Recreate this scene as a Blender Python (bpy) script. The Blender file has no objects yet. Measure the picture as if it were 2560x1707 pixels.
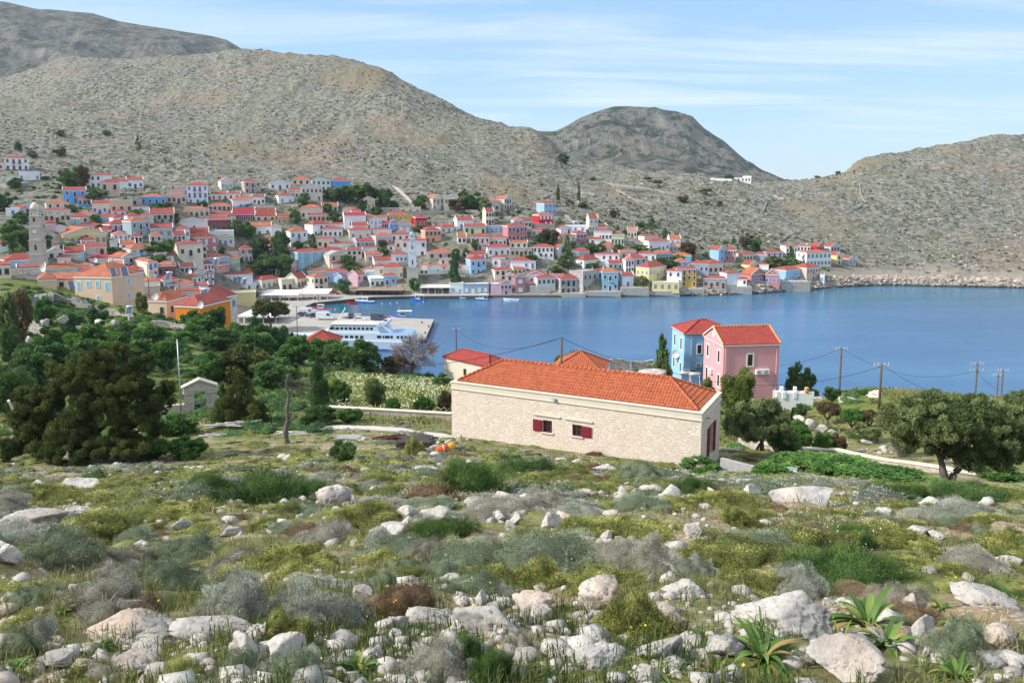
import bpy, bmesh, math, random
import numpy as np
from mathutils import Vector, Matrix
R = math.radians
random.seed(7)
rng = np.random.default_rng(11)
sc = bpy.context.scene
# ---------------------------------------------------------------- camera
H = 45.0                       # eye height over the sea
F = 1992.0                     # focal length in photo pixels (2560 wide)
PITCH = R(7.5)
CP, SP = math.cos(PITCH), math.sin(PITCH)
VH = 462.6                     # photo row of the sea horizon
V0 = VH + F * math.tan(PITCH)
cd = bpy.data.cameras.new('camera')
cam = bpy.data.objects.new('camera', cd)
sc.collection.objects.link(cam)
cam.location = (0, 0, H)
cam.rotation_euler = (math.pi / 2 - PITCH, 0, 0)
cd.sensor_width = 36.0
cd.lens = 36.0 * F / 2560.0
cd.shift_y = (V0 - 853.5) / 2560.0
cd.clip_start = 0.1
cd.clip_end = 60000
sc.camera = cam
# ---------------------------------------------------------------- light
SUN_EL, SUN_AZ = R(36), math.atan2(-1.0, -0.22)       # az = atan2(x, y): sun stands to the left
sdir = Vector((math.sin(SUN_AZ) * math.cos(SUN_EL), math.cos(SUN_AZ) * math.cos(SUN_EL), math.sin(SUN_EL)))
sl = bpy.data.lights.new('sun', 'SUN')
sl.energy = 3.7
sl.angle = R(2.5)
sl.color = (1.0, 0.955, 0.89)
so = bpy.data.objects.new('sun', sl)
so.rotation_euler = sdir.to_track_quat('Z', 'Y').to_euler()
so.location = (-60, -10, 90)
sc.collection.objects.link(so)
wd = bpy.data.worlds.new('World')
sc.world = wd
wd.use_nodes = True
nt = wd.node_tree
nt.nodes.clear()
def nn(tree, typ, **kw):
    n = tree.nodes.new(typ)
    for k, v in kw.items():
        if k.startswith('i_'):
            n.inputs[k[2:].replace('_', ' ')].default_value = v
        else:
            setattr(n, k, v)
    return n
L = nt.links.new
sky = nn(nt, 'ShaderNodeTexSky', sky_type='NISHITA', sun_disc=False, sun_elevation=SUN_EL,
         sun_rotation=SUN_AZ % (2 * math.pi), altitude=50, air_density=1.0, dust_density=0.25, ozone_density=3.0)
tc = nn(nt, 'ShaderNodeTexCoord')
sep = nn(nt, 'ShaderNodeSeparateXYZ')
L(tc.outputs['Generated'], sep.inputs[0])
# thin cirrus streaks: noise on a high flat layer of the sky (direction / elevation)
den = nn(nt, 'ShaderNodeMath', operation='MAXIMUM'); den.inputs[1].default_value = 0.02
L(sep.outputs['Z'], den.inputs[0])
addd = nn(nt, 'ShaderNodeMath', operation='ADD'); addd.inputs[1].default_value = 0.10
L(den.outputs[0], addd.inputs[0])
dvx = nn(nt, 'ShaderNodeMath', operation='DIVIDE'); L(sep.outputs['X'], dvx.inputs[0]); L(addd.outputs[0], dvx.inputs[1])
dvy = nn(nt, 'ShaderNodeMath', operation='DIVIDE'); L(sep.outputs['Y'], dvy.inputs[0]); L(addd.outputs[0], dvy.inputs[1])
cmb = nn(nt, 'ShaderNodeCombineXYZ'); L(dvx.outputs[0], cmb.inputs[0]); L(dvy.outputs[0], cmb.inputs[1])
mp = nn(nt, 'ShaderNodeMapping'); mp.inputs['Scale'].default_value = (0.33, 1.5, 1); mp.inputs['Rotation'].default_value = (0, 0, R(7)); mp.inputs['Location'].default_value = (1.3, 0.4, 0)
L(cmb.outputs[0], mp.inputs[0])
n1 = nn(nt, 'ShaderNodeTexNoise', i_Scale=1.5, i_Detail=8.0, i_Roughness=0.60, i_Distortion=0.5)
L(mp.outputs[0], n1.inputs['Vector'])
mp2 = nn(nt, 'ShaderNodeMapping'); mp2.inputs['Scale'].default_value = (0.30, 0.45, 1); mp2.inputs['Location'].default_value = (-0.6, 3.1, 0)
L(cmb.outputs[0], mp2.inputs[0])
n2 = nn(nt, 'ShaderNodeTexNoise', i_Scale=1.4, i_Detail=3.0)
L(mp2.outputs[0], n2.inputs['Vector'])
r1 = nn(nt, 'ShaderNodeMapRange', i_From_Min=0.42, i_From_Max=0.70); L(n1.outputs['Fac'], r1.inputs[0])
r2 = nn(nt, 'ShaderNodeMapRange', i_From_Min=0.28, i_From_Max=0.56); L(n2.outputs['Fac'], r2.inputs[0])
mul = nn(nt, 'ShaderNodeMath', operation='MULTIPLY'); L(r1.outputs[0], mul.inputs[0]); L(r2.outputs[0], mul.inputs[1])
mul2 = nn(nt, 'ShaderNodeMath', operation='MULTIPLY'); mul2.inputs[1].default_value = 0.72; L(mul.outputs[0], mul2.inputs[0])
gr = nn(nt, 'ShaderNodeValToRGB'); cr_ = gr.color_ramp
for e_, (p_, c_) in zip([cr_.elements[0], cr_.elements[1], cr_.elements.new(.10), cr_.elements.new(.25)], ((0, (3.5,4.7,5.8)), (.7, (1.2,2.5,4.8)), (.10, (2.9,4.5,6.0)), (.25, (2.0,3.7,5.9)))):
    e_.position = p_; e_.color = (c_[0]/6, c_[1]/6, c_[2]/6, 1)
cr_.elements.remove(cr_.elements[0]) if False else None
L(sep.outputs['Z'], gr.inputs[0])
gsc = nn(nt, 'ShaderNodeVectorMath', operation='SCALE'); gsc.inputs['Scale'].default_value = 6.0; L(gr.outputs[0], gsc.inputs[0])
mixs = nn(nt, 'ShaderNodeMix', data_type='RGBA'); mixs.inputs['Factor'].default_value = 0.75; L(sky.outputs[0], mixs.inputs['A']); L(gsc.outputs[0], mixs.inputs['B'])
mixc = nn(nt, 'ShaderNodeMix', data_type='RGBA')
mixc.inputs['B'].default_value = (5.9, 6.3, 6.6, 1)
fz = nn(nt, 'ShaderNodeMapRange', i_From_Min=0.02, i_From_Max=0.10); L(sep.outputs['Z'], fz.inputs[0])
mul3 = nn(nt, 'ShaderNodeMath', operation='MULTIPLY'); L(mul2.outputs[0], mul3.inputs[0]); L(fz.outputs[0], mul3.inputs[1])
L(mul3.outputs[0], mixc.inputs['Factor']); L(mixs.outputs['Result'], mixc.inputs['A'])
bg = nn(nt, 'ShaderNodeBackground', i_Strength=0.12)
L(mixc.outputs['Result'], bg.inputs[0])
wo = nn(nt, 'ShaderNodeOutputWorld'); L(bg.outputs[0], wo.inputs[0])
vs = sc.view_settings
vs.view_transform = 'Standard'; vs.look = 'None'; vs.exposure = 0.60; vs.gamma = 1.0; vs.use_curve_mapping = False
sc.render.engine = 'CYCLES'
try:
    sc.cycles.use_denoising = True
    sc.cycles.max_bounces = 5; sc.cycles.diffuse_bounces = 2; sc.cycles.glossy_bounces = 2
    sc.cycles.transmission_bounces = 3; sc.cycles.transparent_max_bounces = 6
    sc.cycles.caustics_reflective = False; sc.cycles.caustics_refractive = False
except Exception:
    pass
# ---------------------------------------------------------------- photo <-> world
def tw(u, v):
    cx = (u - 1280.0) / F; cy = (V0 - v) / F
    d = CP + cy * SP
    return cx / d, (cy * CP - SP) / d
def P(u, v, Y):
    t, w = tw(u, v)
    return Vector((t * Y, Y, H + w * Y))
def zat(v, Y):
    return H + tw(1280, v)[1] * Y
def t_of(u, z, Y):
    w = (z - H) / Y
    cy = (w * CP + SP) / (CP - w * SP)
    return ((u - 1280.0) / F) / (CP + cy * SP)
# ---------------------------------------------------------------- numpy noise
def _h(ix, iy, s):
    n = (ix * 374761393 + iy * 668265263 + s * 974634777) & 0xffffffff
    n = ((n ^ (n >> 13)) * 1274126177) & 0xffffffff
    n = (n ^ (n >> 16)) & 0xffffffff
    return n / 4294967295.0
def noise(x, y, s=0):
    ix = np.floor(x).astype(np.int64); iy = np.floor(y).astype(np.int64)
    fx = x - ix; fy = y - iy
    fx = fx * fx * fx * (fx * (fx * 6 - 15) + 10); fy = fy * fy * fy * (fy * (fy * 6 - 15) + 10)
    a = _h(ix, iy, s); b = _h(ix + 1, iy, s); c = _h(ix, iy + 1, s); d = _h(ix + 1, iy + 1, s)
    return (a * (1 - fx) + b * fx) * (1 - fy) + (c * (1 - fx) + d * fx) * fy - 0.5
def fbm(x, y, s=0, o=4, g=0.5):
    r = 0; a = 1.0
    for k in range(o):
        r = r + a * noise(x, y, s + k); x = x * 2.03 + 17.1; y = y * 2.03 - 9.7; a *= g
    return r
def ridged(x, y, s=0, o=4):
    r = 0; a = 1.0
    for k in range(o):
        r = r + a * (0.5 - np.abs(noise(x, y, s + k)) * 2); x = x * 2.1 + 3.1; y = y * 2.1 + 7.7; a *= 0.5
    return r
# ---------------------------------------------------------------- linking / tagging
COL = sc.collection
def tag(o, label=None, cat=None, group=None, kind=None):
    if label: o['label'] = label
    if cat: o['category'] = cat
    if group: o['group'] = group
    if kind: o['kind'] = kind
    return o
def root(name, loc, rz=0.0, label=None, cat=None, group=None):
    o = bpy.data.objects.new(name, None); COL.objects.link(o)
    o.empty_display_size = 0.3
    o.location = loc; o.rotation_euler = (0, 0, rz)
    return tag(o, label, cat, group)
def link(name, me, parent=None, loc=None, rot=None, scale=None):
    o = bpy.data.objects.new(name, me); COL.objects.link(o)
    if parent is not None: o.parent = parent
    if loc is not None: o.location = loc
    if rot is not None: o.rotation_euler = rot
    if scale is not None: o.scale = scale if hasattr(scale, '__len__') else (scale,) * 3
    return o
def copy_tree(o, parent=None):
    c = o.copy(); COL.objects.link(c); c.parent = parent
    for ch in list(o.children): copy_tree(ch, c)
    return c
def np_mesh(name, V, Fc, mat=None, smooth=False, attr=None):
    """V (n,3) array, Fc (m,k) array of equal sized faces; attr: per-vertex floats stored as 'var'"""
    V = np.ascontiguousarray(V, dtype=np.float32); Fc = np.ascontiguousarray(Fc, dtype=np.int32)
    me = bpy.data.meshes.new(name)
    m, k = Fc.shape
    me.vertices.add(len(V)); me.vertices.foreach_set('co', V.ravel())
    me.loops.add(m * k); me.loops.foreach_set('vertex_index', Fc.ravel())
    me.polygons.add(m); me.polygons.foreach_set('loop_start', np.arange(0, m * k, k, dtype=np.int32))
    try: me.polygons.foreach_set('loop_total', np.full(m, k, dtype=np.int32))
    except Exception: pass
    if smooth: me.polygons.foreach_set('use_smooth', np.ones(m, dtype=bool))
    if attr is not None:
        a = me.attributes.new('var', 'FLOAT', 'POINT'); a.data.foreach_set('value', np.ascontiguousarray(attr, dtype=np.float32))
    me.update(calc_edges=True)
    if mat: me.materials.append(mat)
    return me
class MB:
    """collects simple shapes into one mesh"""
    def __init__(s): s.v = []; s.f = []; s.m = []; s.mats = []
    def mi(s, mat):
        if mat not in s.mats: s.mats.append(mat)
        return s.mats.index(mat)
    def add(s, vs_, fs, mat):
        b = len(s.v); k = s.mi(mat)
        s.v += [tuple(p) for p in vs_]
        for f in fs: s.f.append(tuple(b + i for i in f)); s.m.append(k)
    def box(s, x0, x1, y0, y1, z0, z1, mat, M=None):
        vs_ = [Vector(p) for p in ((x0,y0,z0),(x1,y0,z0),(x1,y1,z0),(x0,y1,z0),(x0,y0,z1),(x1,y0,z1),(x1,y1,z1),(x0,y1,z1))]
        if M: vs_ = [M @ p for p in vs_]
        s.add(vs_, [(0,3,2,1),(4,5,6,7),(0,1,5,4),(1,2,6,5),(2,3,7,6),(3,0,4,7)], mat)
    def prism(s, poly, axis, a, b, mat):
        """poly of 2D points extruded along axis (0=x,1=y,2=z) from a to b"""
        n = len(poly)
        def mk(p, t):
            if axis == 0: return (t, p[0], p[1])
            if axis == 1: return (p[0], t, p[1])
            return (p[0], p[1], t)
        vs_ = [mk(p, a) for p in poly] + [mk(p, b) for p in poly]
        fs = [tuple(range(n)), tuple(range(2*n-1, n-1, -1))] + [(i, i+n, (i+1) % n + n, (i+1) % n) for i in range(n)]
        s.add(vs_, fs, mat)
    def tube(s, pts, r, mat, n=8, cap=True, rs=None):
        pts = [Vector(p) for p in pts]
        rings = []
        for i, p in enumerate(pts):
            d = (pts[min(i+1, len(pts)-1)] - pts[max(i-1, 0)]).normalized()
            up = Vector((0,0,1)) if abs(d.z) < 0.9 else Vector((1,0,0))
            a = d.cross(up).normalized(); b = d.cross(a)
            rr = rs[i] if rs else r
            rings.append([p + (a*math.cos(2*math.pi*k/n) + b*math.sin(2*math.pi*k/n))*rr for k in range(n)])
        vs_ = [q for ring in rings for q in ring]; fs = []
        for i in range(len(pts)-1):
            for k in range(n):
                fs.append((i*n+k, i*n+(k+1) % n, (i+1)*n+(k+1) % n, (i+1)*n+k))
        if cap: fs += [tuple(range(n-1, -1, -1)), tuple(range((len(pts)-1)*n, len(pts)*n))]
        s.add(vs_, fs, mat)
    def lathe(s, prof, mat, n=16, c=(0,0,0), axis='z'):
        vs_ = []; fs = []
        for (r, z) in prof:
            for k in range(n):
                a = 2*math.pi*k/n
                p = (r*math.cos(a), r*math.sin(a), z) if axis == 'z' else ((r*math.cos(a), z, r*math.sin(a)) if axis == 'y' else (z, r*math.cos(a), r*math.sin(a)))
                vs_.append((c[0]+p[0], c[1]+p[1], c[2]+p[2]))
        for i in range(len(prof)-1):
            for k in range(n): fs.append((i*n+k, i*n+(k+1) % n, (i+1)*n+(k+1) % n, (i+1)*n+k))
        fs += [tuple(range(n-1, -1, -1)), tuple(range((len(prof)-1)*n, len(prof)*n))]
        s.add(vs_, fs, mat)
    def mesh(s, name='m', smooth=False, bevel=0):
        me = bpy.data.meshes.new(name)
        me.from_pydata(s.v, [], s.f); me.update()
        for m in s.mats: me.materials.append(m)
        me.polygons.foreach_set('material_index', s.m)
        bm = bmesh.new(); bm.from_mesh(me)
        bmesh.ops.recalc_face_normals(bm, faces=bm.faces)
        if bevel: bmesh.ops.bevel(bm, geom=bm.edges, offset=bevel, segments=1, affect='EDGES', clamp_overlap=True)
        bm.to_mesh(me); bm.free()
        if smooth: me.polygons.foreach_set('use_smooth', [True]*len(me.polygons))
        return me
    def build(s, name, parent=None, loc=None, rz=None, smooth=False, bevel=0, scale=None):
        return link(name, s.mesh(name, smooth, bevel), parent, loc, (0,0,rz) if rz is not None else None, scale)
# ---------------------------------------------------------------- materials
MATS = {}
def rgb(c): return (c[0], c[1], c[2], 1)
def paint(name, c, rough=0.75, var=0.10, scale=1.2, bump=0.0, metal=0.0, spec=0.3, stain=0.0):
    """plain painted / rendered surface with soft wear"""
    if name in MATS: return MATS[name]
    m = bpy.data.materials.new(name); m.use_nodes = True; t = m.node_tree; l = t.links.new
    b = t.nodes['Principled BSDF']; b.inputs['Roughness'].default_value = rough; b.inputs['Metallic'].default_value = metal
    b.inputs['Specular IOR Level'].default_value = spec
    co = nn(t, 'ShaderNodeTexCoord'); no = nn(t, 'ShaderNodeTexNoise', i_Scale=scale, i_Detail=5.0, i_Roughness=0.6)
    l(co.outputs['Object'], no.inputs['Vector'])
    mr = nn(t, 'ShaderNodeMapRange', i_From_Min=0.3, i_From_Max=0.7); l(no.outputs['Fac'], mr.inputs[0])
    mx = nn(t, 'ShaderNodeMix', data_type='RGBA'); l(mr.outputs[0], mx.inputs['Factor'])
    mx.inputs['A'].default_value = rgb([x*(1-var) for x in c]); mx.inputs['B'].default_value = rgb([min(1, x*(1+var)) for x in c])
    out = mx.outputs['Result']
    if stain:
        mp_ = nn(t, 'ShaderNodeMapping'); mp_.inputs['Scale'].default_value = (2.2, 2.2, 0.35); l(co.outputs['Object'], mp_.inputs[0])
        n3 = nn(t, 'ShaderNodeTexNoise', i_Scale=1.3, i_Detail=6.0, i_Roughness=0.7); l(mp_.outputs[0], n3.inputs['Vector'])
        m3 = nn(t, 'ShaderNodeMapRange', i_From_Min=0.56, i_From_Max=0.75, i_To_Max=stain); l(n3.outputs['Fac'], m3.inputs[0])
        mx2 = nn(t, 'ShaderNodeMix', data_type='RGBA'); l(m3.outputs[0], mx2.inputs['Factor']); l(out, mx2.inputs['A'])
        mx2.inputs['B'].default_value = rgb([x*0.55+0.02 for x in c]); out = mx2.outputs['Result']
    l(out, b.inputs['Base Color'])
    if bump:
        bu = nn(t, 'ShaderNodeBump', i_Strength=bump, i_Distance=0.05); n4 = nn(t, 'ShaderNodeTexNoise', i_Scale=scale*8, i_Detail=4.0)
        l(co.outputs['Object'], n4.inputs['Vector']); l(n4.outputs['Fac'], bu.inputs['Height']); l(bu.outputs[0], b.inputs['Normal'])
    MATS[name] = m; return m
def ramp(t, stops, fac):
    r = nn(t, 'ShaderNodeValToRGB'); cr = r.color_ramp
    while len(cr.elements) < len(stops): cr.elements.new(0.5)
    for e, (p, c) in zip(cr.elements, stops): e.position = p; e.color = rgb(c)
    t.links.new(fac, r.inputs[0]); return r.outputs[0]
def masonry(name, cols, mortar, scale=3.0, bump=0.5, sq=(1, 1, 1.5), edge=0.06, coord='Object'):
    """irregular rubble masonry from voronoi cells"""
    if name in MATS: return MATS[name]
    m = bpy.data.materials.new(name); m.use_nodes = True; t = m.node_tree; l = t.links.new
    b = t.nodes['Principled BSDF']; b.inputs['Roughness'].default_value = 0.9; b.inputs['Specular IOR Level'].default_value = 0.15
    co = nn(t, 'ShaderNodeTexCoord'); mp_ = nn(t, 'ShaderNodeMapping'); mp_.inputs['Scale'].default_value = sq
    l(co.outputs[coord], mp_.inputs[0])
    nz = nn(t, 'ShaderNodeTexNoise', i_Scale=1.4, i_Detail=3.0); l(mp_.outputs[0], nz.inputs['Vector'])
    ad = nn(t, 'ShaderNodeMix', data_type='RGBA', blend_type='LINEAR_LIGHT'); ad.inputs['Factor'].default_value = 0.08
    l(mp_.outputs[0], ad.inputs['A']); l(nz.outputs['Color'], ad.inputs['B'])
    v1 = nn(t, 'ShaderNodeTexVoronoi', i_Scale=scale, distance='CHEBYCHEV', i_Randomness=0.85); v2 = nn(t, 'ShaderNodeTexVoronoi', i_Scale=scale, i_Randomness=0.85, feature='DISTANCE_TO_EDGE')
    l(ad.outputs['Result'], v1.inputs['Vector']); l(ad.outputs['Result'], v2.inputs['Vector'])
    sp_ = nn(t, 'ShaderNodeSeparateColor'); l(v1.outputs['Color'], sp_.inputs[0])
    col = ramp(t, [(i/(len(cols)-1), c) for i, c in enumerate(cols)], sp_.outputs[0])
    n5 = nn(t, 'ShaderNodeTexNoise', i_Scale=scale*3, i_Detail=5.0); l(co.outputs[coord], n5.inputs['Vector'])
    mm = nn(t, 'ShaderNodeMix', data_type='RGBA', blend_type='OVERLAY'); mm.inputs['Factor'].default_value = 0.35
    l(col, mm.inputs['A']); l(n5.outputs['Color'], mm.inputs['B'])
    er = nn(t, 'ShaderNodeMapRange', i_From_Min=0.0, i_From_Max=edge); l(v2.outputs['Distance'], er.inputs[0])
    mx = nn(t, 'ShaderNodeMix', data_type='RGBA'); mx.inputs['A'].default_value = rgb(mortar); l(mm.outputs['Result'], mx.inputs['B']); l(er.outputs[0], mx.inputs['Factor'])
    hs = nn(t, 'ShaderNodeHueSaturation', i_Saturation=0.8); l(mx.outputs['Result'], hs.inputs['Color'])
    l(hs.outputs[0], b.inputs['Base Color'])
    hh = nn(t, 'ShaderNodeMath', operation='ADD'); l(er.outputs[0], hh.inputs[0])
    h2 = nn(t, 'ShaderNodeMath', operation='MULTIPLY'); h2.inputs[1].default_value = 0.7; l(n5.outputs['Fac'], h2.inputs[0]); l(h2.outputs[0], hh.inputs[1])
    bu = nn(t, 'ShaderNodeBump', i_Strength=bump, i_Distance=0.04); l(hh.outputs[0], bu.inputs['Height']); l(bu.outputs[0], b.inputs['Normal'])
    MATS[name] = m; return m
def leafy(name, stops, rough=0.8, trans=0.25):
    """foliage: tint picked per leaf clump by the mesh's 'var' attribute"""
    if name in MATS: return MATS[name]
    m = bpy.data.materials.new(name); m.use_nodes = True; t = m.node_tree; l = t.links.new
    b = t.nodes['Principled BSDF']; b.inputs['Roughness'].default_value = rough; b.inputs['Specular IOR Level'].default_value = 0.25
    at = nn(t, 'ShaderNodeAttribute', attribute_name='var')
    oi = nn(t, 'ShaderNodeObjectInfo')
    ma = nn(t, 'ShaderNodeMath', operation='MULTIPLY_ADD'); ma.inputs[1].default_value = 0.22; l(oi.outputs['Random'], ma.inputs[0]); l(at.outputs['Fac'], ma.inputs[2])
    sb = nn(t, 'ShaderNodeMath', operation='SUBTRACT'); sb.inputs[1].default_value = 0.11; l(ma.outputs[0], sb.inputs[0])
    c = ramp(t, stops, sb.outputs[0]); l(c, b.inputs['Base Color'])
    if trans:
        tr = nn(t, 'ShaderNodeBsdfTranslucent'); l(c, tr.inputs[0]); ms = nn(t, 'ShaderNodeMixShader'); ms.inputs[0].default_value = trans
        o = t.nodes['Material Output']; l(b.outputs[0], ms.inputs[1]); l(tr.outputs[0], ms.inputs[2]); l(ms.outputs[0], o.inputs[0])
    MATS[name] = m; return m
# ================================================================ TERRAIN
# ridge curves, near to far; each point is (photo column u, depth Y, height z or 'v'+row)
def v_(x): return ('v', x)
KN = [
 [(-900,1.0,H-1.55),(3400,1.0,H-1.55)],
 [(-900,4,H-2.72),(1280,4,H-2.66),(3400,4,H-2.72)],
 [(-900,12,H-5.5),(1280,12,H-5.35),(3400,12,H-5.6)],
 [(-900,28,H-11.0),(1280,28,H-10.75),(2100,28,H-10.9),(3400,28,H-11.3)],
 [(-900,50,v_(1190)),(0,50,v_(1165)),(300,54,v_(1150)),(700,59,v_(1118)),(1130,61,v_(1096)),(1747,54.5,v_(1171)),(2000,48,v_(1190)),(2371,42,v_(1221)),(2560,40,v_(1236)),(3400,38,v_(1260))],
 [(-900,75,v_(1100)),(0,75,v_(1080)),(500,78,v_(1036)),(835,80,v_(1030)),(1130,80,v_(1040)),(1500,78,v_(1062)),(1800,72,v_(1100)),(2000,66,v_(1126)),(2250,58,v_(1170)),(2490,52,v_(1212)),(3400,48,v_(1260))],
 [(-900,110,v_(930)),(0,110,v_(900)),(300,112,v_(905)),(600,115,v_(920)),(900,118,v_(930)),(1130,112,v_(955)),(1500,98,v_(990)),(1830,93,v_(1002)),(2000,90,v_(1020)),(2130,95,v_(966)),(2300,92,v_(976)),(2560,80,v_(1000)),(3400,80,v_(1020))],
 [(-900,190,18),(0,185,v_(715)),(150,187,v_(742)),(300,190,v_(768)),(400,190,v_(790)),(480,190,v_(815)),(560,190,v_(835)),(650,185,6),(750,180,4),(850,170,5),(1000,150,8),(1130,142,8),(1500,120,10),(1900,108,9),(2300,105,6),(2560,98,4),(3400,98,4)],
 [(-900,240,20),(0,230,21.8),(100,232,21.4),(250,235,15),(400,235,9),(520,232,3.5),(600,222,1.2),(700,210,1.1),(780,200,1.0),(850,190,.8),(1000,172,-2),(1130,165,-3),(1500,145,-3),(1900,135,-3),(2300,130,-3),(2560,125,-3),(3400,125,-3)],
 [(-900,275,32),(0,275,31.5),(100,278,31),(250,270,21),(400,262,19),(520,262,9),(600,262,1.1),(700,262,1.1),(760,262,1.0),(850,262,-5),(1000,262,-8),(3400,262,-8)],
 [(-900,300,38),(0,300,34),(100,302,33),(250,300,26),(400,290,24),(520,295,8),(600,300,1.4),(700,303,1.1),(780,308,.3),(850,312,-1),(1000,316,-1),(1300,318,-1),(1500,318,-1),(1700,320,-1),(1900,328,-1),(2060,345,-1),(2200,357,-1),(2560,346,-1),(3400,330,-1)],
 [(-900,310,39),(0,310,35),(100,312,34),(250,310,28),(400,300,27),(520,303,10),(600,306,1.8),(700,312,1.4),(780,314,1.4),(850,318,1.4),(1000,321,1.4),(1300,322,1.6),(1500,322,1.8),(1700,324,2.0),(1900,332,2.6),(2060,349,3.0),(2200,361,2.8),(2560,350,2.6),(3400,335,2.6)],
 [(-900,345,45),(0,340,38.5),(250,338,36),(400,335,35.5),(520,345,28),(650,345,18),(740,345,18.6),(1000,345,18.6),(1300,345,19.5),(1500,350,17),(1640,352,14),(1800,358,9.5),(1950,364,8),(2060,368,7),(2200,376,v_(686)),(2560,364,v_(692)),(3400,350,6)],
 [(-900,385,v_(400)),(0,378,v_(422)),(300,372,v_(472)),(600,375,v_(478)),(800,388,v_(478)),(1000,392,v_(515)),(1200,394,v_(525)),(1400,395,v_(535)),(1550,392,v_(565)),(1700,385,v_(600)),(1850,388,v_(610)),(2000,395,v_(622)),(2200,405,v_(640)),(2560,400,v_(655)),(3400,390,v_(660))],
 [(-900,470,v_(350)),(0,450,v_(375)),(300,450,v_(400)),(600,450,v_(418)),(800,455,v_(428)),(1000,460,v_(440)),(1200,460,v_(458)),(1400,455,v_(485)),(1600,450,v_(520)),(1800,450,v_(550)),(2000,450,v_(562)),(2200,460,v_(570)),(2560,470,v_(570)),(3400,480,v_(570))],
 [(-900,640,v_(220)),(0,640,v_(290)),(300,620,v_(290)),(600,610,v_(300)),(800,600,v_(320)),(1000,590,v_(350)),(1200,570,v_(395)),(1400,550,v_(440)),(1600,540,v_(465)),(1800,530,v_(482)),(2000,540,v_(492)),(2200,550,v_(470)),(2560,560,v_(450)),(3400,580,v_(430))],
 [(-900,900,v_(260)),(-200,900,v_(240)),(0,900,v_(207)),(110,890,v_(172)),(160,885,v_(150)),(230,880,v_(147)),(330,880,v_(154)),(435,870,v_(145)),(520,860,v_(142)),(590,850,v_(128)),(640,850,v_(128)),(710,840,v_(137)),(850,820,v_(147)),(950,790,v_(170)),(1035,760,v_(218)),(1155,720,v_(281)),(1280,680,v_(319)),(1334,665,v_(325)),(1380,650,v_(362)),(1427,640,v_(401)),(1552,630,v_(416)),(1715,620,v_(434)),(1802,615,v_(445)),(1884,615,v_(455)),(1966,620,v_(452)),(2042,630,v_(446)),(2108,640,v_(436)),(2130,642,v_(414)),(2155,645,v_(396)),(2190,650,v_(388)),(2260,655,v_(382)),(2368,665,v_(362)),(2477,675,v_(339)),(2560,680,v_(337)),(2800,690,v_(350)),(3400,700,v_(400))],
]
TN, YN = 1150, 900
Tg = np.linspace(-1.15, 1.15, TN)
Yk = []; Zk = []
for curve in KN:
    ts, ys, zs = [], [], []
    for (u, Y, z) in curve:
        if isinstance(z, tuple): z = zat(z[1], Y)
        ts.append(t_of(u, z, Y)); ys.append(Y); zs.append(z)
    Yk.append(np.interp(Tg, ts, ys)); Zk.append(np.interp(Tg, ts, zs))
# beyond the ridge the land falls away to the sea behind
Yk.append(Yk[-1] + 60); Zk.append(Zk[-1] - 10)
Yk.append(Yk[-1] + 350); Zk.append(np.full(TN, -6.0))
Yk.append(np.full(TN, 1600.0)); Zk.append(np.full(TN, -8.0))
Yk = np.array(Yk); Zk = np.array(Zk)
def gsm(a, s):
    k = np.arange(-int(3*s), int(3*s)+1); g = np.exp(-k*k/(2*s*s)); g /= g.sum()
    p = np.pad(a, ((0,0),(len(k)//2,)*2), 'edge')
    return np.array([np.convolve(r_, g, 'valid') for r_ in p])
SM = [12]*9 + [7]*3 + [9]*3 + [9, 2.0, 3, 9, 9]
Yk = np.array([gsm(Yk[i:i+1], SM[i])[0] for i in range(len(Yk))]); Zk = np.array([gsm(Zk[i:i+1], SM[i])[0] for i in range(len(Zk))])
LY0, LY1 = math.log(1.05), math.log(1550.0)
Yg = np.exp(np.linspace(LY0, LY1, YN))
# monotone cubic along Y, vectorised over columns
hh = np.diff(Yk, axis=0); dd = np.diff(Zk, axis=0) / hh
mm_ = np.zeros_like(Zk)
mm_[0] = dd[0]; mm_[-1] = dd[-1]
a_, b_ = dd[:-1], dd[1:]
w1 = 2*hh[1:] + hh[:-1]; w2 = hh[1:] + 2*hh[:-1]
with np.errstate(divide='ignore', invalid='ignore'):
    hm = (w1 + w2) / (w1 / a_ + w2 / b_)
mm_[1:-1] = np.where(a_ * b_ > 0, hm, 0)
G = np.zeros((YN, TN))
for j in range(TN):
    yk = Yk[:, j]; i = np.clip(np.searchsorted(yk, Yg) - 1, 0, len(yk) - 2)
    h_ = yk[i+1] - yk[i]; s = np.clip((Yg - yk[i]) / h_, 0, 1)
    z0, z1, d0, d1 = Zk[i, j], Zk[i+1, j], mm_[i, j]*h_, mm_[i+1, j]*h_
    G[:, j] = (2*s**3-3*s**2+1)*z0 + (s**3-2*s**2+s)*d0 + (-2*s**3+3*s**2)*z1 + (s**3-s**2)*d1
TT, YY = np.meshgrid(Tg, Yg); XX = TT * YY
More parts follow.
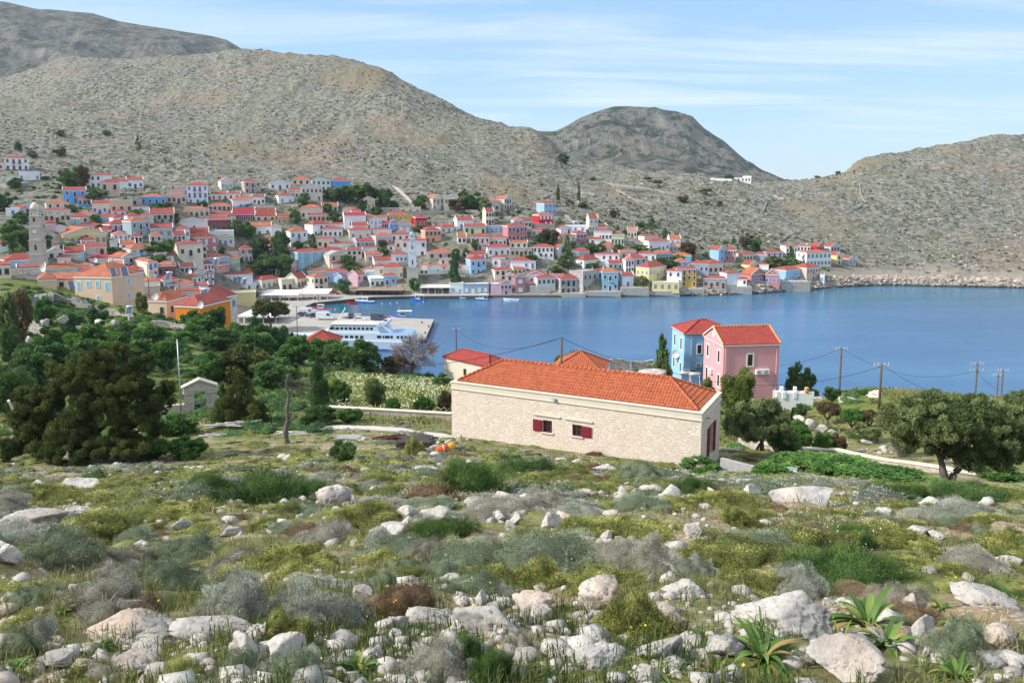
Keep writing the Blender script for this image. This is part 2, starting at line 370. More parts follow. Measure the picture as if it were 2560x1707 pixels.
# relief
def sstep(a, b, x):
    s = np.clip((x - a) / (b - a), 0, 1); return s*s*(3-2*s)
ytop = Yk[13][None, :]; yrid = Yk[16][None, :]; yshore = Yk[11][None, :]
hillm = sstep(0, 60, YY - ytop + 10)
rshore = sstep(0.42, 0.50, TT) * sstep(0, 14, YY - yshore + 2)
nearm = 1 - sstep(60, 130, YY)
G += nearm * (fbm(XX*0.22, YY*0.22, 3, 4)*0.5 + fbm(XX*1.3, YY*1.3, 9, 4)*0.16) * sstep(1.0, 6, YY) * (0.35 + 0.65*(1-sstep(35, 55, YY)))
leftm = sstep(80, 130, YY) * (1 - sstep(180, 210, YY)) * (TT < -0.32)
G += leftm * (fbm(XX*0.08, YY*0.08, 5, 4)*2.0)
G += hillm * (fbm(XX*0.012, YY*0.012, 21, 3)*7*sstep(60, 200, YY-ytop)*(1-0.8*sstep(-120, 0, YY-yrid)) + (ridged(XX*0.03, YY*0.03, 31, 4)-0.3)*2.6 + fbm(XX*0.11, YY*0.11, 41, 4)*1.9)
G += rshore * (1-hillm) * (fbm(XX*0.10, YY*0.10, 51, 4)*2.6 + 0.3)
GB = G
def gz_t(t, Y):
    fi = (math.log(max(Y, 1.06)) - LY0) / (LY1 - LY0) * (YN - 1); fj = (t - Tg[0]) / (Tg[-1] - Tg[0]) * (TN - 1)
    fi = min(max(fi, 0), YN - 1.001); fj = min(max(fj, 0), TN - 1.001)
    i, j = int(fi), int(fj); a, b = fi - i, fj - j
    return (GB[i, j]*(1-b) + GB[i, j+1]*b)*(1-a) + (GB[i+1, j]*(1-b) + GB[i+1, j+1]*b)*a
def gz(x, y): return gz_t(x / y, y)
def gz_np(x, y):
    t = x / y
    fi = np.clip((np.log(np.maximum(y, 1.06)) - LY0) / (LY1 - LY0) * (YN - 1), 0, YN - 1.001); fj = np.clip((t - Tg[0]) / (Tg[-1] - Tg[0]) * (TN - 1), 0, TN - 1.001)
    i = fi.astype(int); j = fj.astype(int); a = fi - i; b = fj - j
    return (GB[i, j]*(1-b) + GB[i, j+1]*b)*(1-a) + (GB[i+1, j]*(1-b) + GB[i+1, j+1]*b)*a
def hit(u, v, ymin=1.5, ymax=1500):
    """first ground point on the sight line through photo pixel (u, v)"""
    t, w = tw(u, v)
    fj = min(max((t - Tg[0]) / (Tg[-1] - Tg[0]) * (TN - 1), 0), TN - 1.001); j = int(fj); b = fj - j
    col = GB[:, j]*(1-b) + GB[:, j+1]*b
    d = col - (H + w * Yg)
    ok = (d >= 0) & (Yg >= ymin) & (Yg <= ymax)
    if not ok.any():
        k = int(np.argmax(np.where((Yg >= ymin) & (Yg <= ymax), d, -1e9))); Y = Yg[k]
    else:
        k = int(np.argmax(ok)); Y = Yg[k]
        if k > 0 and Yg[k-1] >= ymin:
            s = -d[k-1] / (d[k] - d[k-1] + 1e-9); s = min(max(s, 0), 1); Y = Yg[k-1] + s*(Yg[k] - Yg[k-1])
    return Vector((t*Y, Y, gz_t(t, Y)))
# ---- ground materials
def ground_material(name, far, crag=0.0):
    m = bpy.data.materials.new(name); m.use_nodes = True; t = m.node_tree; l = t.links.new
    b = t.nodes['Principled BSDF']; b.inputs['Roughness'].default_value = 0.95; b.inputs['Specular IOR Level'].default_value = 0.1
    ge = nn(t, 'ShaderNodeNewGeometry')
    def N(scale, det=6.0, rough=0.6, dist=0.0):
        n = nn(t, 'ShaderNodeTexNoise', i_Scale=scale, i_Detail=det, i_Roughness=rough, i_Distortion=dist); l(ge.outputs['Position'], n.inputs['Vector']); return n.outputs['Fac']
    def MRg(x, a, c, lo=0.0, hi=1.0):
        r = nn(t, 'ShaderNodeMapRange', i_From_Min=a, i_From_Max=c, i_To_Min=lo, i_To_Max=hi); l(x, r.inputs[0]); return r.outputs[0]
    def MX(f, A, B):
        x = nn(t, 'ShaderNodeMix', data_type='RGBA')
        if isinstance(f, float): x.inputs['Factor'].default_value = f
        else: l(f, x.inputs['Factor'])
        for k, c in (('A', A), ('B', B)):
            if isinstance(c, tuple): x.inputs[k].default_value = rgb(c)
            else: l(c, x.inputs[k])
        return x.outputs['Result']
    if far:
        rock = ramp(t, [(0.25, (.11,.098,.085)), (0.42, (.235,.218,.195)), (0.6, (.37,.348,.31)), (0.8, (.50,.475,.43))], N(0.55, 9.0, 0.72))
        scrub = ramp(t, [(0.3, (.05,.055,.035)), (0.5, (.105,.115,.062)), (0.75, (.19,.185,.11))], N(0.5, 5.0))
        grass = ramp(t, [(0.3, (.10,.12,.04)), (0.7, (.21,.20,.09))], N(0.2, 5.0))
        dry = ramp(t, [(0.3, (.20,.15,.08)), (0.7, (.36,.29,.18))], N(0.3, 5.0))
        c = MX(MRg(N(0.30, 9.0, 0.72), 0.46, 0.55), rock, scrub)
        c = MX(MRg(N(0.018, 6.0, 0.62), 0.50, 0.60, 0, 0.75), c, MX(MRg(N(0.25, 8.0, 0.7), 0.46, 0.56), rock, grass))
        c = MX(MRg(N(0.011, 5.0, 0.6, 0.4), 0.56, 0.66, 0, 0.6), c, dry)
        c = MX(MRg(N(0.009, 3.0, 0.5), 0.42, 0.34, 0, 0.40), c, (.34,.24,.17))
        if crag: c = MX(MRg(N(0.045, 9.0, 0.75), 0.49, 0.54, 0, crag), MX(0.55, c, (.12,.118,.12)), (.045,.065,.045))
        # steep faces are bare rock
        sp_ = nn(t, 'ShaderNodeSeparateXYZ'); l(ge.outputs['Normal'], sp_.inputs[0])
        c = MX(MRg(sp_.outputs['Z'], 0.80, 0.62, 0, .7 if crag else 1), c, rock)
        # wet/dark band and pale rock at the waterline
        sz = nn(t, 'ShaderNodeSeparateXYZ'); l(ge.outputs['Position'], sz.inputs[0])
        pale = ramp(t, [(0.3, (.24,.19,.15)), (0.5, (.42,.35,.28)), (0.75, (.58,.51,.43))], N(0.6, 8.0, 0.7))
        c = MX(MRg(sz.outputs['Z'], 7.0, 2.5, 0, 0.9), c, pale)
        c = MX(MRg(sz.outputs['Z'], 0.9, 0.35), c, (.05,.045,.035))
        l(c, b.inputs['Base Color'])
        bu = nn(t, 'ShaderNodeBump', i_Strength=1.0, i_Distance=2.5 if crag else 1.2); l(N(0.12 if crag else 0.45, 12.0 if crag else 9.0, 0.78), bu.inputs['Height']); l(bu.outputs[0], b.inputs['Normal'])
    else:
        soil = ramp(t, [(0.25, (.18,.12,.07)), (0.5, (.32,.24,.15)), (0.8, (.48,.40,.30))], N(6.0, 8.0, 0.7))
        peb = nn(t, 'ShaderNodeTexVoronoi', i_Scale=14.0); l(ge.outputs['Position'], peb.inputs['Vector'])
        pc_ = MX(MRg(peb.outputs['Distance'], 0.25, 0.42), (.50,.45,.38), soil)
        c = MX(MRg(N(1.1, 6.0, 0.65), 0.48, 0.60), pc_, soil)
        turf = ramp(t, [(0.3, (.075,.085,.035)), (0.5, (.165,.18,.06)), (0.75, (.30,.28,.12))], N(3.0, 8.0, 0.7))
        c = MX(MRg(N(0.45, 7.0, 0.66), 0.42, 0.54), c, turf)
        sy = nn(t, 'ShaderNodeSeparateXYZ'); l(ge.outputs['Position'], sy.inputs[0])
        meadow = ramp(t, [(0.3, (.07,.10,.02)), (0.5, (.13,.17,.03)), (0.7, (.22,.24,.06))], N(0.7, 7.0, 0.66))
        c = MX(MRg(sy.outputs['Y'], 60, 85, 0, 0.9), c, meadow)
        l(c, b.inputs['Base Color'])
        bu = nn(t, 'ShaderNodeBump', i_Strength=0.7, i_Distance=0.06); l(N(9.0, 8.0, 0.7), bu.inputs['Height']); l(bu.outputs[0], b.inputs['Normal'])
    return m
M_near = ground_material('stony_garrigue', False); M_far = ground_material('limestone_hill', True); M_crag = ground_material('crag_hill', True, .9); M_ridge = ground_material('ridge_hill', True, .7)
cut = int(np.searchsorted(Yg, 205.0))
def sheet(name, i0, i1, mat, label):
    V = np.stack([XX[i0:i1+1], YY[i0:i1+1], GB[i0:i1+1]], -1).reshape(-1, 3)
    n = i1 - i0 + 1
    idx = np.arange(n*TN).reshape(n, TN)
    Fc = np.stack([idx[:-1,:-1], idx[:-1,1:], idx[1:,1:], idx[1:,:-1]], -1).reshape(-1, 4)
    o = link(name, np_mesh(name, V, Fc, mat, smooth=True)); return tag(o, label, 'ground', kind='structure')
tag(sheet('ground', 0, cut, M_near, 'stony scrub slope in the foreground'), None, 'ground')
tag(sheet('hillside', cut, YN-1, M_far, 'bare limestone hills around the bay and under the town'), None, 'hill')
# the same slope carried on round and behind the viewer
gx_, gy_ = np.meshgrid(np.linspace(-70, 70, 281), np.linspace(-25, 60, 171)); kz = np.interp(gy_, [-25, 0, 1, 4, 12, 28, 50, 60], [H+6.5, H-1.25, H-1.55, H-2.7, H-5.45, H-11.0, H-18.2, H-20.6])
kz = kz+fbm(gx_*.22, gy_*.22, 3, 4)*.4*sstep(2, 8, np.hypot(gx_, gy_))-np.where((np.abs(gx_) < 1.12*gy_) & (gy_ > 1.2), 1.2, .03)
ii = np.arange(gx_.size).reshape(gx_.shape)
tag(link('ground', np_mesh('ground', np.stack([gx_, gy_, kz], -1).reshape(-1, 3), np.stack([ii[:-1,:-1], ii[:-1,1:], ii[1:,1:], ii[1:,:-1]], -1).reshape(-1, 4), M_near, smooth=True)), 'stony slope continuing beside and behind the viewpoint', 'ground', kind='structure')
# ---- separate far hills
def far_hill(name, pts, Yr, depth, foot_v, label, mat, seed, amp=1.0):
    us = np.linspace(pts[0][0], pts[-1][0], 420); vr = np.interp(us, [p[0] for p in pts], [p[1] for p in pts])
    rows = 130; V = np.zeros((rows, len(us), 3))
    for i in range(rows):
        s = i / (rows - 1)
        # front slope (0..0.75) then back slope
        if s < 0.75:
            q = s / 0.75; Y = Yr - depth * (1 - q); 
        else:
            q = 1 - (s - 0.75) / 0.25; Y = Yr + depth*0.8 * (1 - q)
        for_z = []
        t_ = (us - 1280.0) / F
        zr = H + np.array([tw(1280, v)[1] for v in vr]) * Yr
        zf = H + tw(1280, foot_v)[1] * (Yr - depth)
        e = q ** 0.85
        z = zf + (zr - zf) * e if s < 0.75 else -10 + (zr + 10) * e
        x = t_ * Y
        am = amp * math.sin(math.pi * min(q, 1) * 0.985) + 0.03
        z = z + am * (fbm(x*0.009, Y*0.009 + 0*x, seed, 4)*34 + (ridged(x*0.028, Y*0.028 + 0*x, seed+7, 4)-.3)*9) * min(1, q*3)
        V[i, :, 0] = x; V[i, :, 1] = Y; V[i, :, 2] = z
    idx = np.arange(rows*len(us)).reshape(rows, len(us))
    Fc = np.stack([idx[:-1,:-1], idx[:-1,1:], idx[1:,1:], idx[1:,:-1]], -1).reshape(-1, 4)
    o = link(name, np_mesh(name, V.reshape(-1, 3), Fc, mat, smooth=True)); return tag(o, label, 'hill', kind='structure')
far_hill('far_hill', [(1150,470),(1230,400),(1290,350),(1340,328),(1389,328),(1420,312),(1450,295),(1490,280),(1530,268),(1570,266),(1620,270),(1680,280),(1720,292),(1753,322),(1800,350),(1857,397),(1900,424),(1966,452),(2050,480)], 1150, 330, 455, 'rounded grey crag hill with dark scrub behind the saddle', M_crag, 61, 0.8)
far_hill('back_ridge', [(-900,-180),(-300,-60),(0,-6),(60,4),(140,22),(270,33),(330,52),(430,68),(540,88),(590,100),(630,125),(700,190),(800,300)], 1500, 500, 330, 'long grey mountain ridge at the upper left', M_ridge, 71, 0.7)
# ---- sea
def water_mat():
    m = bpy.data.materials.new('sea_water'); m.use_nodes = True; t = m.node_tree; l = t.links.new
    b = t.nodes['Principled BSDF']; b.inputs['Roughness'].default_value = 0.2; b.inputs['IOR'].default_value = 1.33
    b.inputs['Specular IOR Level'].default_value = 0.5
    ge = nn(t, 'ShaderNodeNewGeometry'); sx = nn(t, 'ShaderNodeSeparateXYZ'); l(ge.outputs['Position'], sx.inputs[0])
    # shallows over pale sand in the inner harbour, dark weed patches
    n = nn(t, 'ShaderNodeTexNoise', i_Scale=0.03, i_Detail=4.0); l(ge.outputs['Position'], n.inputs['Vector'])
    a = nn(t, 'ShaderNodeMapRange', i_From_Min=-20.0, i_From_Max=-75.0); l(sx.outputs['X'], a.inputs[0])
    a2 = nn(t, 'ShaderNodeMapRange', i_From_Min=285.0, i_From_Max=318.0); l(sx.outputs['Y'], a2.inputs[0])
    mxm = nn(t, 'ShaderNodeMath', operation='MAXIMUM'); l(a.outputs[0], mxm.inputs[0]); l(a2.outputs[0], mxm.inputs[1])
    ml = nn(t, 'ShaderNodeMath', operation='MULTIPLY'); l(mxm.outputs[0], ml.inputs[0])
    nr = nn(t, 'ShaderNodeMapRange', i_From_Min=0.35, i_From_Max=0.6, i_To_Min=0.35); l(n.outputs['Fac'], nr.inputs[0]); l(nr.outputs[0], ml.inputs[1])
    mx = nn(t, 'ShaderNodeMix', data_type='RGBA'); mx.inputs['A'].default_value = (.035,.12,.27,1); mx.inputs['B'].default_value = (.012,.13,.15,1); l(ml.outputs[0], mx.inputs['Factor'])
    wv_ = nn(t, 'ShaderNodeMapping'); wv_.inputs['Scale'].default_value = (0.006, 0.03, 1); l(ge.outputs['Position'], wv_.inputs[0])
    n7 = nn(t, 'ShaderNodeTexNoise', i_Scale=1.0, i_Detail=5.0, i_Roughness=0.6); l(wv_.outputs[0], n7.inputs['Vector'])
    m7 = nn(t, 'ShaderNodeMapRange', i_From_Min=0.35, i_From_Max=0.65); l(n7.outputs['Fac'], m7.inputs[0])
    x7 = nn(t, 'ShaderNodeMix', data_type='RGBA'); l(m7.outputs[0], x7.inputs['Factor']); l(mx.outputs['Result'], x7.inputs['A']); x7.inputs['B'].default_value = (.06,.165,.30,1)  # broad lighter reflection streaks of the wind, painted into the base colour
    l(x7.outputs['Result'], b.inputs['Base Color'])
    mp_ = nn(t, 'ShaderNodeMapping'); mp_.inputs['Scale'].default_value = (0.7, 1.0, 1.0); l(ge.outputs['Position'], mp_.inputs[0])
    w = nn(t, 'ShaderNodeTexNoise', i_Scale=1.3, i_Detail=5.0, i_Roughness=0.6); l(mp_.outputs[0], w.inputs['Vector'])
    w2 = nn(t, 'ShaderNodeTexNoise', i_Scale=0.035, i_Detail=4.0); l(ge.outputs['Position'], w2.inputs['Vector'])
    sr = nn(t, 'ShaderNodeMapRange', i_From_Min=0.35, i_From_Max=0.65, i_To_Min=0.35, i_To_Max=1.0); l(w2.outputs['Fac'], sr.inputs[0])
    bu = nn(t, 'ShaderNodeBump', i_Distance=0.10); l(w.outputs['Fac'], bu.inputs['Height']); l(sr.outputs[0], bu.inputs['Strength']); l(bu.outputs[0], b.inputs['Normal'])
    return m
wm = MB(); wm.add([(-3400,60,0),(3400,60,0),(3400,3000,0),(-3400,3000,0)], [(0,1,2,3)], water_mat())
tag(wm.build('water'), 'calm blue sea filling the bay', 'sea', kind='structure')
# ================================================================ TOWN
WALLS = dict(wh=((.86,.86,.84),'white'), cr=((.79,.70,.55),'cream'), be=((.64,.55,.43),'beige stone'), st=((.46,.41,.35),'grey stone'),
 bl=((.33,.54,.78),'pale blue'), bb=((.14,.42,.84),'bright blue'), gb=((.34,.41,.52),'blue-grey'), pk=((.74,.46,.52),'lilac pink'), rs=((.54,.23,.22),'rose red'),
 cm=((.36,.015,.05),'crimson'), rd=((.52,.02,.04),'scarlet'), ye=((.78,.64,.30),'pale yellow'), oc=((.70,.42,.06),'ochre yellow'), sa=((.80,.36,.24),'salmon'),
 lv=((.50,.54,.72),'lavender'), tq=((.50,.72,.74),'turquoise'), og=((.80,.25,.02),'orange'), gn=((.56,.64,.40),'pale green'), pc=((.72,.54,.40),'peach'),
 mr=((.26,.07,.08),'maroon'), tn=((.34,.45,.48),'teal grey'), gr=((.52,.52,.50),'light grey'), cy=((.10,.50,.78),'cyan'), te=((.26,.46,.58),'teal blue'), ow=((.74,.68,.58),'off-white'))
ROOFS = dict(r=((.34,.078,.058),'red'), o=((.43,.135,.07),'orange'), c=((.38,.04,.055),'crimson'), p=((.46,.20,.17),'faded pink'), g=((.42,.39,.34),'grey'), w=((.78,.77,.74),'white'), b=((.45,.15,.09),'brownish'))
PAN = dict(k=(.025,.025,.03), r=(.17,.02,.03), u=(.06,.16,.50), l=(.22,.52,.68), g=(.20,.28,.36), n=(.03,.12,.07), b=(.13,.06,.035), w=(.75,.76,.76), y=(.60,.45,.10), p=(.5,.25,.32))
def wallmat(k):
    c = WALLS[k][0]
    if k in ('be', 'st'): return masonry('rubble_'+k, [tuple(x*.7 for x in c), c, tuple(min(1, x*1.3) for x in c)], tuple(x*1.05 for x in c), scale=1.6, bump=0.4, edge=0.05)
    return paint('plaster_'+k, c, 0.85, 0.07, 0.35, stain=0.45)
def roofmat(k):
    """clay tile: courses come from height on the object, plus weather stains"""
    nm = 'tile_'+k
    if nm in MATS: return MATS[nm]
    c = ROOFS[k][0]; m = paint(nm, c, 0.8, 0.22, 0.6, stain=0.35)
    t = m.node_tree; b = t.nodes['Principled BSDF']; l = t.links.new
    co = nn(t, 'ShaderNodeTexCoord'); wv = nn(t, 'ShaderNodeTexWave', i_Scale=1.1, bands_direction='Z', i_Distortion=0.6); l(co.outputs['Object'], wv.inputs['Vector'])
    bu = nn(t, 'ShaderNodeBump', i_Strength=0.5, i_Distance=0.12); l(wv.outputs['Fac'], bu.inputs['Height']); l(bu.outputs[0], b.inputs['Normal'])
    return m
TRIM = paint('white_trim', (.80,.80,.78), 0.7, 0.05, 0.8, stain=0.25)
IRON = paint('dark_iron', (.03,.03,.035), 0.5, 0.1)
UW = {}
def unit_window(kind, pk, fk):
    key = (kind, pk, fk)
    if key in UW: return UW[key]
    # unit size window: x -.5...5, z 0..1, front at -y (metres)
    m = MB(); fr = TRIM if fk == 'w' else (paint('stone_surround', (.42,.34,.26), 0.9) if fk == 's' else paint('surround_'+fk, PAN[fk], 0.7))
    pm = paint('panel_'+pk, PAN[pk], 0.55, 0.08)
    e = 0.15; b0 = 0.0 if kind != 'w' else 0.07
    m.box(-.5-e*.6, -.5+e*.4, -.07, .06, 0, 1, fr); m.box(.5-e*.4, .5+e*.6, -.07, .06, 0, 1, fr)
    m.box(-.5-e*.6, .5+e*.6, -.075, .06, 1, 1.075, fr)
    if kind == 'w': m.box(-.5-e*.9, .5+e*.9, -.11, .06, -.07, 0, fr)
    m.box(-.5+e*.4, -.015, -.035, .05, 0.0, 1, pm); m.box(.015, .5-e*.4, -.035, .05, 0.0, 1, pm)
    m.box(-.015, .015, -.02, .05, 0, 1, fr)
    if pk in 'kbr': m.box(-.5+e*.4, .5-e*.4, -.045, -.036, .58, .62, pm)
    UW[key] = m.mesh('opening'); return UW[key]
def unit_balcony(w):
    key = ('bal', round(w, 1))
    if key in UW: return UW[key]
    m = MB(); m.box(-w/2, w/2, -1.0, .0, -.12, 0, TRIM)
    for z in (.45, .9): m.box(-w/2, w/2, -1.0, -.96, z, z+.05, IRON)
    k = max(3, int(w/.45))
    for i in range(k+1): x = -w/2 + w*i/k; m.box(x-.025, x+.025, -.99, -.95, 0, .9, IRON)
    for s in (-1, 1):
        m.box(s*w/2-.02, s*w/2+.02, -1.0, 0, .88, .93, IRON)
    UW[key] = m.mesh('balcony'); return UW[key]
def hip_roof(W, D, z0, ph, ov, mat, th=.16):
    m = MB(); x0, x1, y0, y1 = -ov, W+ov, -ov, D+ov
    w, d = x1-x0, y1-y0
    if w >= d: r0, r1 = (x0+d/2, (y0+y1)/2), (x1-d/2, (y0+y1)/2)
    else: r0, r1 = ((x0+x1)/2, y0+w/2), ((x0+x1)/2, y1-w/2)
    if abs(w-d) < .05: r1 = (r0[0]+.02, r0[1]+.02)
    zt = z0+th+ph
    vs_ = [(x0,y0,z0+th),(x1,y0,z0+th),(x1,y1,z0+th),(x0,y1,z0+th),(r0[0],r0[1],zt),(r1[0],r1[1],zt),(x0,y0,z0),(x1,y0,z0),(x1,y1,z0),(x0,y1,z0)]
    if w >= d: fs = [(0,1,5,4),(1,2,5),(2,3,4,5),(3,0,4)]
    else: fs = [(0,1,4),(1,2,5,4),(2,3,5),(3,0,4,5)]
    fs += [(6,9,8,7),(6,7,1,0),(7,8,2,1),(8,9,3,2),(9,6,0,3)]
    m.add(vs_, fs, mat)
    return m
def gable_roof(W, D, z0, ph, ov, mat, along='x', th=.16):
    m = MB()
    if along == 'x':
        s = ph/(D/2); e = s*ov
        m.prism([(-ov, z0-e), (D/2, z0+ph), (D+ov, z0-e), (D+ov, z0-e+th), (D/2, z0+ph+th), (-ov, z0-e+th)], 0, -ov*.6, W+ov*.6, mat)
    else:
        s = ph/(W/2); e = s*ov
        m.prism([(-ov, z0-e), (W/2, z0+ph), (W+ov, z0-e), (W+ov, z0-e+th), (W/2, z0+ph+th), (-ov, z0-e+th)], 1, -ov*.6, D+ov*.6, mat)
    return m
HOUSES = []
def house(loc, rz, W, D, h, typ, ph, wk, rk, wins='', wc='kw', side='', swc=None, label='', name='house', group='houses of the harbour town', found=3.0, trim=True, chimney=False, dist=300, wsz=None):
    r = root(name, loc, rz, label, 'house', group)
    wm_ = wallmat(wk); rm = roofmat(rk)
    m = MB(); m.box(0, W, 0, D, -found, h, wm_)
    if typ == 'p':
        m.prism([(0, h), (W, h), (W/2, h+ph)], 1, 0, D, wm_)
    if typ == 'g': m.prism([(0, h), (D, h), (D/2, h+ph)], 0, 0, W, wm_)
    if typ == 'l': m.prism([(0, h), (D, h), (D, h+ph)], 0, 0, W, wm_)
    if typ == 'f':
        for a in ((-.06, W+.06, -.06, .22), (-.06, W+.06, D-.22, D+.06), (-.06, .22, .22, D-.22), (W-.22, W+.06, .22, D-.22)): m.box(a[0], a[1], a[2], a[3], h-.02, h+.35, TRIM if wk == 'wh' else wm_)
    m.build('wall', r)
    if typ == 'h':
        if trim:
            c = MB()
            for a in ((-.16, W+.16, -.16, .0), (-.16, W+.16, D, D+.16), (-.16, 0, 0, D), (W, W+.16, 0, D)): c.box(a[0], a[1], a[2], a[3], h-.34, h+.0, TRIM)
            c.build('cornice', r)
        hip_roof(W, D, h, ph, .12, rm).build('roof', r)
    elif typ == 'g':
        gable_roof(W, D, h+.02, ph, .15, rm).build('roof', r)
        if trim:
            c = MB(); c.box(-.05, W+.05, -.10, 0, h-.42, h-.10, TRIM)
            for x in (-.22, W): c.prism([(-.2, h-.1), (D/2, h+ph+.25), (D+.2, h-.1), (D+.2, h+.25), (D/2, h+ph+.55), (-.2, h+.25)], 0, x, x+.22, TRIM)
            c.build('cornice', r)
    elif typ == 'p':
        gable_roof(W, D, h+.02, ph, .18, rm, 'y').build('roof', r)
        if trim:
            c = MB(); c.box(-.18, W+.18, -.20, 0, h-.12, h+.14, TRIM)
            c.prism([(-.2, h+.0), (W/2, h+ph+.02), (W+.2, h+.0), (W+.2, h+.30), (W/2, h+ph+.32), (-.2, h+.30)], 1, -.22, -.12, TRIM)
            c.build('cornice', r)
            if ph > 1.0:
                o = MB(); o.lathe([(.28, -.05), (.28, 0.0)], TRIM, 12, (W/2, 0, h+ph*.42), 'y'); o.lathe([(.17, -.07), (.17, -.05)], paint('panel_g', PAN['g']), 12, (W/2, 0, h+ph*.42), 'y'); o.build('round_vent', r)
    elif typ == 'l':
        mm = MB(); s = ph/D; mm.prism([(-.2, h-.2*s), (D+.1, h+ph+.1*s), (D+.1, h+ph+.16), (-.2, h-.2*s+.16)], 0, -.15, W+.15, rm); mm.build('roof', r)
        if trim: c = MB(); c.box(-.02, W+.02, -.12, 0, h-.4, h-.1, TRIM); c.build('cornice', r)
    elif typ == 'f':
        mm = MB(); mm.box(.22, W-.22, .22, D-.22, h, h+.06, rm); mm.build('roof', r)
    def openings(spec, wcol, length, place, fh_all):
        fl = spec.split('/'); nf = len(fl); fh = fh_all / nf
        for fi, row in enumerate(fl):
            zb = fh_all - (fi+1)*fh; n = len(row)
            if not n: continue
            cell = length / n
            for k, ch in enumerate(row):
                if ch == '_': continue
                kind = 'w' if ch == 'w' else 'd'
                ww = min(1.0 if kind == 'w' else 1.05, cell*.62); hh_ = min((1.45 if kind == 'w' else 2.15), fh*(.56 if kind == 'w' else .80))
                if wsz: ww *= wsz; 
                z = zb + (fh*.30 if kind == 'w' else fh*.05)
                z = min(z, fh_all-hh_-.5) if hh_ < fh_all-.7 else z
                x = cell*(k+.5)
                o = link('window' if kind == 'w' else 'door', unit_window(kind, wcol[0], wcol[1]), r)
                place(o, x, z); o.scale = (ww, 1, hh_)
                if ch == 'b':
                    bo = link('balcony', unit_balcony(min(cell*.9, 1.7)), r); place(bo, x, z)
    if wins and wins != '-': openings(wins, wc, W, lambda o, x, z: setattr(o, 'location', (x, -.0, z)), h)
    if side and side != '-':
        def pl(o, y, z): o.location = (0, D-y, z); o.rotation_euler = (0, 0, -math.pi/2)
        openings(side, swc or wc, D, pl, h)
    if chimney:
        c = MB(); cx, cy = W*.72, D*.62; c.box(cx-.3, cx+.3, cy-.25, cy+.25, h+.1, h+ph+.7, wm_); c.box(cx-.38, cx+.38, cy-.33, cy+.33, h+ph+.7, h+ph+.82, TRIM); c.build('chimney', r)
    return r
CROPS = dict(A=(0,370,5.8075), B=(350,400,5.8075), C=(700,430,5.8075), D=(0,570,5.8075), E=(350,590,5.8075), F=(700,600,5.8075), G=(1050,480,5.8075), H=(1400,500,5.8075), I=(1750,520,5.2267), S=(0,0,1.0))
def place_house(line):
    spec, label = line.split('|')
    q = spec.split(); k = q[0]; ox, oy, s = CROPS[k]
    a, b, sd, ye, yb, pk = [float(x) for x in q[1:7]]
    typ, wk, rk = q[7], q[8], q[9]
    wins = q[10] if len(q) > 10 else '-'; wc = q[11] if len(q) > 11 else 'kw'; side = '-'
    opt = dict(x.split('=') for x in q[12:])
    a, b, sd = [ox + x/s for x in (a, b, sd)]; ye, yb, pk = [oy + y/s for y in (ye, yb, pk)]
    side = opt.get('s', '-'); swc = opt.get('sc')
    if 'Y' in opt: Y = float(opt['Y'])
    else: Y = hit((a+b)/2, yb, 150).y
    Y += float(opt.get('dy', 0))
    ta, _ = tw(a, yb); tb, _ = tw(b, yb); tsd, _ = tw(sd, yb)
    Wp = (tb-ta)*Y; Sp = (ta-tsd)*Y
    if Sp > 0.15:
        D = max(6.0 if Wp > 5 else 4.5, .75*Wp, Sp/.82); D = float(opt.get('D', D)); psi = math.asin(min(.93, Sp/D)); W = Wp/max(math.cos(psi), .3)
    else:
        D = float(opt.get('D', min(max(5.5, .75*Wp), 9))); psi = 0.0; W = Wp
    rz = -math.atan(ta) + psi
    zb = zat(yb, Y); h = zat(ye, Y) - zb
    h = max(h, 2.2)
    # rows of the peak give the ridge height at the ridge's own depth
    if typ == 'p': ph = zat(pk, Y) - zb - h
    elif typ in 'hg': ph = zat(pk, Y + D/2*math.cos(rz)) - zb - h
    elif typ == 'l': ph = zat(pk, Y + D*math.cos(rz)) - zb - h
    else: ph = 0
    ph = min(max(ph, .5), 4.0 if typ != 'p' else 3.4)
    nm = opt.get('n', 'house')
    desc = '%s house' % WALLS[wk][1]
    rt = {'h': 'hipped roof', 'g': 'sloping roof', 'p': 'gable', 'l': 'lean-to roof', 'f': 'flat roof'}[typ]
    lab = '%s, %s %s, %s' % (desc, ROOFS[rk][1] if not (typ == 'f') else 'with', rt, label.strip())
    if typ == 'f': lab = '%s with flat roof, %s' % (desc, label.strip())
    o = house((ta*Y, Y, zb), rz, W, D, h, typ, ph, wk, rk, wins, wc, side, swc, lab, name='house', trim=opt.get('t', '1') == '1', chimney=(len(HOUSES) % 5 == 2 and typ in 'hg'), found=float(opt.get('f', 3.0)), wsz=float(opt['ws']) if 'ws' in opt else None)
    HOUSES.append((o, (a+b)/2, (ye+yb)/2, Y)); return o
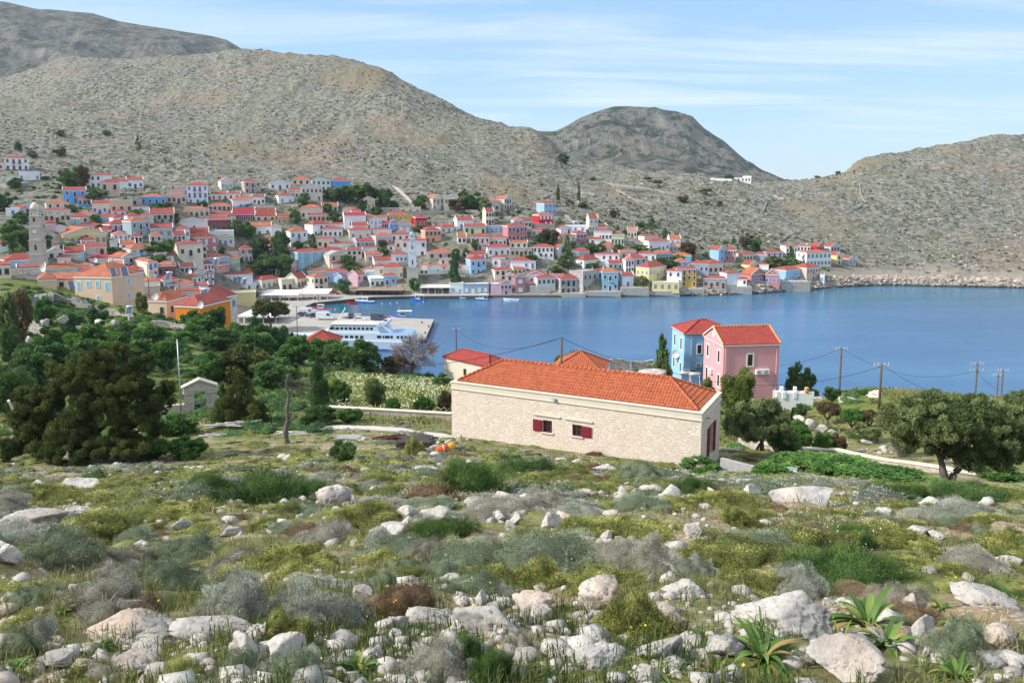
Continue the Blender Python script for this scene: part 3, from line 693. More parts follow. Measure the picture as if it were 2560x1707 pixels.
TOWN = '''
A 75 375 75 145 330 110 h wh r wbbw/dddd rw|highest at the far left, arcade below
A 280 545 280 345 495 345 f wh w w__w gw|below the highest house on the left
A 95 235 95 432 600 432 f wh w w gw|small annex behind the bush at upper left
A -40 55 -40 215 330 190 h cr r w rw|cut by the left edge, highest row
A 1315 1600 1315 395 590 368 h wh r ww__/bw__ kw D=6|behind the pinkish one in the top left group
A 1455 1720 1455 505 720 455 h pc r bb/w_ ks|two iron balconies, top left group
A 1660 1840 1640 480 610 438 l wh r - kw|veranda between two taller ones, top left group
A 1850 2065 1840 462 600 425 g wh r wdw kw|three openings, right end of top left group
A 925 1495 770 1272 1430 1168 p ye o wwwwwww gs D=16|large broad pediment and tall grey shutters
A 930 1225 930 610 820 570 g bb r wbw/ww_ rw|two storeys, white window frames, below the top left trees
A 1135 1305 1135 752 825 715 l bb r ddd rw dy=-3|annex with red awning beside the bright blue one
A 675 970 660 805 900 762 h cr o www kw|behind the one with five maroon shutters near clock tower
A 640 985 640 905 1110 865 h be r wwbww rs|five maroon shutters, right of the clock tower top
A 345 560 340 850 970 792 p lv r dd kw|dark porch, just left of the clock tower top
A 262 370 255 880 975 832 l lv r w uw|small wing left of the lavender porch
A 90 262 90 890 1000 880 f wh w w uw|small, by the trees at the left edge
A 310 485 310 975 1110 940 h wh r ww rw|behind the clock tower, left side
A 1345 1605 1345 805 980 765 g ow r wbwb uw|blue shutters, beside the peach flat-roofed one
A 1605 1905 1605 770 965 768 f pc w www rs|three dark red shutters, upper left
A 1860 2045 1855 718 865 715 f st g w ks|small, left of the bright blue one with dark windows
A 1630 1815 1630 925 1010 885 h wh r bb uw|blue doors, below the peach flat-roofed one
A 992 1285 985 1010 1100 955 h cr r ww rw|two red windows, above the turquoise box
A 1150 1370 1150 990 1030 955 h cr o - kw|roof peeping out behind the two-red-window one
A 1385 1700 1380 1015 1085 962 h bl r - uw|above the crimson one with white frames
A 1010 1150 1005 1062 1130 1060 f tq w w lw|small box left of centre upper rows
A 1115 1480 1110 1140 1245 1090 h wh r __www kw|behind the big pale yellow school
A 800 935 800 1182 1240 1130 p wh r - kw|small, behind the left end of the yellow school
A 1610 1905 1515 1115 1300 1052 h cm r wbww/___w lw|four big white frames and a white side wall
A 1918 2170 1800 1065 1330 1005 h tn o wbw/dw_ kw|balcony, right of the crimson four-frame one
A 2047 2222 2045 975 1110 940 h be r - kw|small, behind the teal grey balcony one
A 1925 2145 1925 900 935 860 h wh r w uw|small, below the bright blue wide one
A 660 785 655 1105 1200 1050 h pk r - kw|low, at the right flank of the clock tower
A 330 470 325 1400 1480 1340 h wh r - kw|low, at the left flank of the clock tower base
A -60 100 -60 1400 1530 1345 h wh r - kw|at the left edge, level with the tower foot
A 1600 1835 1570 1395 1450 1335 p wh r w kw|low gable below the crimson four-frame one
D 1135 1510 1130 280 420 218 h be r w_d ks|long roof in front of the yellow school
D 685 915 675 355 462 300 p cr g ww ks|pair of dark windows, right of the tower foot
D 938 1200 935 350 470 275 g bl r _w kw|right behind the stone one near the tower foot
D 928 1155 905 382 470 330 h be r - ks|small stone one right of the tower foot
D 765 860 760 295 345 250 h wh r - kw|tiny, just right of the tower
D 1295 1680 1290 470 545 395 h cr c ____w uw|large dark red roof in the lower left quarter
D 1905 2180 1800 310 430 235 h cr o wdw ls|light blue shutters, lower left quarter
D 1775 2015 1600 432 600 375 p gr o b/dd kw|glazed balcony under a broad gable
D 2162 2290 1935 497 735 450 h cr o bw/_w uw D=14|two blue-framed windows, tall lit side wall
D 85 480 35 515 585 380 h bl r - kw|broad roof in front of the tower foot
D -60 130 -60 545 740 512 l cr r ww ks|arched windows, cut by the left edge
D 255 610 250 632 700 580 g be r - ks|long low wing at lower left
D 645 1080 640 630 705 530 h be o - ks|broad low roof at lower left
D 562 790 555 838 885 655 h pc o - ks D=7|small pyramid roof nearest on the left
D 932 1120 800 552 655 485 h bl o - kw|roof left of the near blue-shuttered one
D 835 1010 830 500 530 440 h wh r - kw|roof second left of the dark red roof
D 1122 1350 1118 605 665 505 h wh o - kw|roof between the broad low roof and the dark red one
D 790 1165 785 762 885 665 l cr o w_ ks|lean-to annex with solar panel beside the near blue-shuttered one
D 2092 2310 2088 862 985 860 f pc g - ks D=9|annex right of the near blue-shuttered one
B 8 355 5 530 665 497 h bb o wwww kw|wide, four dark windows, upper left
B 392 652 388 510 642 472 h be o wwdw rs|three red-brown shutters, upper rows
B 398 645 394 455 505 418 h lv r - kw|roof behind the one with red-brown shutters
B 687 975 683 372 650 325 h wh r wbbw/dddd/wdw uw|three storeys, blue doors, top row
B 1182 1340 1140 302 440 255 p ow p wdw ls|pale gable alone above the top rows
B 1522 1750 1478 318 495 283 h st r wbw/dw_ kw|white frames and one iron balcony, top row
B 1880 2180 1875 335 440 288 p wh c wdw rw|red veranda, top row
B 1030 1270 1025 495 600 465 g cr r wwb bw|below the pale gable of the top row
B 1275 1450 1272 490 592 470 g wh r ww bw|attached right of the cream one under the pale gable
B 1348 1650 1290 580 720 542 h wh o _bbw uw|blue doors, above the maroon balcony one
B 1458 1630 1455 525 570 485 h be o - ks|roof above the blue-door one, upper middle left
B 1637 1810 1633 535 665 505 g wh r wdw rw|three dark red openings, upper rows
B 992 1305 988 665 755 612 h be o wwwww ks|row of five dark windows
B 637 990 632 715 850 680 h be o wwdww bs|row of brown shutters and brown door
B 1002 1315 1000 785 900 752 g cr r - ks|band between the five-dark-window one and the maroon one
B 975 1310 940 860 1040 805 h mr r dwddw ks|five tall openings under a white band
B 1358 1670 1352 790 910 700 g cm c _wwww kw|glazed balcony, middle of the left half
B 1677 1960 1672 815 912 705 g be r www ks|white parapet, three dark windows
B 1992 2270 1988 815 955 780 g oc r wwww uw|blue windows over a terrace
B 148 455 143 990 1145 940 g gr r www gs|grey-green shutters, left half
B 155 475 150 785 928 705 g st r dddd/www ks|open arcade on four posts, left half
B 590 965 582 892 1060 850 p wh o ww_ bw|broad gable with two small windows
B 645 980 640 1070 1160 992 g wh r - kw|low roof in front of the broad white gable
B 972 1350 970 1045 1240 1040 f wh w ___w uw|tall blank wall under the maroon one
B 797 1125 685 1130 1365 1062 h rs o wbw/wdw ww|large white shutters and balcony
B 1130 1345 1126 1112 1255 1075 p cr o wdw uw|three blue openings, right of the rose red one
B 572 905 492 1235 1590 1185 h cr r wbw/___ ks|tall, long iron balcony, lit white side
B 1562 1900 1555 965 1120 915 g wh o wdw bw|brown door, right of the dark trees
B 1908 2055 1900 965 1145 935 p wh r d rw|narrow gable with one red door
B 1900 2235 1830 1142 1240 1087 h oc o _ddd ks|porch above the big dark trees
B 1482 1680 1476 1240 1335 1232 f cm w ww uw|small, blue windows in white frames
E 1155 1480 1150 268 300 195 h wh o - kw|roof left of the small crimson flat one
E 1485 1900 1480 248 340 243 f cr w w_ww gs|long low, above the middle trees
E 948 1285 832 318 490 265 h bl o wwww uw|deep blue shutters, lower left
E 1290 1450 1285 315 505 262 h gn o wbw ls|turquoise shutters, right of the pale blue one
E 1117 1300 960 425 610 387 h sa o ww/wwww uw|two rows of blue windows
E 1612 1815 1460 520 610 457 h wh o _ww lw s=w_w|light blue shutters on two sides, near the quay
E 1170 1620 1165 566 700 527 h wh r - kw|long blank wall behind the modern white block
E 1527 1760 1195 700 815 698 f wh w wd kw s=w_w_ D=17|modern block with solar heaters on top
E 1772 2050 1640 645 800 590 h ow r wwww gs|four grey windows above the canopies
E 2060 2220 2015 640 800 638 f cr w bb ks|small, two balcony doors above the canopies
E 945 1080 903 540 745 495 p mr r wbw/www ww|narrow, white window frames, tall gable
E 792 935 590 540 690 490 p gr o _w kw|gable just left of the maroon gable
E 767 890 575 610 700 547 h tq o ww kw|low pyramid roof in front of the grey gable
E 260 510 255 435 585 367 h mr b ddd ks|three tall dark openings and parapet
E 377 485 373 290 392 262 l wh r w yw|small, yellow-framed window
E 225 380 150 255 335 190 h ow r w gw|small roof above the dark bushes, left
E 347 560 70 640 775 571 h ow r dww lw D=16|pale blue door, long red roof, lower left
E 62 280 60 700 770 610 h wh o - kw|small pyramid roof behind the peach annex
E 402 760 398 705 815 640 h cr o w__ us|one blue door under an orange roof, lower left
E 590 965 585 780 830 695 g be r - ks|long red roof in front of the maroon gable
E 520 850 515 878 910 815 g be r - ks|dark long roof behind the near ribbed roofs
E 1235 1670 1230 846 1015 845 f ye g - ks|blank yellow wall right of the near ribbed red roof
F 148 400 30 365 505 295 p pk r wbw pp|balcony gable above the waterfront canopies
F 45 320 40 285 335 235 g gn r - kw|roof just above the lilac pink gable
F 268 640 150 180 445 132 h te r www/wdw/ww_ lw|three storeys, light blue doors, near the quay
F 642 960 565 157 250 105 h cr r - ks|red roof right of the teal blue one
F 722 1135 715 82 130 52 h wh r - kw|long white band under a red roof, mid town
F 722 962 640 225 425 170 p be g ww/ww ks|old stone gable with grey roof
F 760 975 708 350 440 305 h wh r - kw|small, in front of the old grey gable
F 972 1190 968 150 305 120 g cr r www/bd_ ks|two storeys with balcony, middle of town
F 1247 1490 1205 217 335 175 g pc o w_ gs|orange roof left of the long white one
F 1192 1410 1190 145 185 92 h wh r - kw|roof with water heater above the peach one
C 1112 1405 1050 1010 1110 970 g gb r w_w_w kw|low wall with white frames, mid town
F 1372 1735 1310 300 410 245 g wh r - kw|long blank wall left of the bell tower
F 1512 1790 1507 397 595 335 h cr r w_d_w gs|grey shutters and blue door left of the bell tower
F 1368 1505 1364 387 525 342 h cr r _w gs|narrow, attached left of the grey-shutter one
F 1617 1850 1612 207 345 160 h wh r _www uw|three deep blue doors beside the bell tower
C 1770 2125 1765 1000 1245 960 h wh r w__w/__w rs|red shutters, behind the bell tower
F 402 655 398 467 525 430 h gr r - kw|low roof under the teal blue one
F 658 985 655 457 635 420 h lv r w_w_ kw|white-framed windows near the round tree
F 502 700 398 547 765 490 h cr o wbw/ww_ ks s=w_w/_|stone-coloured, two storeys, beside the long canopy
F 252 395 90 567 705 490 g cr r dbd ks|dark doors behind the long white canopy
F 902 1035 773 535 672 495 g bl r - kw|behind the big round waterfront tree
F 1130 1252 990 515 695 450 g pk o wb/w_ kw|above the brown taverna roof
F 1313 1515 1255 565 695 520 l wh w wbb kw|white roof café front with dark balcony
F 1512 1692 1508 520 665 478 h bl r bw rw|right end above the brown taverna roof
F 1042 1245 1038 440 475 400 h wh r - kw|roof above the taverna, left one
F 1205 1370 1202 462 505 415 h ow p - kw|faded pink roof above the taverna
F 1240 1392 1236 468 535 440 l tq w - kw|between the faded pink roof and the white café
C 172 435 168 115 190 68 h cr o www ks|three dark windows, top row
C 465 730 458 122 285 88 p wh g wwww/__ww kw|left of the bright blue one on the top row
C 318 612 312 220 440 170 p ow p wwwww/__w rw|five red-framed openings, upper rows
C 742 1020 720 125 292 82 h bb r w_bbw rw|maroon shutters and long balcony, top row
C 117 320 112 257 410 215 h be r wwww kw|four windows below the top row, left of red-framed one
C -20 200 -60 345 480 308 h wh r wd ls|terrace in front, below the top row
C 303 615 300 530 700 475 h cr o wwww ks|four dark windows left of the upper trees
C 612 840 605 500 585 450 g be o __d ks|half ruined, broken orange roof
C 1205 1380 1175 405 548 362 p ye r wdw gw|alone among the dark trees
C 908 1105 905 562 600 510 h cr b - ks|faded roof above the white one with crimson roof
C 937 1250 912 630 838 590 g wh c _wbww kw|tall white with crimson roof
C 1267 1560 1260 647 725 610 l wh o - kw|behind the small pediment with blue doors
C 1302 1480 1296 702 838 655 p wh r wdw/_dw lw|light blue doors and temple gable
C 1582 1845 1560 607 725 570 h oc r wwww gw|grey-blue windows in white frames
C 1847 1915 1845 642 755 640 f oc w - kw|blank wing right of the ochre one
C 1492 1570 1488 745 832 715 l cm c w kw|narrow, squeezed beside the bright blue gable
C 1592 1712 1560 752 865 698 p bb r ww/_d uw|small gable with three tiny windows
C 1718 1900 1715 762 885 695 p gr r wd ww|white-edged gable right of the bright blue one
C 1975 2140 1920 657 810 625 h rd c www rw|white corners, above the bell tower
C 1482 1730 1478 532 605 530 f st g _w_ ks|roofless walls above the ochre one
C 1737 2045 1733 522 625 520 f be g wwd ks|long roofless walls above the scarlet one
C 412 715 408 627 735 588 h be r wdwdw rs|five red shutters, centre left
C 482 720 365 767 945 712 h wh r _ww/www kw|outside stair, centre left
C 627 905 620 830 965 790 h wh r wwww kw|row of four dark windows, centre
C 722 1020 718 772 830 730 h wh r - kw|red roof above the four-window one
C 1052 1280 1030 777 885 738 g wh r - kw|red roof below the tall white with crimson roof
C 1012 1325 990 847 995 800 h cr r wbw uw|long blue balcony
C 1342 1620 1338 885 905 842 h wh r - kw|roof left of the bell tower cross
C 1397 1635 1335 935 1080 885 h gr o wbw nw|green shutters in white frames
C 1612 1885 1608 915 1010 875 h wh r ddd kw|open porch left of the bell tower
C 157 400 95 867 1085 812 h wh o wbw/_d_ uw|blue shutters and balcony, left of the cypress
C 542 780 538 970 1115 940 h cr r wdw ks|dark openings right of the cypress
C 1557 1665 1553 1072 1145 1042 h wh r w kw|tiny, left of the bell tower
C 1667 1765 1663 1010 1125 1008 f be g w ks|small square beside the bell tower
G 187 345 83 93 275 40 p cr o wdw/w_w gs|left half of the terrace villa on the hill
G 347 535 343 98 275 45 p cr o wdw/_dw gs|right half of the terrace villa on the hill
G 880 1170 840 130 305 95 h be b www ks D=7|ruined, broken roof, on the hill right of the villa
G 1227 1330 1095 97 270 52 p be o wdw/wdw ks|tall gable behind the ruin on the hill
G 1802 1975 1688 167 335 135 h bl r www/www nw|terrace above the scarlet one on the hill
G 1727 1935 1628 337 512 293 h rd o wwww/_ww ww|white balcony posts, on the hill
G 2150 2300 2140 167 218 145 g pc p w uw|small shed near two cypresses
G 542 780 488 407 545 362 g wh r dd uw|two dark blue openings below the terrace villa
G 642 955 633 502 615 465 g gn r wd_d ks|white awning, right of centre
G 302 545 235 520 605 475 h cr r wwd uw|blue shutters above the white mansion
G 952 1200 948 512 585 510 f gb w wwww uw|long, water tanks on top
G 167 480 162 442 505 440 f st g w_w us|long low grey wall, two blue windows
G 1277 1560 1200 497 722 455 h rs r wwbww/wdwdw kw|two rows of white-framed windows, right of centre
G 1612 1860 1608 557 655 515 h be r www gs|three grey shutters right of the big rose one
G 77 310 15 562 755 502 h sa r wwww/ww_ bs|rose salmon cube right of the bell tower
G 737 1010 732 657 855 605 h be r wwbw/_bw rw|maroon windows with white frames and balcony
G 1017 1260 1013 667 795 625 h be r dwdw kw|dark openings left of the small orange roof
G 1302 1560 1298 735 815 705 g be o www ks|under the big rose house, stone wall
G 982 1320 943 805 945 755 h wh r wbww bw|broad white with dark brown shutters
G 1312 1630 1308 825 945 823 f st g wwdww ks|roofless row of five openings
G 1642 1940 1638 800 965 755 h wh r wbwww/_www rw|red shutters and long balcony
G 2010 2130 1938 810 965 765 p wh r b/_ rw|narrow gable with red balcony
G 2072 2255 1985 642 812 605 h ye r www/_ww gw|blue-grey shutters behind the dark cypress
G 112 485 98 882 990 830 h be o www ks|hole in the roof, above the church
G 287 480 278 1010 1055 965 p wh r ww rw|tiny temple gable behind the church roof
G 737 965 665 985 1215 922 h bl r wbw/wdw kw|tall cube right of the church
G 672 960 668 905 992 860 g wh r __w uw|red roof behind the tall pale blue cube
G 1052 1240 1048 950 1095 925 h wh r w_ kw|small, left of the little stone house with blue window
G 1167 1300 1120 990 1110 952 h be o w uw|little, single blue window
G 1312 1680 1308 1000 1115 940 h wh r __dd uw|two blue doors under wide eaves
G 1305 1520 1300 1036 1105 985 h wh r - kw|roof under the wide eaves, left
G 1357 1540 1298 1120 1195 1070 g ye o www nw|three small green windows
G 1087 1330 1030 1135 1295 1100 h ow r wbw/_dd ks|iron balcony right of the tall pale blue cube
G 1237 1370 1233 1210 1400 1182 p ow p w/d_ bs|pinkish gable left of the rose red tower house
G 1387 1530 1365 1235 1485 1195 p rs r w/w ww wsz=1|tower-like with two big white openings, on the shore
G 1167 1335 1148 1345 1495 1285 p pk r www/_d_ rw|tiny temple front on the quay
G 1027 1165 1022 1345 1485 1343 f pk w - kw|blank block left of the tiny temple front
G 1702 1965 1650 1250 1480 1205 h ow r wwww/_d__ kw|white frames, near the shore wall
G 1552 1820 1548 1215 1335 1150 p pk r w_ kw|gable between the rose tower house and its neighbour
H 8 315 -68 1150 1375 1080 h st r wddw/wddw ks|double iron balcony, on the shore
G 1887 2075 1883 1215 1260 1175 g pk r - kw|roof behind the shore house with iron balcony
G 632 1000 628 1345 1495 1343 f gb w wdww ww D=7|long waterfront block with four white openings
G 432 630 428 1335 1495 1333 f wh w wd lw D=7|light blue door, middle of the waterfront block
H 72 375 68 385 475 383 f wh w _ww uw|solar panels on top, behind the rose one
H 8 170 -60 420 500 380 p wh r _d bw|small gable behind the yellow one with grey shutters
H 237 385 160 490 625 448 h rs r wbw/w__ kw|narrow, left of the stair street
H 492 685 423 395 450 350 g cr r - kw|highest on the right part of the town
H 497 755 492 450 605 418 h wh r _wwww kw|four small windows, upper right part
H 742 930 738 500 645 465 h gn r dddd kw|wide dark awning, upper right part
H 422 620 418 575 645 540 h wh r d_ bs|low, left of the four-small-window one
H 1225 1430 1118 530 645 498 h cr r ww__ uw|behind the white one with blue shutters
H 1292 1585 1210 598 760 555 h wh r w_bbw uw|blue shutters, large, right part of town
H 1592 1795 1588 650 765 615 h cr o wwww gs|four grey windows, highest on the right
H 602 840 560 680 760 615 h wh o ww kw|orange roof beside a dark tree
H 502 860 498 785 890 757 h wh r _www rw|long white wall with a red roof
H 865 1105 817 735 875 707 h pc r ww bs|two brown windows, right part of town
H 1112 1390 1108 780 895 740 h wh r _ww kw|heater on the roof, right part
H 1387 1625 1300 778 915 728 h gb o wwdww kw|five white frames, terrace balustrade
H 1627 1900 1623 808 895 762 h cy o _ww_ kw|striped awning
H 1017 1250 948 850 945 785 h bl r wbw kw|balcony with a red awning below
H 347 620 195 880 1015 800 h wh r dddd kw s=_w/_w|deep red veranda on pillars
H 707 970 620 920 1025 880 g gb r wwdw kw|white window frames, low, white side gable
H 192 425 188 745 835 695 h gr r wwww lw|glazed teal veranda
H 332 605 130 1050 1355 1048 f st g wwww/wwdww ks|roofless mansion on the shore
H 612 840 596 1045 1325 985 h te o wbw/wdw kw|shore cube with white frames and long balcony
H 902 1065 845 1100 1275 1050 g wh r _d_ uw|blue door, small, on the shore
H 1287 1540 1096 985 1275 905 h ye r wwbww/w_w_w gw s=www/_|largest on the shore, green-grey shutters
H 1335 1722 1330 1200 1312 1198 f ye w wwww gs D=6 dy=-1 f=1|low terrace block before the largest shore house
H 1547 1760 1543 1030 1245 990 h wh r ww/__w rw|red shutters right of the largest shore house
H 1692 1975 1640 1000 1270 965 h oc r wdww/wdww/_w_w rw|stacked balconies, on the shore
H 1872 2150 1868 925 1060 880 h gb r wdww kw|white frames, behind the ochre one
H 2072 2400 2040 1135 1285 1095 h st r wdwd rs|four dark red openings, on the shore
I 108 295 20 728 875 675 h cr r www ks|right neighbour of the blue-grey one with white frames
I 242 325 125 545 710 505 p bl r w/w kw|tall gable with a broad lit side
I 322 460 318 548 695 505 h rs r wwww/ww kw|white frames, attached to the tall pale blue gable
I 567 720 465 608 705 568 h gn r wdww kw|behind the white stair, far right group
I 722 840 718 605 690 568 h gb r - uw|blue veranda right of the pale green one
I 862 1070 800 580 650 540 h lv r wwd rw|red beams over the porch
I 1122 1262 1048 500 605 478 h wh o wwww kw|rear block of the white hotel row, left
I 1267 1430 1264 500 565 478 h wh o wwww kw|rear block of the white hotel row, right
I 1532 1615 1440 500 565 462 p rd r ww kw|small gable on the last ridge
I 1707 1815 1622 500 585 462 p gr r www ks|small gable right of the scarlet gable
I 1387 1690 1258 585 770 555 h wh o wwwwww/wwwwwww gs s=ww/|long two-storey hotel above the point
I 1782 1845 1690 615 745 580 p ye r b/b kw|narrow gable with dark balconies at the end
I 1947 2030 1850 655 765 632 p gr r ww gs|last small gable at the right end
I 347 520 253 855 1025 812 h wh r - kw|blank white front on the shore
I 487 605 484 930 1015 905 h wh r _w kw dy=-1 f=1|small lower wing of the blank white one
I 652 770 538 742 805 700 p ye r - ks|behind the double gable, far right
I 667 852 530 875 1000 795 p rs o wwww uw|left half of the double gable, blue shutters
I 850 1030 849 875 1000 800 p rs o wwww uw|right half of the double gable, blue shutters
I 1117 1312 925 815 975 770 h bl r dbd/d_d lw|long balcony, far right shore
I 1387 1560 1190 785 975 728 h pc r wwdww/_dd rw|striped with white frames, last large one on the shore
I 1562 1620 1558 880 975 878 f wh w w lw|little box by the last large shore house
I 772 890 768 770 800 740 h wh r - kw|roof right of the small pale yellow gable
D 1645 2090 1160 715 1140 540 h pc o w/w lw s=dwwd/__w_ Y=196|nearest on the left, light blue shutters and balconies
E 395 690 145 945 1200 825 h pc o w_ ks Y=192 s=_w|satellite dish on its eave, left of the orange one
E 1000 1415 690 942 1180 785 h be r ___w us Y=202|near ribbed red roof with a steel water tank
E 878 1325 552 1026 1400 893 h og r - kw Y=186 s=w_|bright plain walls half hidden by trees
'''
for ln in TOWN.strip().split('\n'):
    try: place_house(ln.replace('wsz=1', 'ws=1.5').replace(' s=ww/|', ' s=ww/ww|'))
    except Exception as e: print('HOUSE FAIL', ln, e)

# smaller neighbours wedged into the gaps of the old town
frng = random.Random(21); fillers = 0
for _ in range(6000):
    if fillers >= 34: break
    if frng.random() < .6: u, v = frng.uniform(190, 700), frng.uniform(560, 700)
    else: u, v = frng.uniform(560, 1700), frng.uniform(520, 700)
    g_ = hit(u, v, 200)
    if g_.y > 372 or g_.y < 212 or (u < 560 and v > 700) or g_.z < 2.5: continue
    best = min(HOUSES, key=lambda q: (q[0].location.x+3.5-g_.x)**2+(q[0].location.y+3-g_.y)**2)
    dmin = min(max(abs(q[0].location.x+3.0-g_.x-2.5), abs(q[0].location.y+3.5-g_.y-2.5)) for q in HOUSES)
    if dmin < 5.6 or dmin > 11: continue
    if abs(u-98) < 40 or (1000 < u < 1200 and v > 640): continue
    w_ = frng.uniform(24, 38)*300/g_.y/1.1; h_ = frng.choice([18, 20, 24, 34]); wk = frng.choice(['wh','wh','wh','cr','cr','ow','be','bl','pc','gr']); rk = frng.choice(['r','r','o','r','p']); typ = frng.choice('hhhg')
    wins = frng.choice(['ww','wdw','www','wd','ddw']) + ('/wdw' if h_ > 30 else '')
    q = best[0]['label'].split(', ', 2)
    nb = q[0]+', '+q[-1]
    nb = ' '.join(nb.split()[:16-6-len(WALLS[wk][1].split())-1]).rstrip(',')
    place_house('S %g %g %g %g %g %g %s %s %s %s %s|x' % (u, u+w_, u-frng.uniform(0, 10), v-h_, v, v-h_-9, typ, wk, rk, wins, frng.choice(['kw','ks','uw','rw','gw'])))
    HOUSES[-1][0]['label'] = 'small %s house squeezed beside the %s' % (WALLS[wk][1], nb); fillers += 1
print('fillers', fillers)
# ================================================================ TILED ROOFS (real courses of barrel tiles)
def tile_mat(name, c, c2):
    m = paint(name, c, 0.8, 0.18, 5.0, stain=0.30); t = m.node_tree; l = t.links.new; b = t.nodes['Principled BSDF']
    src = b.inputs['Base Color'].links[0].from_socket
    co = nn(t, 'ShaderNodeTexCoord'); mp_ = nn(t, 'ShaderNodeMapping'); mp_.inputs['Scale'].default_value = (1/.24, 1/.34, 1/.34); l(co.outputs['Object'], mp_.inputs[0])
    v = nn(t, 'ShaderNodeTexVoronoi', i_Scale=1.0, i_Randomness=0.35); l(mp_.outputs[0], v.inputs['Vector'])
    sc_ = nn(t, 'ShaderNodeSeparateColor'); l(v.outputs['Color'], sc_.inputs[0])
    mr = nn(t, 'ShaderNodeMapRange', i_To_Min=.82, i_To_Max=1.13); l(sc_.outputs[0], mr.inputs[0])
    mu = nn(t, 'ShaderNodeVectorMath', operation='SCALE'); l(src, mu.inputs[0]); l(mr.outputs[0], mu.inputs['Scale']); l(mu.outputs[0], b.inputs['Base Color'])
    return m
def slope_tiles(bmo, poly, mat_i, pitch=0.22, course=0.38, hgt=0.045, step=0.04, sub=4):
    """poly[0]->poly[1] is the eave; fills polygon (3D, planar) with a wavy stepped tile sheet"""
    p = [Vector(q) for q in poly]; ux = (p[1]-p[0]).normalized(); n = (p[1]-p[0]).cross(p[2]-p[0]).normalized()
    if n.z < 0: n = -n
    uy = n.cross(ux); 
    if uy.z < 0: uy = -uy
    A = [(q-p[0]).dot(ux) for q in p]; Bv = [(q-p[0]).dot(uy) for q in p]
    a0, a1, b1 = min(A), max(A), max(Bv)
    na = int((a1-a0)/pitch*sub)+1; nb = int(b1/course)+1
    b = bmesh.new(); rows = []
    for j in range(nb+1):
        for (dy, e) in ((0.0, step), (0.96, 0.0)):
            y = (j+dy)*course
            if j == nb and dy > 0: continue
            r_ = []
            for i in range(na+1):
                a = a0 + i*pitch/sub; h = e + hgt*(0.5+0.5*math.cos(2*math.pi*i/sub))
                r_.append(b.verts.new(p[0]+ux*a+uy*y+n*h))
            rows.append(r_)
    for j in range(len(rows)-1):
        for i in range(na): 
            f = b.faces.new((rows[j][i], rows[j][i+1], rows[j+1][i+1], rows[j+1][i])); f.material_index = mat_i
    k = len(p)
    c = sum(p, Vector())/k
    for i in range(k):
        e = p[(i+1) % k]-p[i]; pn = e.cross(n).normalized()
        if pn.dot(c-p[i]) > 0: pn = -pn
        bmesh.ops.bisect_plane(b, geom=b.verts[:]+b.edges[:]+b.faces[:], plane_co=p[i], plane_no=pn, clear_outer=True)
    me = bpy.data.meshes.new('t'); b.to_mesh(me); b.free(); bmo.from_mesh(me); bpy.data.meshes.remove(me)
def tiled_hip(W, D, z0, ph, ov, mat, capmat, parent, pitch=.22, course=.38, gable=False):
    x0, x1, y0, y1 = -ov, W+ov, -ov, D+ov; zt = z0+ph
    if gable: r0, r1 = (x0, (y0+y1)/2, zt), (x1, (y0+y1)/2, zt)
    elif x1-x0 >= y1-y0: h_ = (y1-y0)/2; r0, r1 = (x0+h_, (y0+y1)/2, zt), (x1-h_, (y0+y1)/2, zt)
    else: h_ = (x1-x0)/2; r0, r1 = ((x0+x1)/2, y0+h_, zt), ((x0+x1)/2, y1-h_, zt)
    a, b_, c, d = (x0,y0,z0), (x1,y0,z0), (x1,y1,z0), (x0,y1,z0)
    bm = bmesh.new()
    if x1-x0 >= y1-y0 or gable:
        polys = [[a,b_,r1,r0],[c,d,r0,r1]] + ([] if gable else [[b_,c,r1],[d,a,r0]])
        caps = [[r0,r1]] + ([[a,r0],[d,r0],[b_,r1],[c,r1]])
    else:
        polys = [[a,b_,r0],[b_,c,r1,r0],[c,d,r1],[d,a,r0,r1]]; caps = [[r0,r1],[a,r0],[b_,r0],[c,r1],[d,r1]]
    for q in polys: slope_tiles(bm, q, 0, pitch, course)
    me = bpy.data.meshes.new('roof'); bm.to_mesh(me); bm.free(); me.materials.append(mat)
    o = link('roof', me, parent)
    u = MB()
    z9 = z0-.02
    u.box(x0+.02, x1-.02, y0+.02, y1-.02, z9-.12, z9, mat); u.build('eave_board', parent)
    k = MB()
    for q in caps:
        A, B = Vector(q[0]), Vector(q[1]); n = max(2, int((B-A).length/.38)); 
        for i in range(n):
            s0, s1 = i/n, (i+1.12)/n
            k.tube([A.lerp(B, s0)+Vector((0,0,.05)), A.lerp(B, min(s1, 1))+Vector((0,0,.09))], .11, capmat, 8)
    k.build('ridge_tiles', o, smooth=True)
    return o
T_OR = tile_mat('clay_orange', (.42,.115,.05), None); T_CAP = tile_mat('clay_cap', (.48,.13,.055), None)
T_RD = tile_mat('clay_red', (.37,.065,.05), None); T_CY = tile_mat('clay_yellow', (.66,.30,.08), None)
STONE_CR = masonry('cream_rubble', [(.68,.53,.40),(.79,.65,.51),(.73,.59,.47),(.83,.73,.62)], (.76,.59,.44), scale=3.4, bump=0.65, sq=(1,1,1.6), edge=0.07)
PL_CR = paint('cream_render', (.68,.60,.49), 0.8, 0.05, 1.0, stain=.3)
MAROON = paint('maroon_paint', (.20,.02,.035), 0.5, 0.1)
GLASS = paint('window_glass', (.03,.04,.05), 0.08, 0.05, spec=0.7)
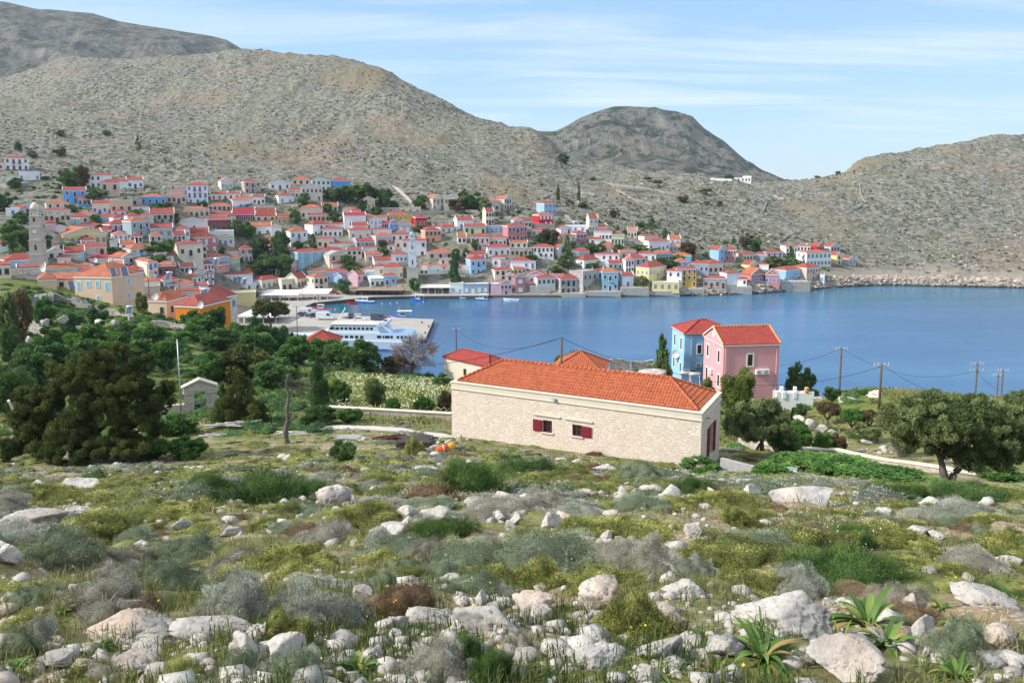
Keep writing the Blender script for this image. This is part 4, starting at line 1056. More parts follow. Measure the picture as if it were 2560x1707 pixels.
# ---------------------------------------------------------------- the long stone house
sA = P(1130, 1096, 63.6); sB = P(1750, 1171, 54.5)
ZB, ZE, ZR = 24.6, 29.1, 30.55
sx = math.hypot(sB.x-sA.x, sB.y-sA.y); srz = math.atan2(sB.y-sA.y, sB.x-sA.x); SD = 6.4
sh = root('stone_house', (sA.x, sA.y, ZB), srz, 'long single-storey cream stone house with bright orange tiled hip roof and maroon shutters', 'house')
def on_front(u, v, A=sA, B=sB):
    t, w = tw(u, v); d = B-A
    # (A + s d).x = t (A + s d).y
    s = (t*A.y-A.x)/(d.x-t*d.y); Y = A.y+s*d.y
    return s*math.hypot(d.x, d.y), H+w*Y
hs = ZE-ZB
w_ = MB()
wins_ = []
for (u0, u1, v0, v1) in ((1357,1380,1049,1082),(1431,1454,1060,1091)):
    a, z1 = on_front(u0, v0); b, z0 = on_front(u1, v1); wins_.append((a, b, z0-ZB, z1-ZB))
# wall pieces round the openings (front), real reveals
xs = [0]+[q for w in wins_ for q in (w[0], w[1])]+[sx]
T_ = .45
zc = (wins_[0][2], wins_[0][3])
for i in range(len(xs)-1):
    if i % 2 == 0: w_.box(xs[i], xs[i+1], 0, T_, -2.0, hs-.55, STONE_CR)
    else:
        k = wins_[i//2]; w_.box(xs[i], xs[i+1], 0, T_, -2.0, k[2], STONE_CR); w_.box(xs[i], xs[i+1], 0, T_, k[3], hs-.55, STONE_CR)
w_.box(0, T_, T_, SD, -2, hs-.55, STONE_CR); w_.box(T_, sx-T_, SD-T_, SD, -2, hs-.55, STONE_CR)
dy0, dy1, dz = 2.6, 4.0, 2.35
EB = .45
w_.box(sx-T_, sx, T_, dy0, -2, hs-.55, STONE_CR); w_.box(sx-T_, sx, dy1, SD, -2, hs-.55, STONE_CR); w_.box(sx-T_, sx, dy0, dy1, -2, EB, STONE_CR); w_.box(sx-T_, sx, dy0, dy1, EB+dz, hs-.55, STONE_CR)
w_.build('wall', sh)
c = MB()
for (o_, z0, z1) in ((.09, hs-.60, hs-.55), (.05, hs-.55, hs-.50), (.015, hs-.50, hs-.08), (.08, hs-.08, hs)):
    c.box(-o_, sx+o_, -o_, .35, z0, z1, PL_CR); c.box(-o_, sx+o_, SD-.35, SD+o_, z0, z1, PL_CR); c.box(-o_, .35, .35, SD-.35, z0, z1, PL_CR); c.box(sx-.35, sx+o_, .35, SD-.35, z0, z1, PL_CR)
c.build('cornice', sh)
ro = tiled_hip(sx-.7, SD-.7, 0, ZR-ZE, 0, T_OR, T_CAP, sh, .24, .37); 
for ch in sh.children:
    if ch.name.startswith(('roof', 'eave_board')): ch.location = (.35, .35, hs+.0)
for i, (a, b, z0, z1) in enumerate(wins_):
    f = MB(); t = .07
    f.box(a, b, .12, .2, z0, z0+t, MAROON); f.box(a, b, .12, .2, z1-t, z1, MAROON); f.box(a, a+t, .12, .2, z0+t, z1-t, MAROON); f.box(b-t, b, .12, .2, z0+t, z1-t, MAROON)
    f.box((a+b)/2-.02, (a+b)/2+.02, .13, .19, z0+t, z1-t, MAROON); f.box(a+t, b-t, .135, .185, (z0+z1)/2-.02, (z0+z1)/2+.02, MAROON)
    wf = f.build('window', sh)
    g = MB(); g.box(a+.03, b-.03, .2, .22, z0+.03, z1-.03, GLASS); g.build('pane', wf)
    g = MB(); g.box(a-.12, b+.12, -.10, .30, z0-.12, z0, PL_CR); g.build('sill', wf)
    s = MB(); W_ = b-a; xa = a-W_-.02 if i == 0 else b+.02; s.box(xa, xa+W_, -.10, -.05, z0+.02, z1-.02, MAROON)
    for (p0, p1) in ((.08, .46), (.54, .92)): s.box(xa+.08, xa+W_-.08, -.125, -.101, z0+(z1-z0)*p0, z0+(z1-z0)*p1, MAROON)
    s.build('shutter', sh, bevel=.006)
    l = MB(); xb = (a-.75, b+.7) if i == 0 else (a-.6, b+.9); l.box(xb[0], xb[1], -.12, 0, z1+.34, z1+.42, PL_CR); l.box(xb[0]+.05, xb[1]-.05, -.07, 0, z1+.26, z1+.34, PL_CR); l.build('lintel', sh)
d = MB(); d.box(sx-.30, sx-.22, dy0+.0, dy1, EB, EB+dz, MAROON); d.box(sx-.215, sx-.20, dy0+.15, dy0+.6, EB+.3, EB+2.1, GLASS); d.box(sx-.215, sx-.20, dy1-.6, dy1-.15, EB+.3, EB+2.1, GLASS); d.build('door', sh)
for (y, dd_) in ((dy0, -1), (dy1, 1)):
    s = MB(); y1 = y+dd_*.62; s.box(sx+.03, sx+.08, min(y, y1), max(y, y1), EB+.02, EB+dz-.02, MAROON); s.box(sx+.081, sx+.10, min(y, y1)+.08, max(y, y1)-.08, EB+.2, EB+1.0, MAROON); s.box(sx+.081, sx+.10, min(y, y1)+.08, max(y, y1)-.08, EB+1.15, EB+2.15, MAROON); s.build('shutter', sh)
for (x, y) in ((sx+.35, 1.2), (sx+.35, SD-.5)):
    p = MB(); p.tube([(sx-.1, y, hs-.62), (x, y, hs-.68)], .07, paint('old_pipe', (.45,.33,.30)), 10); p.build('roof_spout', sh)
lamp = MB(); lx, lz = on_front(1386, 997); lamp.box(lx-.12, lx+.12, -.28, 0, lz-ZB-.06, lz-ZB+.06, paint('pale_blue_plastic', (.35,.55,.72), .5)); lamp.tube([(lx, -.2, lz-ZB), (lx, -.22, lz-ZB+.22)], .03, paint('pale_blue_plastic', (.35,.55,.72))); lamp.build('wall_lamp', sh)
# white hose loops left at the foot of the wall
WHP = paint('white_plastic', (.78,.78,.76), .45)
def wire3(pts, n=10):
    out = []
    for i in range(len(pts)-1):
        p0 = Vector(pts[max(i-1, 0)]); p1 = Vector(pts[i]); p2 = Vector(pts[i+1]); p3 = Vector(pts[min(i+2, len(pts)-1)])
        for k in range(n):
            s = k/n; out.append(.5*((2*p1)+(p2-p0)*s+(2*p0-5*p1+4*p2-p3)*s*s+(3*p1-p0-3*p2+p3)*s**3))
    out.append(Vector(pts[-1])); return out
for (pp, lb) in (([(1274,1121),(1277,1106),(1290,1100),(1289,1113),(1294,1123)], 'white hose arching out of the ground by the stone wall, left one'), ([(1331,1118),(1345,1127),(1368,1130),(1388,1117)], 'white hose lying along the foot of the stone wall, right one')):
    pts = []
    for (u, v) in pp:
        a, z = on_front(u, v); q = sA.lerp(sB, a/sx); nrm = Vector((math.sin(srz), -math.cos(srz), 0)); pts.append(Vector((q.x, q.y, max(z, gz(q.x, q.y)+.03)))+nrm*.25)
    m = MB(); m.tube(wire3(pts), .022, WHP, 6); tag(m.build('hose', smooth=True), lb, 'hose', 'white hoses at the stone wall')
# ---------------------------------------------------------------- pink and blue houses at the water
def ac_unit(parent, x, y, z, face='y'):
    m = MB(); G_ = paint('grey_grille', (.25,.26,.27), .6)
    if face == 'y': m.box(x-.42, x+.42, y-.32, y, z, z+.6, WHP); m.lathe([(.22, -.335), (.22, -.321)], G_, 16, (x-.08, y, z+.3), 'y'); m.lathe([(.07, -.35), (.07, -.336)], WHP, 10, (x-.08, y, z+.3), 'y')
    else: m.box(x-.32, x, y-.42, y+.42, z, z+.6, WHP); m.lathe([(.22, -.335), (.22, -.321)], G_, 16, (x, y, z+.3), 'x')
    return m.build('air_conditioner', parent, bevel=.01)
def dish_mesh(r=.42):
    m = MB(); D_ = paint('dish_grey', (.62,.63,.62), .5)
    prof = [(r*k/6, .28*r*(k/6)**2) for k in range(1, 7)]
    vs_ = [(0,0,0)]; n = 18
    for (rr, z) in prof:
        for k in range(n): a = 2*math.pi*k/n; vs_.append((rr*math.cos(a), -z, rr*math.sin(a)))
    fs = [(0, 1+k, 1+(k+1) % n) for k in range(n)]
    for j in range(5):
        for k in range(n): fs.append((1+j*n+k, 1+j*n+(k+1) % n, 1+(j+1)*n+(k+1) % n, 1+(j+1)*n+k))
    m.add(vs_, fs, D_)
    m.tube([(0,0,-r*.9), (0,-r*.9,0)], .012, IRON, 5); m.box(-.04,.04,-r*.95,-r*.85,-.04,.04, D_); m.tube([(0,.02,0),(0,.15,-.1),(0,.15,-.6)], .025, IRON, 6)
    return m
def framed(parent, x, z, w, h_, pm, face='y', X=0, Y=0, fr=.16, name='window'):
    """window with wide white surround, dark panes, in wall plane"""
    f = MB(); g = MB()
    def bx(m, a0, a1, o0, o1, z0, z1, mt):
        if face == 'y': m.box(a0, a1, o0, o1, z0, z1, mt)
        else: m.box(X+o0, X+o1, a0, a1, z0, z1, mt)
    bx(f, x-w/2-fr, x-w/2, -.05, .02, z-fr, z+h_+fr, TRIM); bx(f, x+w/2, x+w/2+fr, -.05, .02, z-fr, z+h_+fr, TRIM); bx(f, x-w/2, x+w/2, -.05, .02, z+h_, z+h_+fr, TRIM); bx(f, x-w/2, x+w/2, -.05, .02, z-fr, z, TRIM)
    o = f.build(name, parent)
    bx(g, x-w/2, x+w/2, -.015, .015, z, z+h_, pm); bx(g, x-.025, x+.025, -.03, -.016, z, z+h_, pm)
    g.build('pane', o); return o
PINK = paint('pink_render', (.74,.36,.38), .85, .05, .6, stain=.3); PINKT = paint('pink_trim', (.80,.45,.45), .8, .04)
pc0 = P(1805.4, 985, 92.0); PZB, PZE = 18.4, 26.3
ph_ = root('pink_house', (pc0.x, pc0.y, PZB), R(7), 'two-storey pink house with red tiled gable roof and white window frames above the bay', 'house')
PW, PD, PH, PR = 6.9, 6.4, PZE-PZB, 1.6
m = MB(); m.box(0, PW, 0, PD, -4, PH, PINK); m.prism([(0, PH), (PD, PH), (PD/2, PH+PR-.08)], 0, 0, PW, PINK); m.build('wall', ph_)
tiled_hip(PW, PD, PH+.05, PR, .1, T_RD, T_CY, ph_, .25, .36, gable=True)
c = MB(); c.box(-.12, PW+.12, -.16, 0, PH-.1, PH+.0, TRIM); c.box(-.14, 0, 0, PD, PH-.1, PH, TRIM)
c.prism([(-.1, PH+.0), (PD/2, PH+PR+.02), (PD+.1, PH), (PD+.1, PH+.18), (PD/2, PH+PR+.2), (-.1, PH+.18)], 0, -.20, -.11, TRIM); c.build('cornice', ph_)
o = MB(); o.lathe([(.36, -.06), (.36, -.001)], TRIM, 20, (0, PD/2, PH+.72), 'x'); ov = o.build('round_vent', ph_); ov.scale = (1, .8, 1.1); ov.location = (0, PD/2*.2, -.07-PH*.1)
DKB = paint('dark_pane', (.07,.03,.02), .3, .2)
for (x, z) in ((3.3, PH-2.5), (3.1, PH-5.4)): framed(ph_, x, z, .62, 1.35, DKB)
for (y, z) in ((PD*.22, PH-2.3), (PD*.78, PH-2.3), (PD*.2, PH-5.2), (PD*.80, PH-5.2)): framed(ph_, y, z, .62, 1.4, DKB, 'x')
for x in (4.4, 5.25): ac_unit(ph_, x, 0, PH-3.55)
ac_unit(ph_, 0, PD*.55, PH-4.2, 'x')
for x in (.22, PW-.35):
    p = MB(); p.tube([(x, -.07, PH-.1), (x, -.07, -1)], .045, PINKT, 8); p.build('drainpipe', ph_)
q = dish_mesh(.45).build('satellite_dish', ph_, (.25, -.25, PH-4.0)); q.rotation_euler = (0, 0, R(-15))
BLUE = paint('blue_render', (.30,.55,.76), .85, .05, .6, stain=.3)
bc0 = P(1709, 940, 101.0); BZE = 26.0; BZB = 18.0
bh = root('blue_house', (bc0.x, bc0.y, BZB), R(5), 'two-storey pale blue house with red tiled pyramid roof, directly left of the pink one', 'house')
BW, BD, BH = 6.6, 5.6, BZE-BZB
m = MB(); m.box(0, 2.6, 0, BD, -4, BH, BLUE); m.box(2.6, BW, 1.2, BD, -4, BH, BLUE); m.build('wall', bh)
tiled_hip(BW, BD, BH+.0, 1.3, .14, T_RD, T_RD, bh, .25, .36)
c = MB(); c.box(-.14, BW+.14, -.14, 0, BH-.06, BH+.02, TRIM); c.box(-.14, 0, 0, BD, BH-.06, BH+.02, TRIM); c.build('cornice', bh)
for (y, z) in ((BD*.25, BH-2.3), (BD*.75, BH-2.3), (BD*.25, BH-5.6), (BD*.78, BH-5.3)): framed(bh, y, z, .6, 1.5, DKB, 'x')
framed(bh, 2.0, BH-2.6, .5, 1.1, DKB, fr=.14)
p = MB(); p.tube([(.9, -.06, BH-.1), (.9, -.06, -1)], .04, paint('blue_pipe', (.3,.52,.72)), 8); p.build('drainpipe', bh)
ac_unit(bh, 0, BD*.5, BH-4.1, 'x'); ac_unit(bh, 1.9, 0, BH-4.4); ac_unit(bh, .35, 0, BH-5.2)
q = dish_mesh(.55).build('satellite_dish', bh, (-.35, BD*.42, BH-3.1)); q.rotation_euler = (0, 0, R(-40))
# ---- roofs behind the stone house
def simple_house(name, uL, uR, vE, vB, Y, rz, D, ph, wk, tmat, lab, sideu=None, **kw):
    a = P(uL, vB, Y); b = P(uR, vB, Y); W = (b-a).length/max(.3, math.cos(rz+math.atan(a.x/a.y))); zE = zat(vE, Y)
    r = root(name, a, rz, lab, 'house'); h = zE-a.z
    m = MB(); m.box(0, W, 0, D, -4, h, wk); m.build('wall', r)
    tiled_hip(W, D, h+.02, ph, .22, tmat, tmat, r, .25, .38)
    c = MB(); c.box(-.1, W+.1, -.1, 0, h-.22, h-.13, TRIM); c.box(-.1, 0, 0, D, h-.22, h-.13, TRIM); c.build('cornice', r); return r, W, h
r1_, W1_, h1_ = simple_house('bungalow', 1222, 1272, 917, 965, 116, R(46), 10.0, 1.2, PL_CR, T_RD, 'low cream bungalow with red hipped roof behind the left end of the stone house')
framed(r1_, W1_*.5, h1_-2.0, .6, 1.0, DKB, fr=.1); framed(r1_, 1.6, h1_-3.1, .5, .5, DKB, 'x', fr=.08); framed(r1_, 5.2, h1_-2.2, .7, 1.1, DKB, 'x', fr=.08)
r2_, W2_, h2_ = simple_house('farmhouse', 1378, 1500, 926, 980, 90, R(-14), 6, 1.75, STONE_CR, T_OR, 'orange pyramid roof showing above the ridge of the stone house')
framed(r2_, W2_*.5, h2_-1.8, .6, 1.0, DKB, fr=.1)
r3_, W3_, h3_ = simple_house('boathouse', 755, 838, 862, 885, 176, R(4), 9, 2.3, paint('plaster_wh', (.8,.8,.78)), T_RD, 'white building with red roof half hidden by trees in front of the ferry')
framed(r3_, W3_*.5, h3_-1.6, .9, 1.1, DKB, fr=.12)
# ruined walls and rock outcrop beyond the stone house roof
def wall_run(pts, h, th, mat, name, label, cat, capm=None, cap=.08, group=None, ymin=1.5, sink=1.5, abs_y=None, step=1.2, rough=0.0):
    """a wall following the ground; pts = photo pixels of its foot (or world xy if abs_y)"""
    W = [hit(u, v, ymin) if abs_y is None else P(u, v, abs_y) for (u, v) in pts]
    fine = []
    for i in range(len(W)-1):
        n = max(1, int((W[i+1].xy-W[i].xy).length/step))
        for k in range(n): fine.append(W[i].lerp(W[i+1], k/n))
    fine.append(W[-1]); N_ = len(fine)
    m = MB(); vs_ = []; cp = []
    hsm = [gz(p.x, p.y) for p in fine]; hsm = [sum(hsm[max(0, i-2):i+3])/len(hsm[max(0, i-2):i+3]) for i in range(N_)]
    rr = random.Random(len(pts)*7+int(pts[0][0]))
    for i, p in enumerate(fine):
        d = (fine[min(i+1, N_-1)]-fine[max(i-1, 0)]).xy.normalized(); nx, ny = -d.y*th/2, d.x*th/2; z = hsm[i] if abs_y is None else p.z
        hh_ = h*(1+rough*(rr.random()-.5))
        vs_ += [(p.x-nx, p.y-ny, z-sink), (p.x+nx, p.y+ny, z-sink), (p.x+nx, p.y+ny, z+hh_), (p.x-nx, p.y-ny, z+hh_)]
        k = 1.35; cp += [(p.x-nx*k, p.y-ny*k, z+hh_+.003), (p.x+nx*k, p.y+ny*k, z+hh_+.003), (p.x+nx*k, p.y+ny*k, z+hh_+cap), (p.x-nx*k, p.y-ny*k, z+hh_+cap)]
    fs = [(0,1,2,3), tuple((N_-1)*4+j for j in (3,2,1,0))]
    for i in range(N_-1):
        for j in range(4): fs.append((i*4+j, i*4+(j+1) % 4, (i+1)*4+(j+1) % 4, (i+1)*4+j))
    m.add(vs_, fs, mat)
    if capm is None: return tag(m.build(name), label, cat, group)
    r = root(name, (0,0,0), 0, label, cat, group); m.build('wall_body', r); c = MB(); c.add(cp, fs, capm); c.build('coping', r); return r
RUBBLE = masonry('dry_rubble', [(.24,.21,.17),(.40,.35,.29),(.52,.47,.40),(.34,.29,.24)], (.12,.10,.08), scale=2.2, bump=.9, sq=(1,1,1.3))
FIELD = masonry('field_stone', [(.34,.28,.23),(.46,.39,.32),(.58,.50,.42),(.42,.35,.28)], (.50,.42,.34), scale=3.0, bump=.6, sq=(1,1,1.5))
wall_run([(1523,938),(1572,938)], 2.2, .5, RUBBLE, 'ruined_wall', 'roofless old block wall behind the stone house roof, left piece', 'wall', abs_y=100, sink=3, rough=.3)
wall_run([(1577,940),(1632,936)], 2.0, .5, RUBBLE, 'ruined_wall', 'roofless old block wall beside the rock outcrop, right piece', 'wall', abs_y=101, sink=3, rough=.3)
# low walls with pale copings
wall_run([(822,1030),(900,1034),(1000,1040),(1130,1048)], .55, .45, FIELD, 'garden_wall', 'low stone wall with pale coping between flower meadow and stone house', 'wall', PL_CR, .10, ymin=60)
wall_run([(1850,1116),(1960,1130),(2090,1146),(2220,1166),(2400,1194),(2498,1206)], .55, .45, FIELD, 'garden_wall', 'long low stone wall with pale coping running right behind the olive tree', 'wall', PL_CR, .10, ymin=45)
wall_run([(1802,1184),(1884,1188)], .85, .3, masonry('white_pebble', [(.36,.34,.33),(.48,.46,.45),(.42,.40,.39)], (.33,.31,.29), scale=7, bump=.7), 'entrance_wall', 'short pale pebbled wall beside the maroon door of the stone house', 'wall', ymin=44)
wall_run([(790,1072),(850,1070),(930,1072),(1000,1078),(1080,1088),(1130,1094)], .10, 1.1, paint('concrete_path', (.52,.49,.45), .9, .1), 'concrete_kerb', 'pale concrete footpath edge left of the stone house', 'kerb', ymin=55, step=.7)
wall_run([(25,808),(60,818),(95,835),(120,850)], 1.3, 1.1, RUBBLE, 'dry_stone_wall', 'tumbled dry stone wall across the green field at the left edge', 'wall', ymin=90, rough=.6, step=.8)
wall_run([(240,772),(290,790),(330,805)], 1.2, .9, RUBBLE, 'dry_stone_wall', 'tumbled dry stone wall below the peach blue-shuttered house', 'wall', ymin=120, rough=.6, step=.8)
wall_run([(380,812),(430,822),(490,842)], 1.1, .9, RUBBLE, 'dry_stone_wall', 'tumbled dry stone wall below the bright orange house', 'wall', ymin=120, rough=.6, step=.8)
wall_run([(90,765),(130,752),(180,762),(225,775)], 1.6, 1.3, RUBBLE, 'dry_stone_wall', 'broken pale rubble wall on the crest at the far left', 'wall', ymin=120, rough=.8, step=.8)
# white terrace right of the pink house
tw0 = P(1946, 1020, 86)
WHR = paint('white_render', (.80,.80,.79), .8, .03, .6, stain=.2)
tr_ = root('terrace', tw0, R(-3), 'white terrace wall with little battlement posts below the pink house', 'terrace')
m = MB(); m.box(-.2, 3.75, 0, .2, -2.5, 1.75, WHR); m.box(3.55, 3.75, .2, 2.4, -2.5, 1.55, WHR); m.box(.0, 3.55, 2.2, 2.4, 0, 1.4, WHR); m.box(.0, 3.55, .2, 2.2, -.2, 1.0, paint('terrace_floor', (.48,.44,.42), .9)); m.build('parapet', tr_)
for (x, y) in ((-.1,.1), (.55,.0), (1.75,.05), (3.65,.1), (3.65,2.0), (2.4,2.2), (.9,2.2)):
    p = MB(); p.box(x-.17, x+.17, y-.12, y+.22, 1.1, 1.88, WHR); p.build('post', tr_)
g = MB(); g.lathe([(.22, 0), (.3, .25), (.24, .5), (.27, .55)], paint('terracotta', (.62,.33,.10)), 14, (0,0,0)); tag(g.build('flower_pot', loc=(tw0.x+3.05, tw0.y-.0, tw0.z+1.75), smooth=True), 'round ochre clay pot standing on the white terrace wall', 'pot')
# solar water heaters
def solar(u, v, Y, rz, s, label, tank=True, parent=None):
    r = root('solar_heater', P(u, v, Y), rz, label, 'solar heater', 'solar water heaters')
    m = MB(); M_ = Matrix.Rotation(R(40), 4, 'X'); m.box(-s*.5, s*.5, -s*1.0, s*.9, -.04, .06, paint('solar_blue', (.05,.09,.16), .15, .05, spec=.6), M_); 
    for a in (-.5, .46): m.box(s*a, s*(a+.04), -s*1.0, s*.9, .061, .09, WHP, M_)
    m.build('panel', r)
    f = MB(); 
    for x in (-s*.4, s*.4): f.tube([(x, s*.62, -.9*s), (x, s*.62, s*.5)], .03, WHP, 5)
    f.tube([(-s*.4, -s*.7, -s*.7), (-s*.4, s*.62, -.8*s)], .03, WHP, 5); f.tube([(s*.4, -s*.7, -s*.7), (s*.4, s*.62, -.8*s)], .03, WHP, 5); f.build('stand', r)
    if tank: t = MB(); t.lathe([(.02, -s*.62), (s*.24, -s*.6), (s*.24, s*.6), (.02, s*.62)], paint('steel_tank', (.62,.64,.66), .25, .04, metal=.6), 14, (0, s*.72, s*.62), 'x'); t.build('tank', r, smooth=True)
    return r
solar(1713, 949, 92, R(-8), 1.0, 'solar water heater behind the stone house roof, left of a pair'); solar(1738, 953, 90, R(-8), 1.05, 'solar water heater behind the stone house roof, right of a pair')
solar(323, 777, 178, R(12), 1.3, 'tilted blue solar panel with tank below the peach blue-shuttered house')
solar(283, 679, 193, R(35), 1.3, 'solar panels on the tiled roof of the near peach house, left one', False); solar(311, 678, 192, R(35), 1.6, 'solar panels on the tiled roof of the near peach house, right one', False)
solar(178, 712, 178, R(40), 1.3, 'solar panel leaning by the annex of the near peach house', False)
solar(509, 736, 195, R(0), 1.8, 'steel tank solar heater on the near ribbed red roof')
solar(588, 700, 300, R(5), 1.5, 'solar heater on the modern white block, left one'); solar(599, 699, 300, R(5), 1.5, 'solar heater on the modern white block, middle one'); solar(612, 704, 300, R(5), 1.5, 'solar heater on the modern white block, right one')
solar(421, 690, 240, R(5), 1.5, 'solar heater on the long red roof at lower left'); solar(540, 655, 262, R(5), 1.6, 'solar heater on the salmon house roof', True); solar(1440, 561, 374, R(5), 1.8, 'solar heater on the white flat roof at upper right of town')
tb = MB(); tb.lathe([(.02,0),(.35,.02),(.38,.4),(.38,.8),(.2,.95),(.02,.97)], paint('black_tank', (.02,.02,.022), .5), 14); tag(tb.build('water_tank', loc=P(1731, 943, 97), smooth=True), 'black water tank between the blue house and the solar heaters', 'tank')
for (u, v, Y, s, lb) in ((502.5,761,183,.95,'large grey satellite dish on the orange house eave'),(389.5,740,189,.95,'large grey satellite dish on the peach house left of the orange one'),(109,669,205,1.1,'mesh satellite dish near the clock tower foot'),(240,650,215,.7,'small satellite dish on the dark red roof at lower left'),(476,678,246,.8,'satellite dish on the orange gable left of the maroon gable'),(768,719.5,310,1.1,'white satellite dish on the edge of the waterfront canopy')):
    o = dish_mesh(s).build('satellite_dish', None, P(u, v, Y)); tag(o, lb, 'satellite dish', 'satellite dishes'); o.rotation_euler = (0, 0, R(-20))
# ================================================================ CLOCK TOWER, CHURCH, CHAPEL
def pz(u, v, z=1.3):
    t, w = tw(u, v); Y = (z-H)/w; return Vector((t*Y, Y, z))
TWR = masonry('tower_ashlar', [(.52,.42,.33),(.62,.51,.41),(.56,.46,.37)], (.42,.34,.27), scale=1.3, bump=.3, sq=(1,1,1.4))
YT = 230.0; px = YT/F
ct = root('clock_tower', P(98, 664, YT), R(12), 'tall stone clock tower in tapering tiers with a small dome', 'tower')
zt0 = zat(664, YT)
tiers = [(41,664,635),(37.5,635,600),(34,600,567),(29.5,567,540)]
m = MB(); c = MB()
for (wp, v0, v1) in tiers:
    hw = wp*px/2*.79; z0, z1 = zat(v0, YT)-zt0, zat(v1, YT)-zt0
    if v0 == 664: z0 -= 3
    m.box(-hw, hw, -hw, hw, z0, z1, TWR)
    c.box(-hw-.16, hw+.16, -hw-.16, hw+.16, z1-.16, z1+.004, TWR)
m.build('shaft', ct); c.build('string_course', ct)
b = MB(); zb0, zb1 = zat(540, YT)-zt0, zat(522, YT)-zt0; hw = 1.15
for (x, y) in ((-1,-1),(1,-1),(1,1),(-1,1)): b.box(x*hw-.3*(x>0)-.0*(x<0)-.0, x*hw+.3*(x<0), y*hw-.3*(y>0), y*hw+.3*(y<0), zb0, zb1, PL_CR)
b.box(-.55,.55,-.55,.55,zb0,zb1, PL_CR); b.box(-hw-.12,hw+.12,-hw-.12,hw+.12,zb1-.15,zb1+.12,PL_CR); b.build('belfry', ct)
d = MB(); zd = zb1+.1; d.lathe([(1.25*math.cos(a)+.001, zd+1.7*math.sin(a)**1.2) for a in [i*math.pi/16 for i in range(0, 9)]], PL_CR, 16); d.build('dome', ct, smooth=True)
hw2 = 34*px/2*.79
k = MB(); zc_ = zat(578, YT)-zt0; k.lathe([(.52, -.10), (.52, 0)], TRIM, 24, (0, -hw2, zc_), 'y'); ck = k.build('clock_face', ct); k = MB(); k.box(-.02,.02,-.12,-.105,0,.36,IRON,Matrix.Translation((0,-hw2,zc_))); k.box(0,.26,-.12,-.105,-.02,.02,IRON,Matrix.Translation((0,-hw2,zc_))); k.build('clock_hand', ck)
for (vv, hh_, ww) in ((549,.9,.30),(617.5,1.3,.28)):
    k = MB(); hwx = (29.5 if vv < 560 else 37.5)*px/2*.79; z = zat(vv, YT)-zt0; k.box(-ww,ww,-hwx-.03,-hwx+.05,z-hh_*.6,z+hh_*.6,DKB); k.build('slit_window', ct)
YC = 327.0; px = YC/F
bt = root('bell_tower', P(1032, 715, YC), R(8), 'slender white church bell tower with blue dome and cross', 'tower')
z00 = zat(715, YC); WHM = paint('whitewash', (.82,.82,.80), .8, .03, .5, stain=.15)
def zz(v): return zat(v, YC)-z00
m = MB()
for (wp, v0, v1, mt) in ((31,730,668,PL_CR),(22,668,629,WHM),(18.5,629,611,WHM)):
    hw = wp*px/2*.9; m.box(-hw,hw,-hw,hw,zz(v0),zz(v1),mt); m.box(-hw-.15,hw+.15,-hw-.15,hw+.15,zz(v1)-.3,zz(v1)+.0,mt)
m.build('shaft', bt)
m = MB()
for (wp, v0, v1) in ((16,611,596),(13.5,596,586)):
    hw = wp*px/2*.9; z0, z1 = zz(v0), zz(v1)
    for (x, y) in ((-1,-1),(1,-1),(1,1),(-1,1)): m.box(min(x*hw,x*hw*.45),max(x*hw,x*hw*.45),min(y*hw,y*hw*.45),max(y*hw,y*hw*.45),z0,z1,WHM)
    m.box(-hw*.2,hw*.2,-hw*.2,hw*.2,z0,z1,WHM); m.box(-hw-.12,hw+.12,-hw-.12,hw+.12,z1-.25,z1,WHM); m.box(-hw,hw,-hw,hw,z0+(z1-z0)*.72,z1-.25,WHM)
m.build('belfry', bt)
d = MB(); zd = zz(586); rr = 6*px; d.lathe([(rr*math.cos(a)+.001, zd+rr*1.15*math.sin(a)) for a in [i*math.pi/16 for i in range(0,9)]], paint('dome_blue',(.30,.55,.72),.6), 14); d.build('dome', bt, smooth=True)
k = MB(); zc2 = zd+rr*1.15; k.box(-.05,.05,-.05,.05,zc2-.05,zc2+1.1,TRIM); k.box(-.35,.35,-.045,.045,zc2+.65,zc2+.75,TRIM); k.build('cross', bt)
for (vv, h_) in ((655,2.0),(619,1.2)):
    k = MB(); hwx = (22 if vv > 640 else 18.5)*px/2*.9; k.box(-.25,.25,-hwx-.03,-hwx+.05,zz(vv)-h_/2,zz(vv)+h_/2,DKB); k.build('slit_window', bt)
# church with three round-headed lunettes and orange barrel roofs
cb = P(1049, 712, YC+3); CW = 133*px; CDp = 9.0; czE = zat(676, YC+3)-cb.z
ch_ = root('church', cb, R(2), 'cream church with orange barrel-vaulted roofs and white half-round gables', 'church')
CRW = paint('church_render', (.74,.66,.54), .85, .04, .5, stain=.2)
m = MB(); m.box(0, CW, 0, CDp, -3, czE, CRW); m.box(CW, CW+3.5, 1, CDp, -3, czE-2.0, CRW); m.build('wall', ch_)
def arch(cx, r, hgt, z, n=14): return [(cx+r*math.cos(a), z+hgt*math.sin(a)) for a in [math.pi*i/n for i in range(n+1)]]
vault = MB(); ORV = roofmat('o')
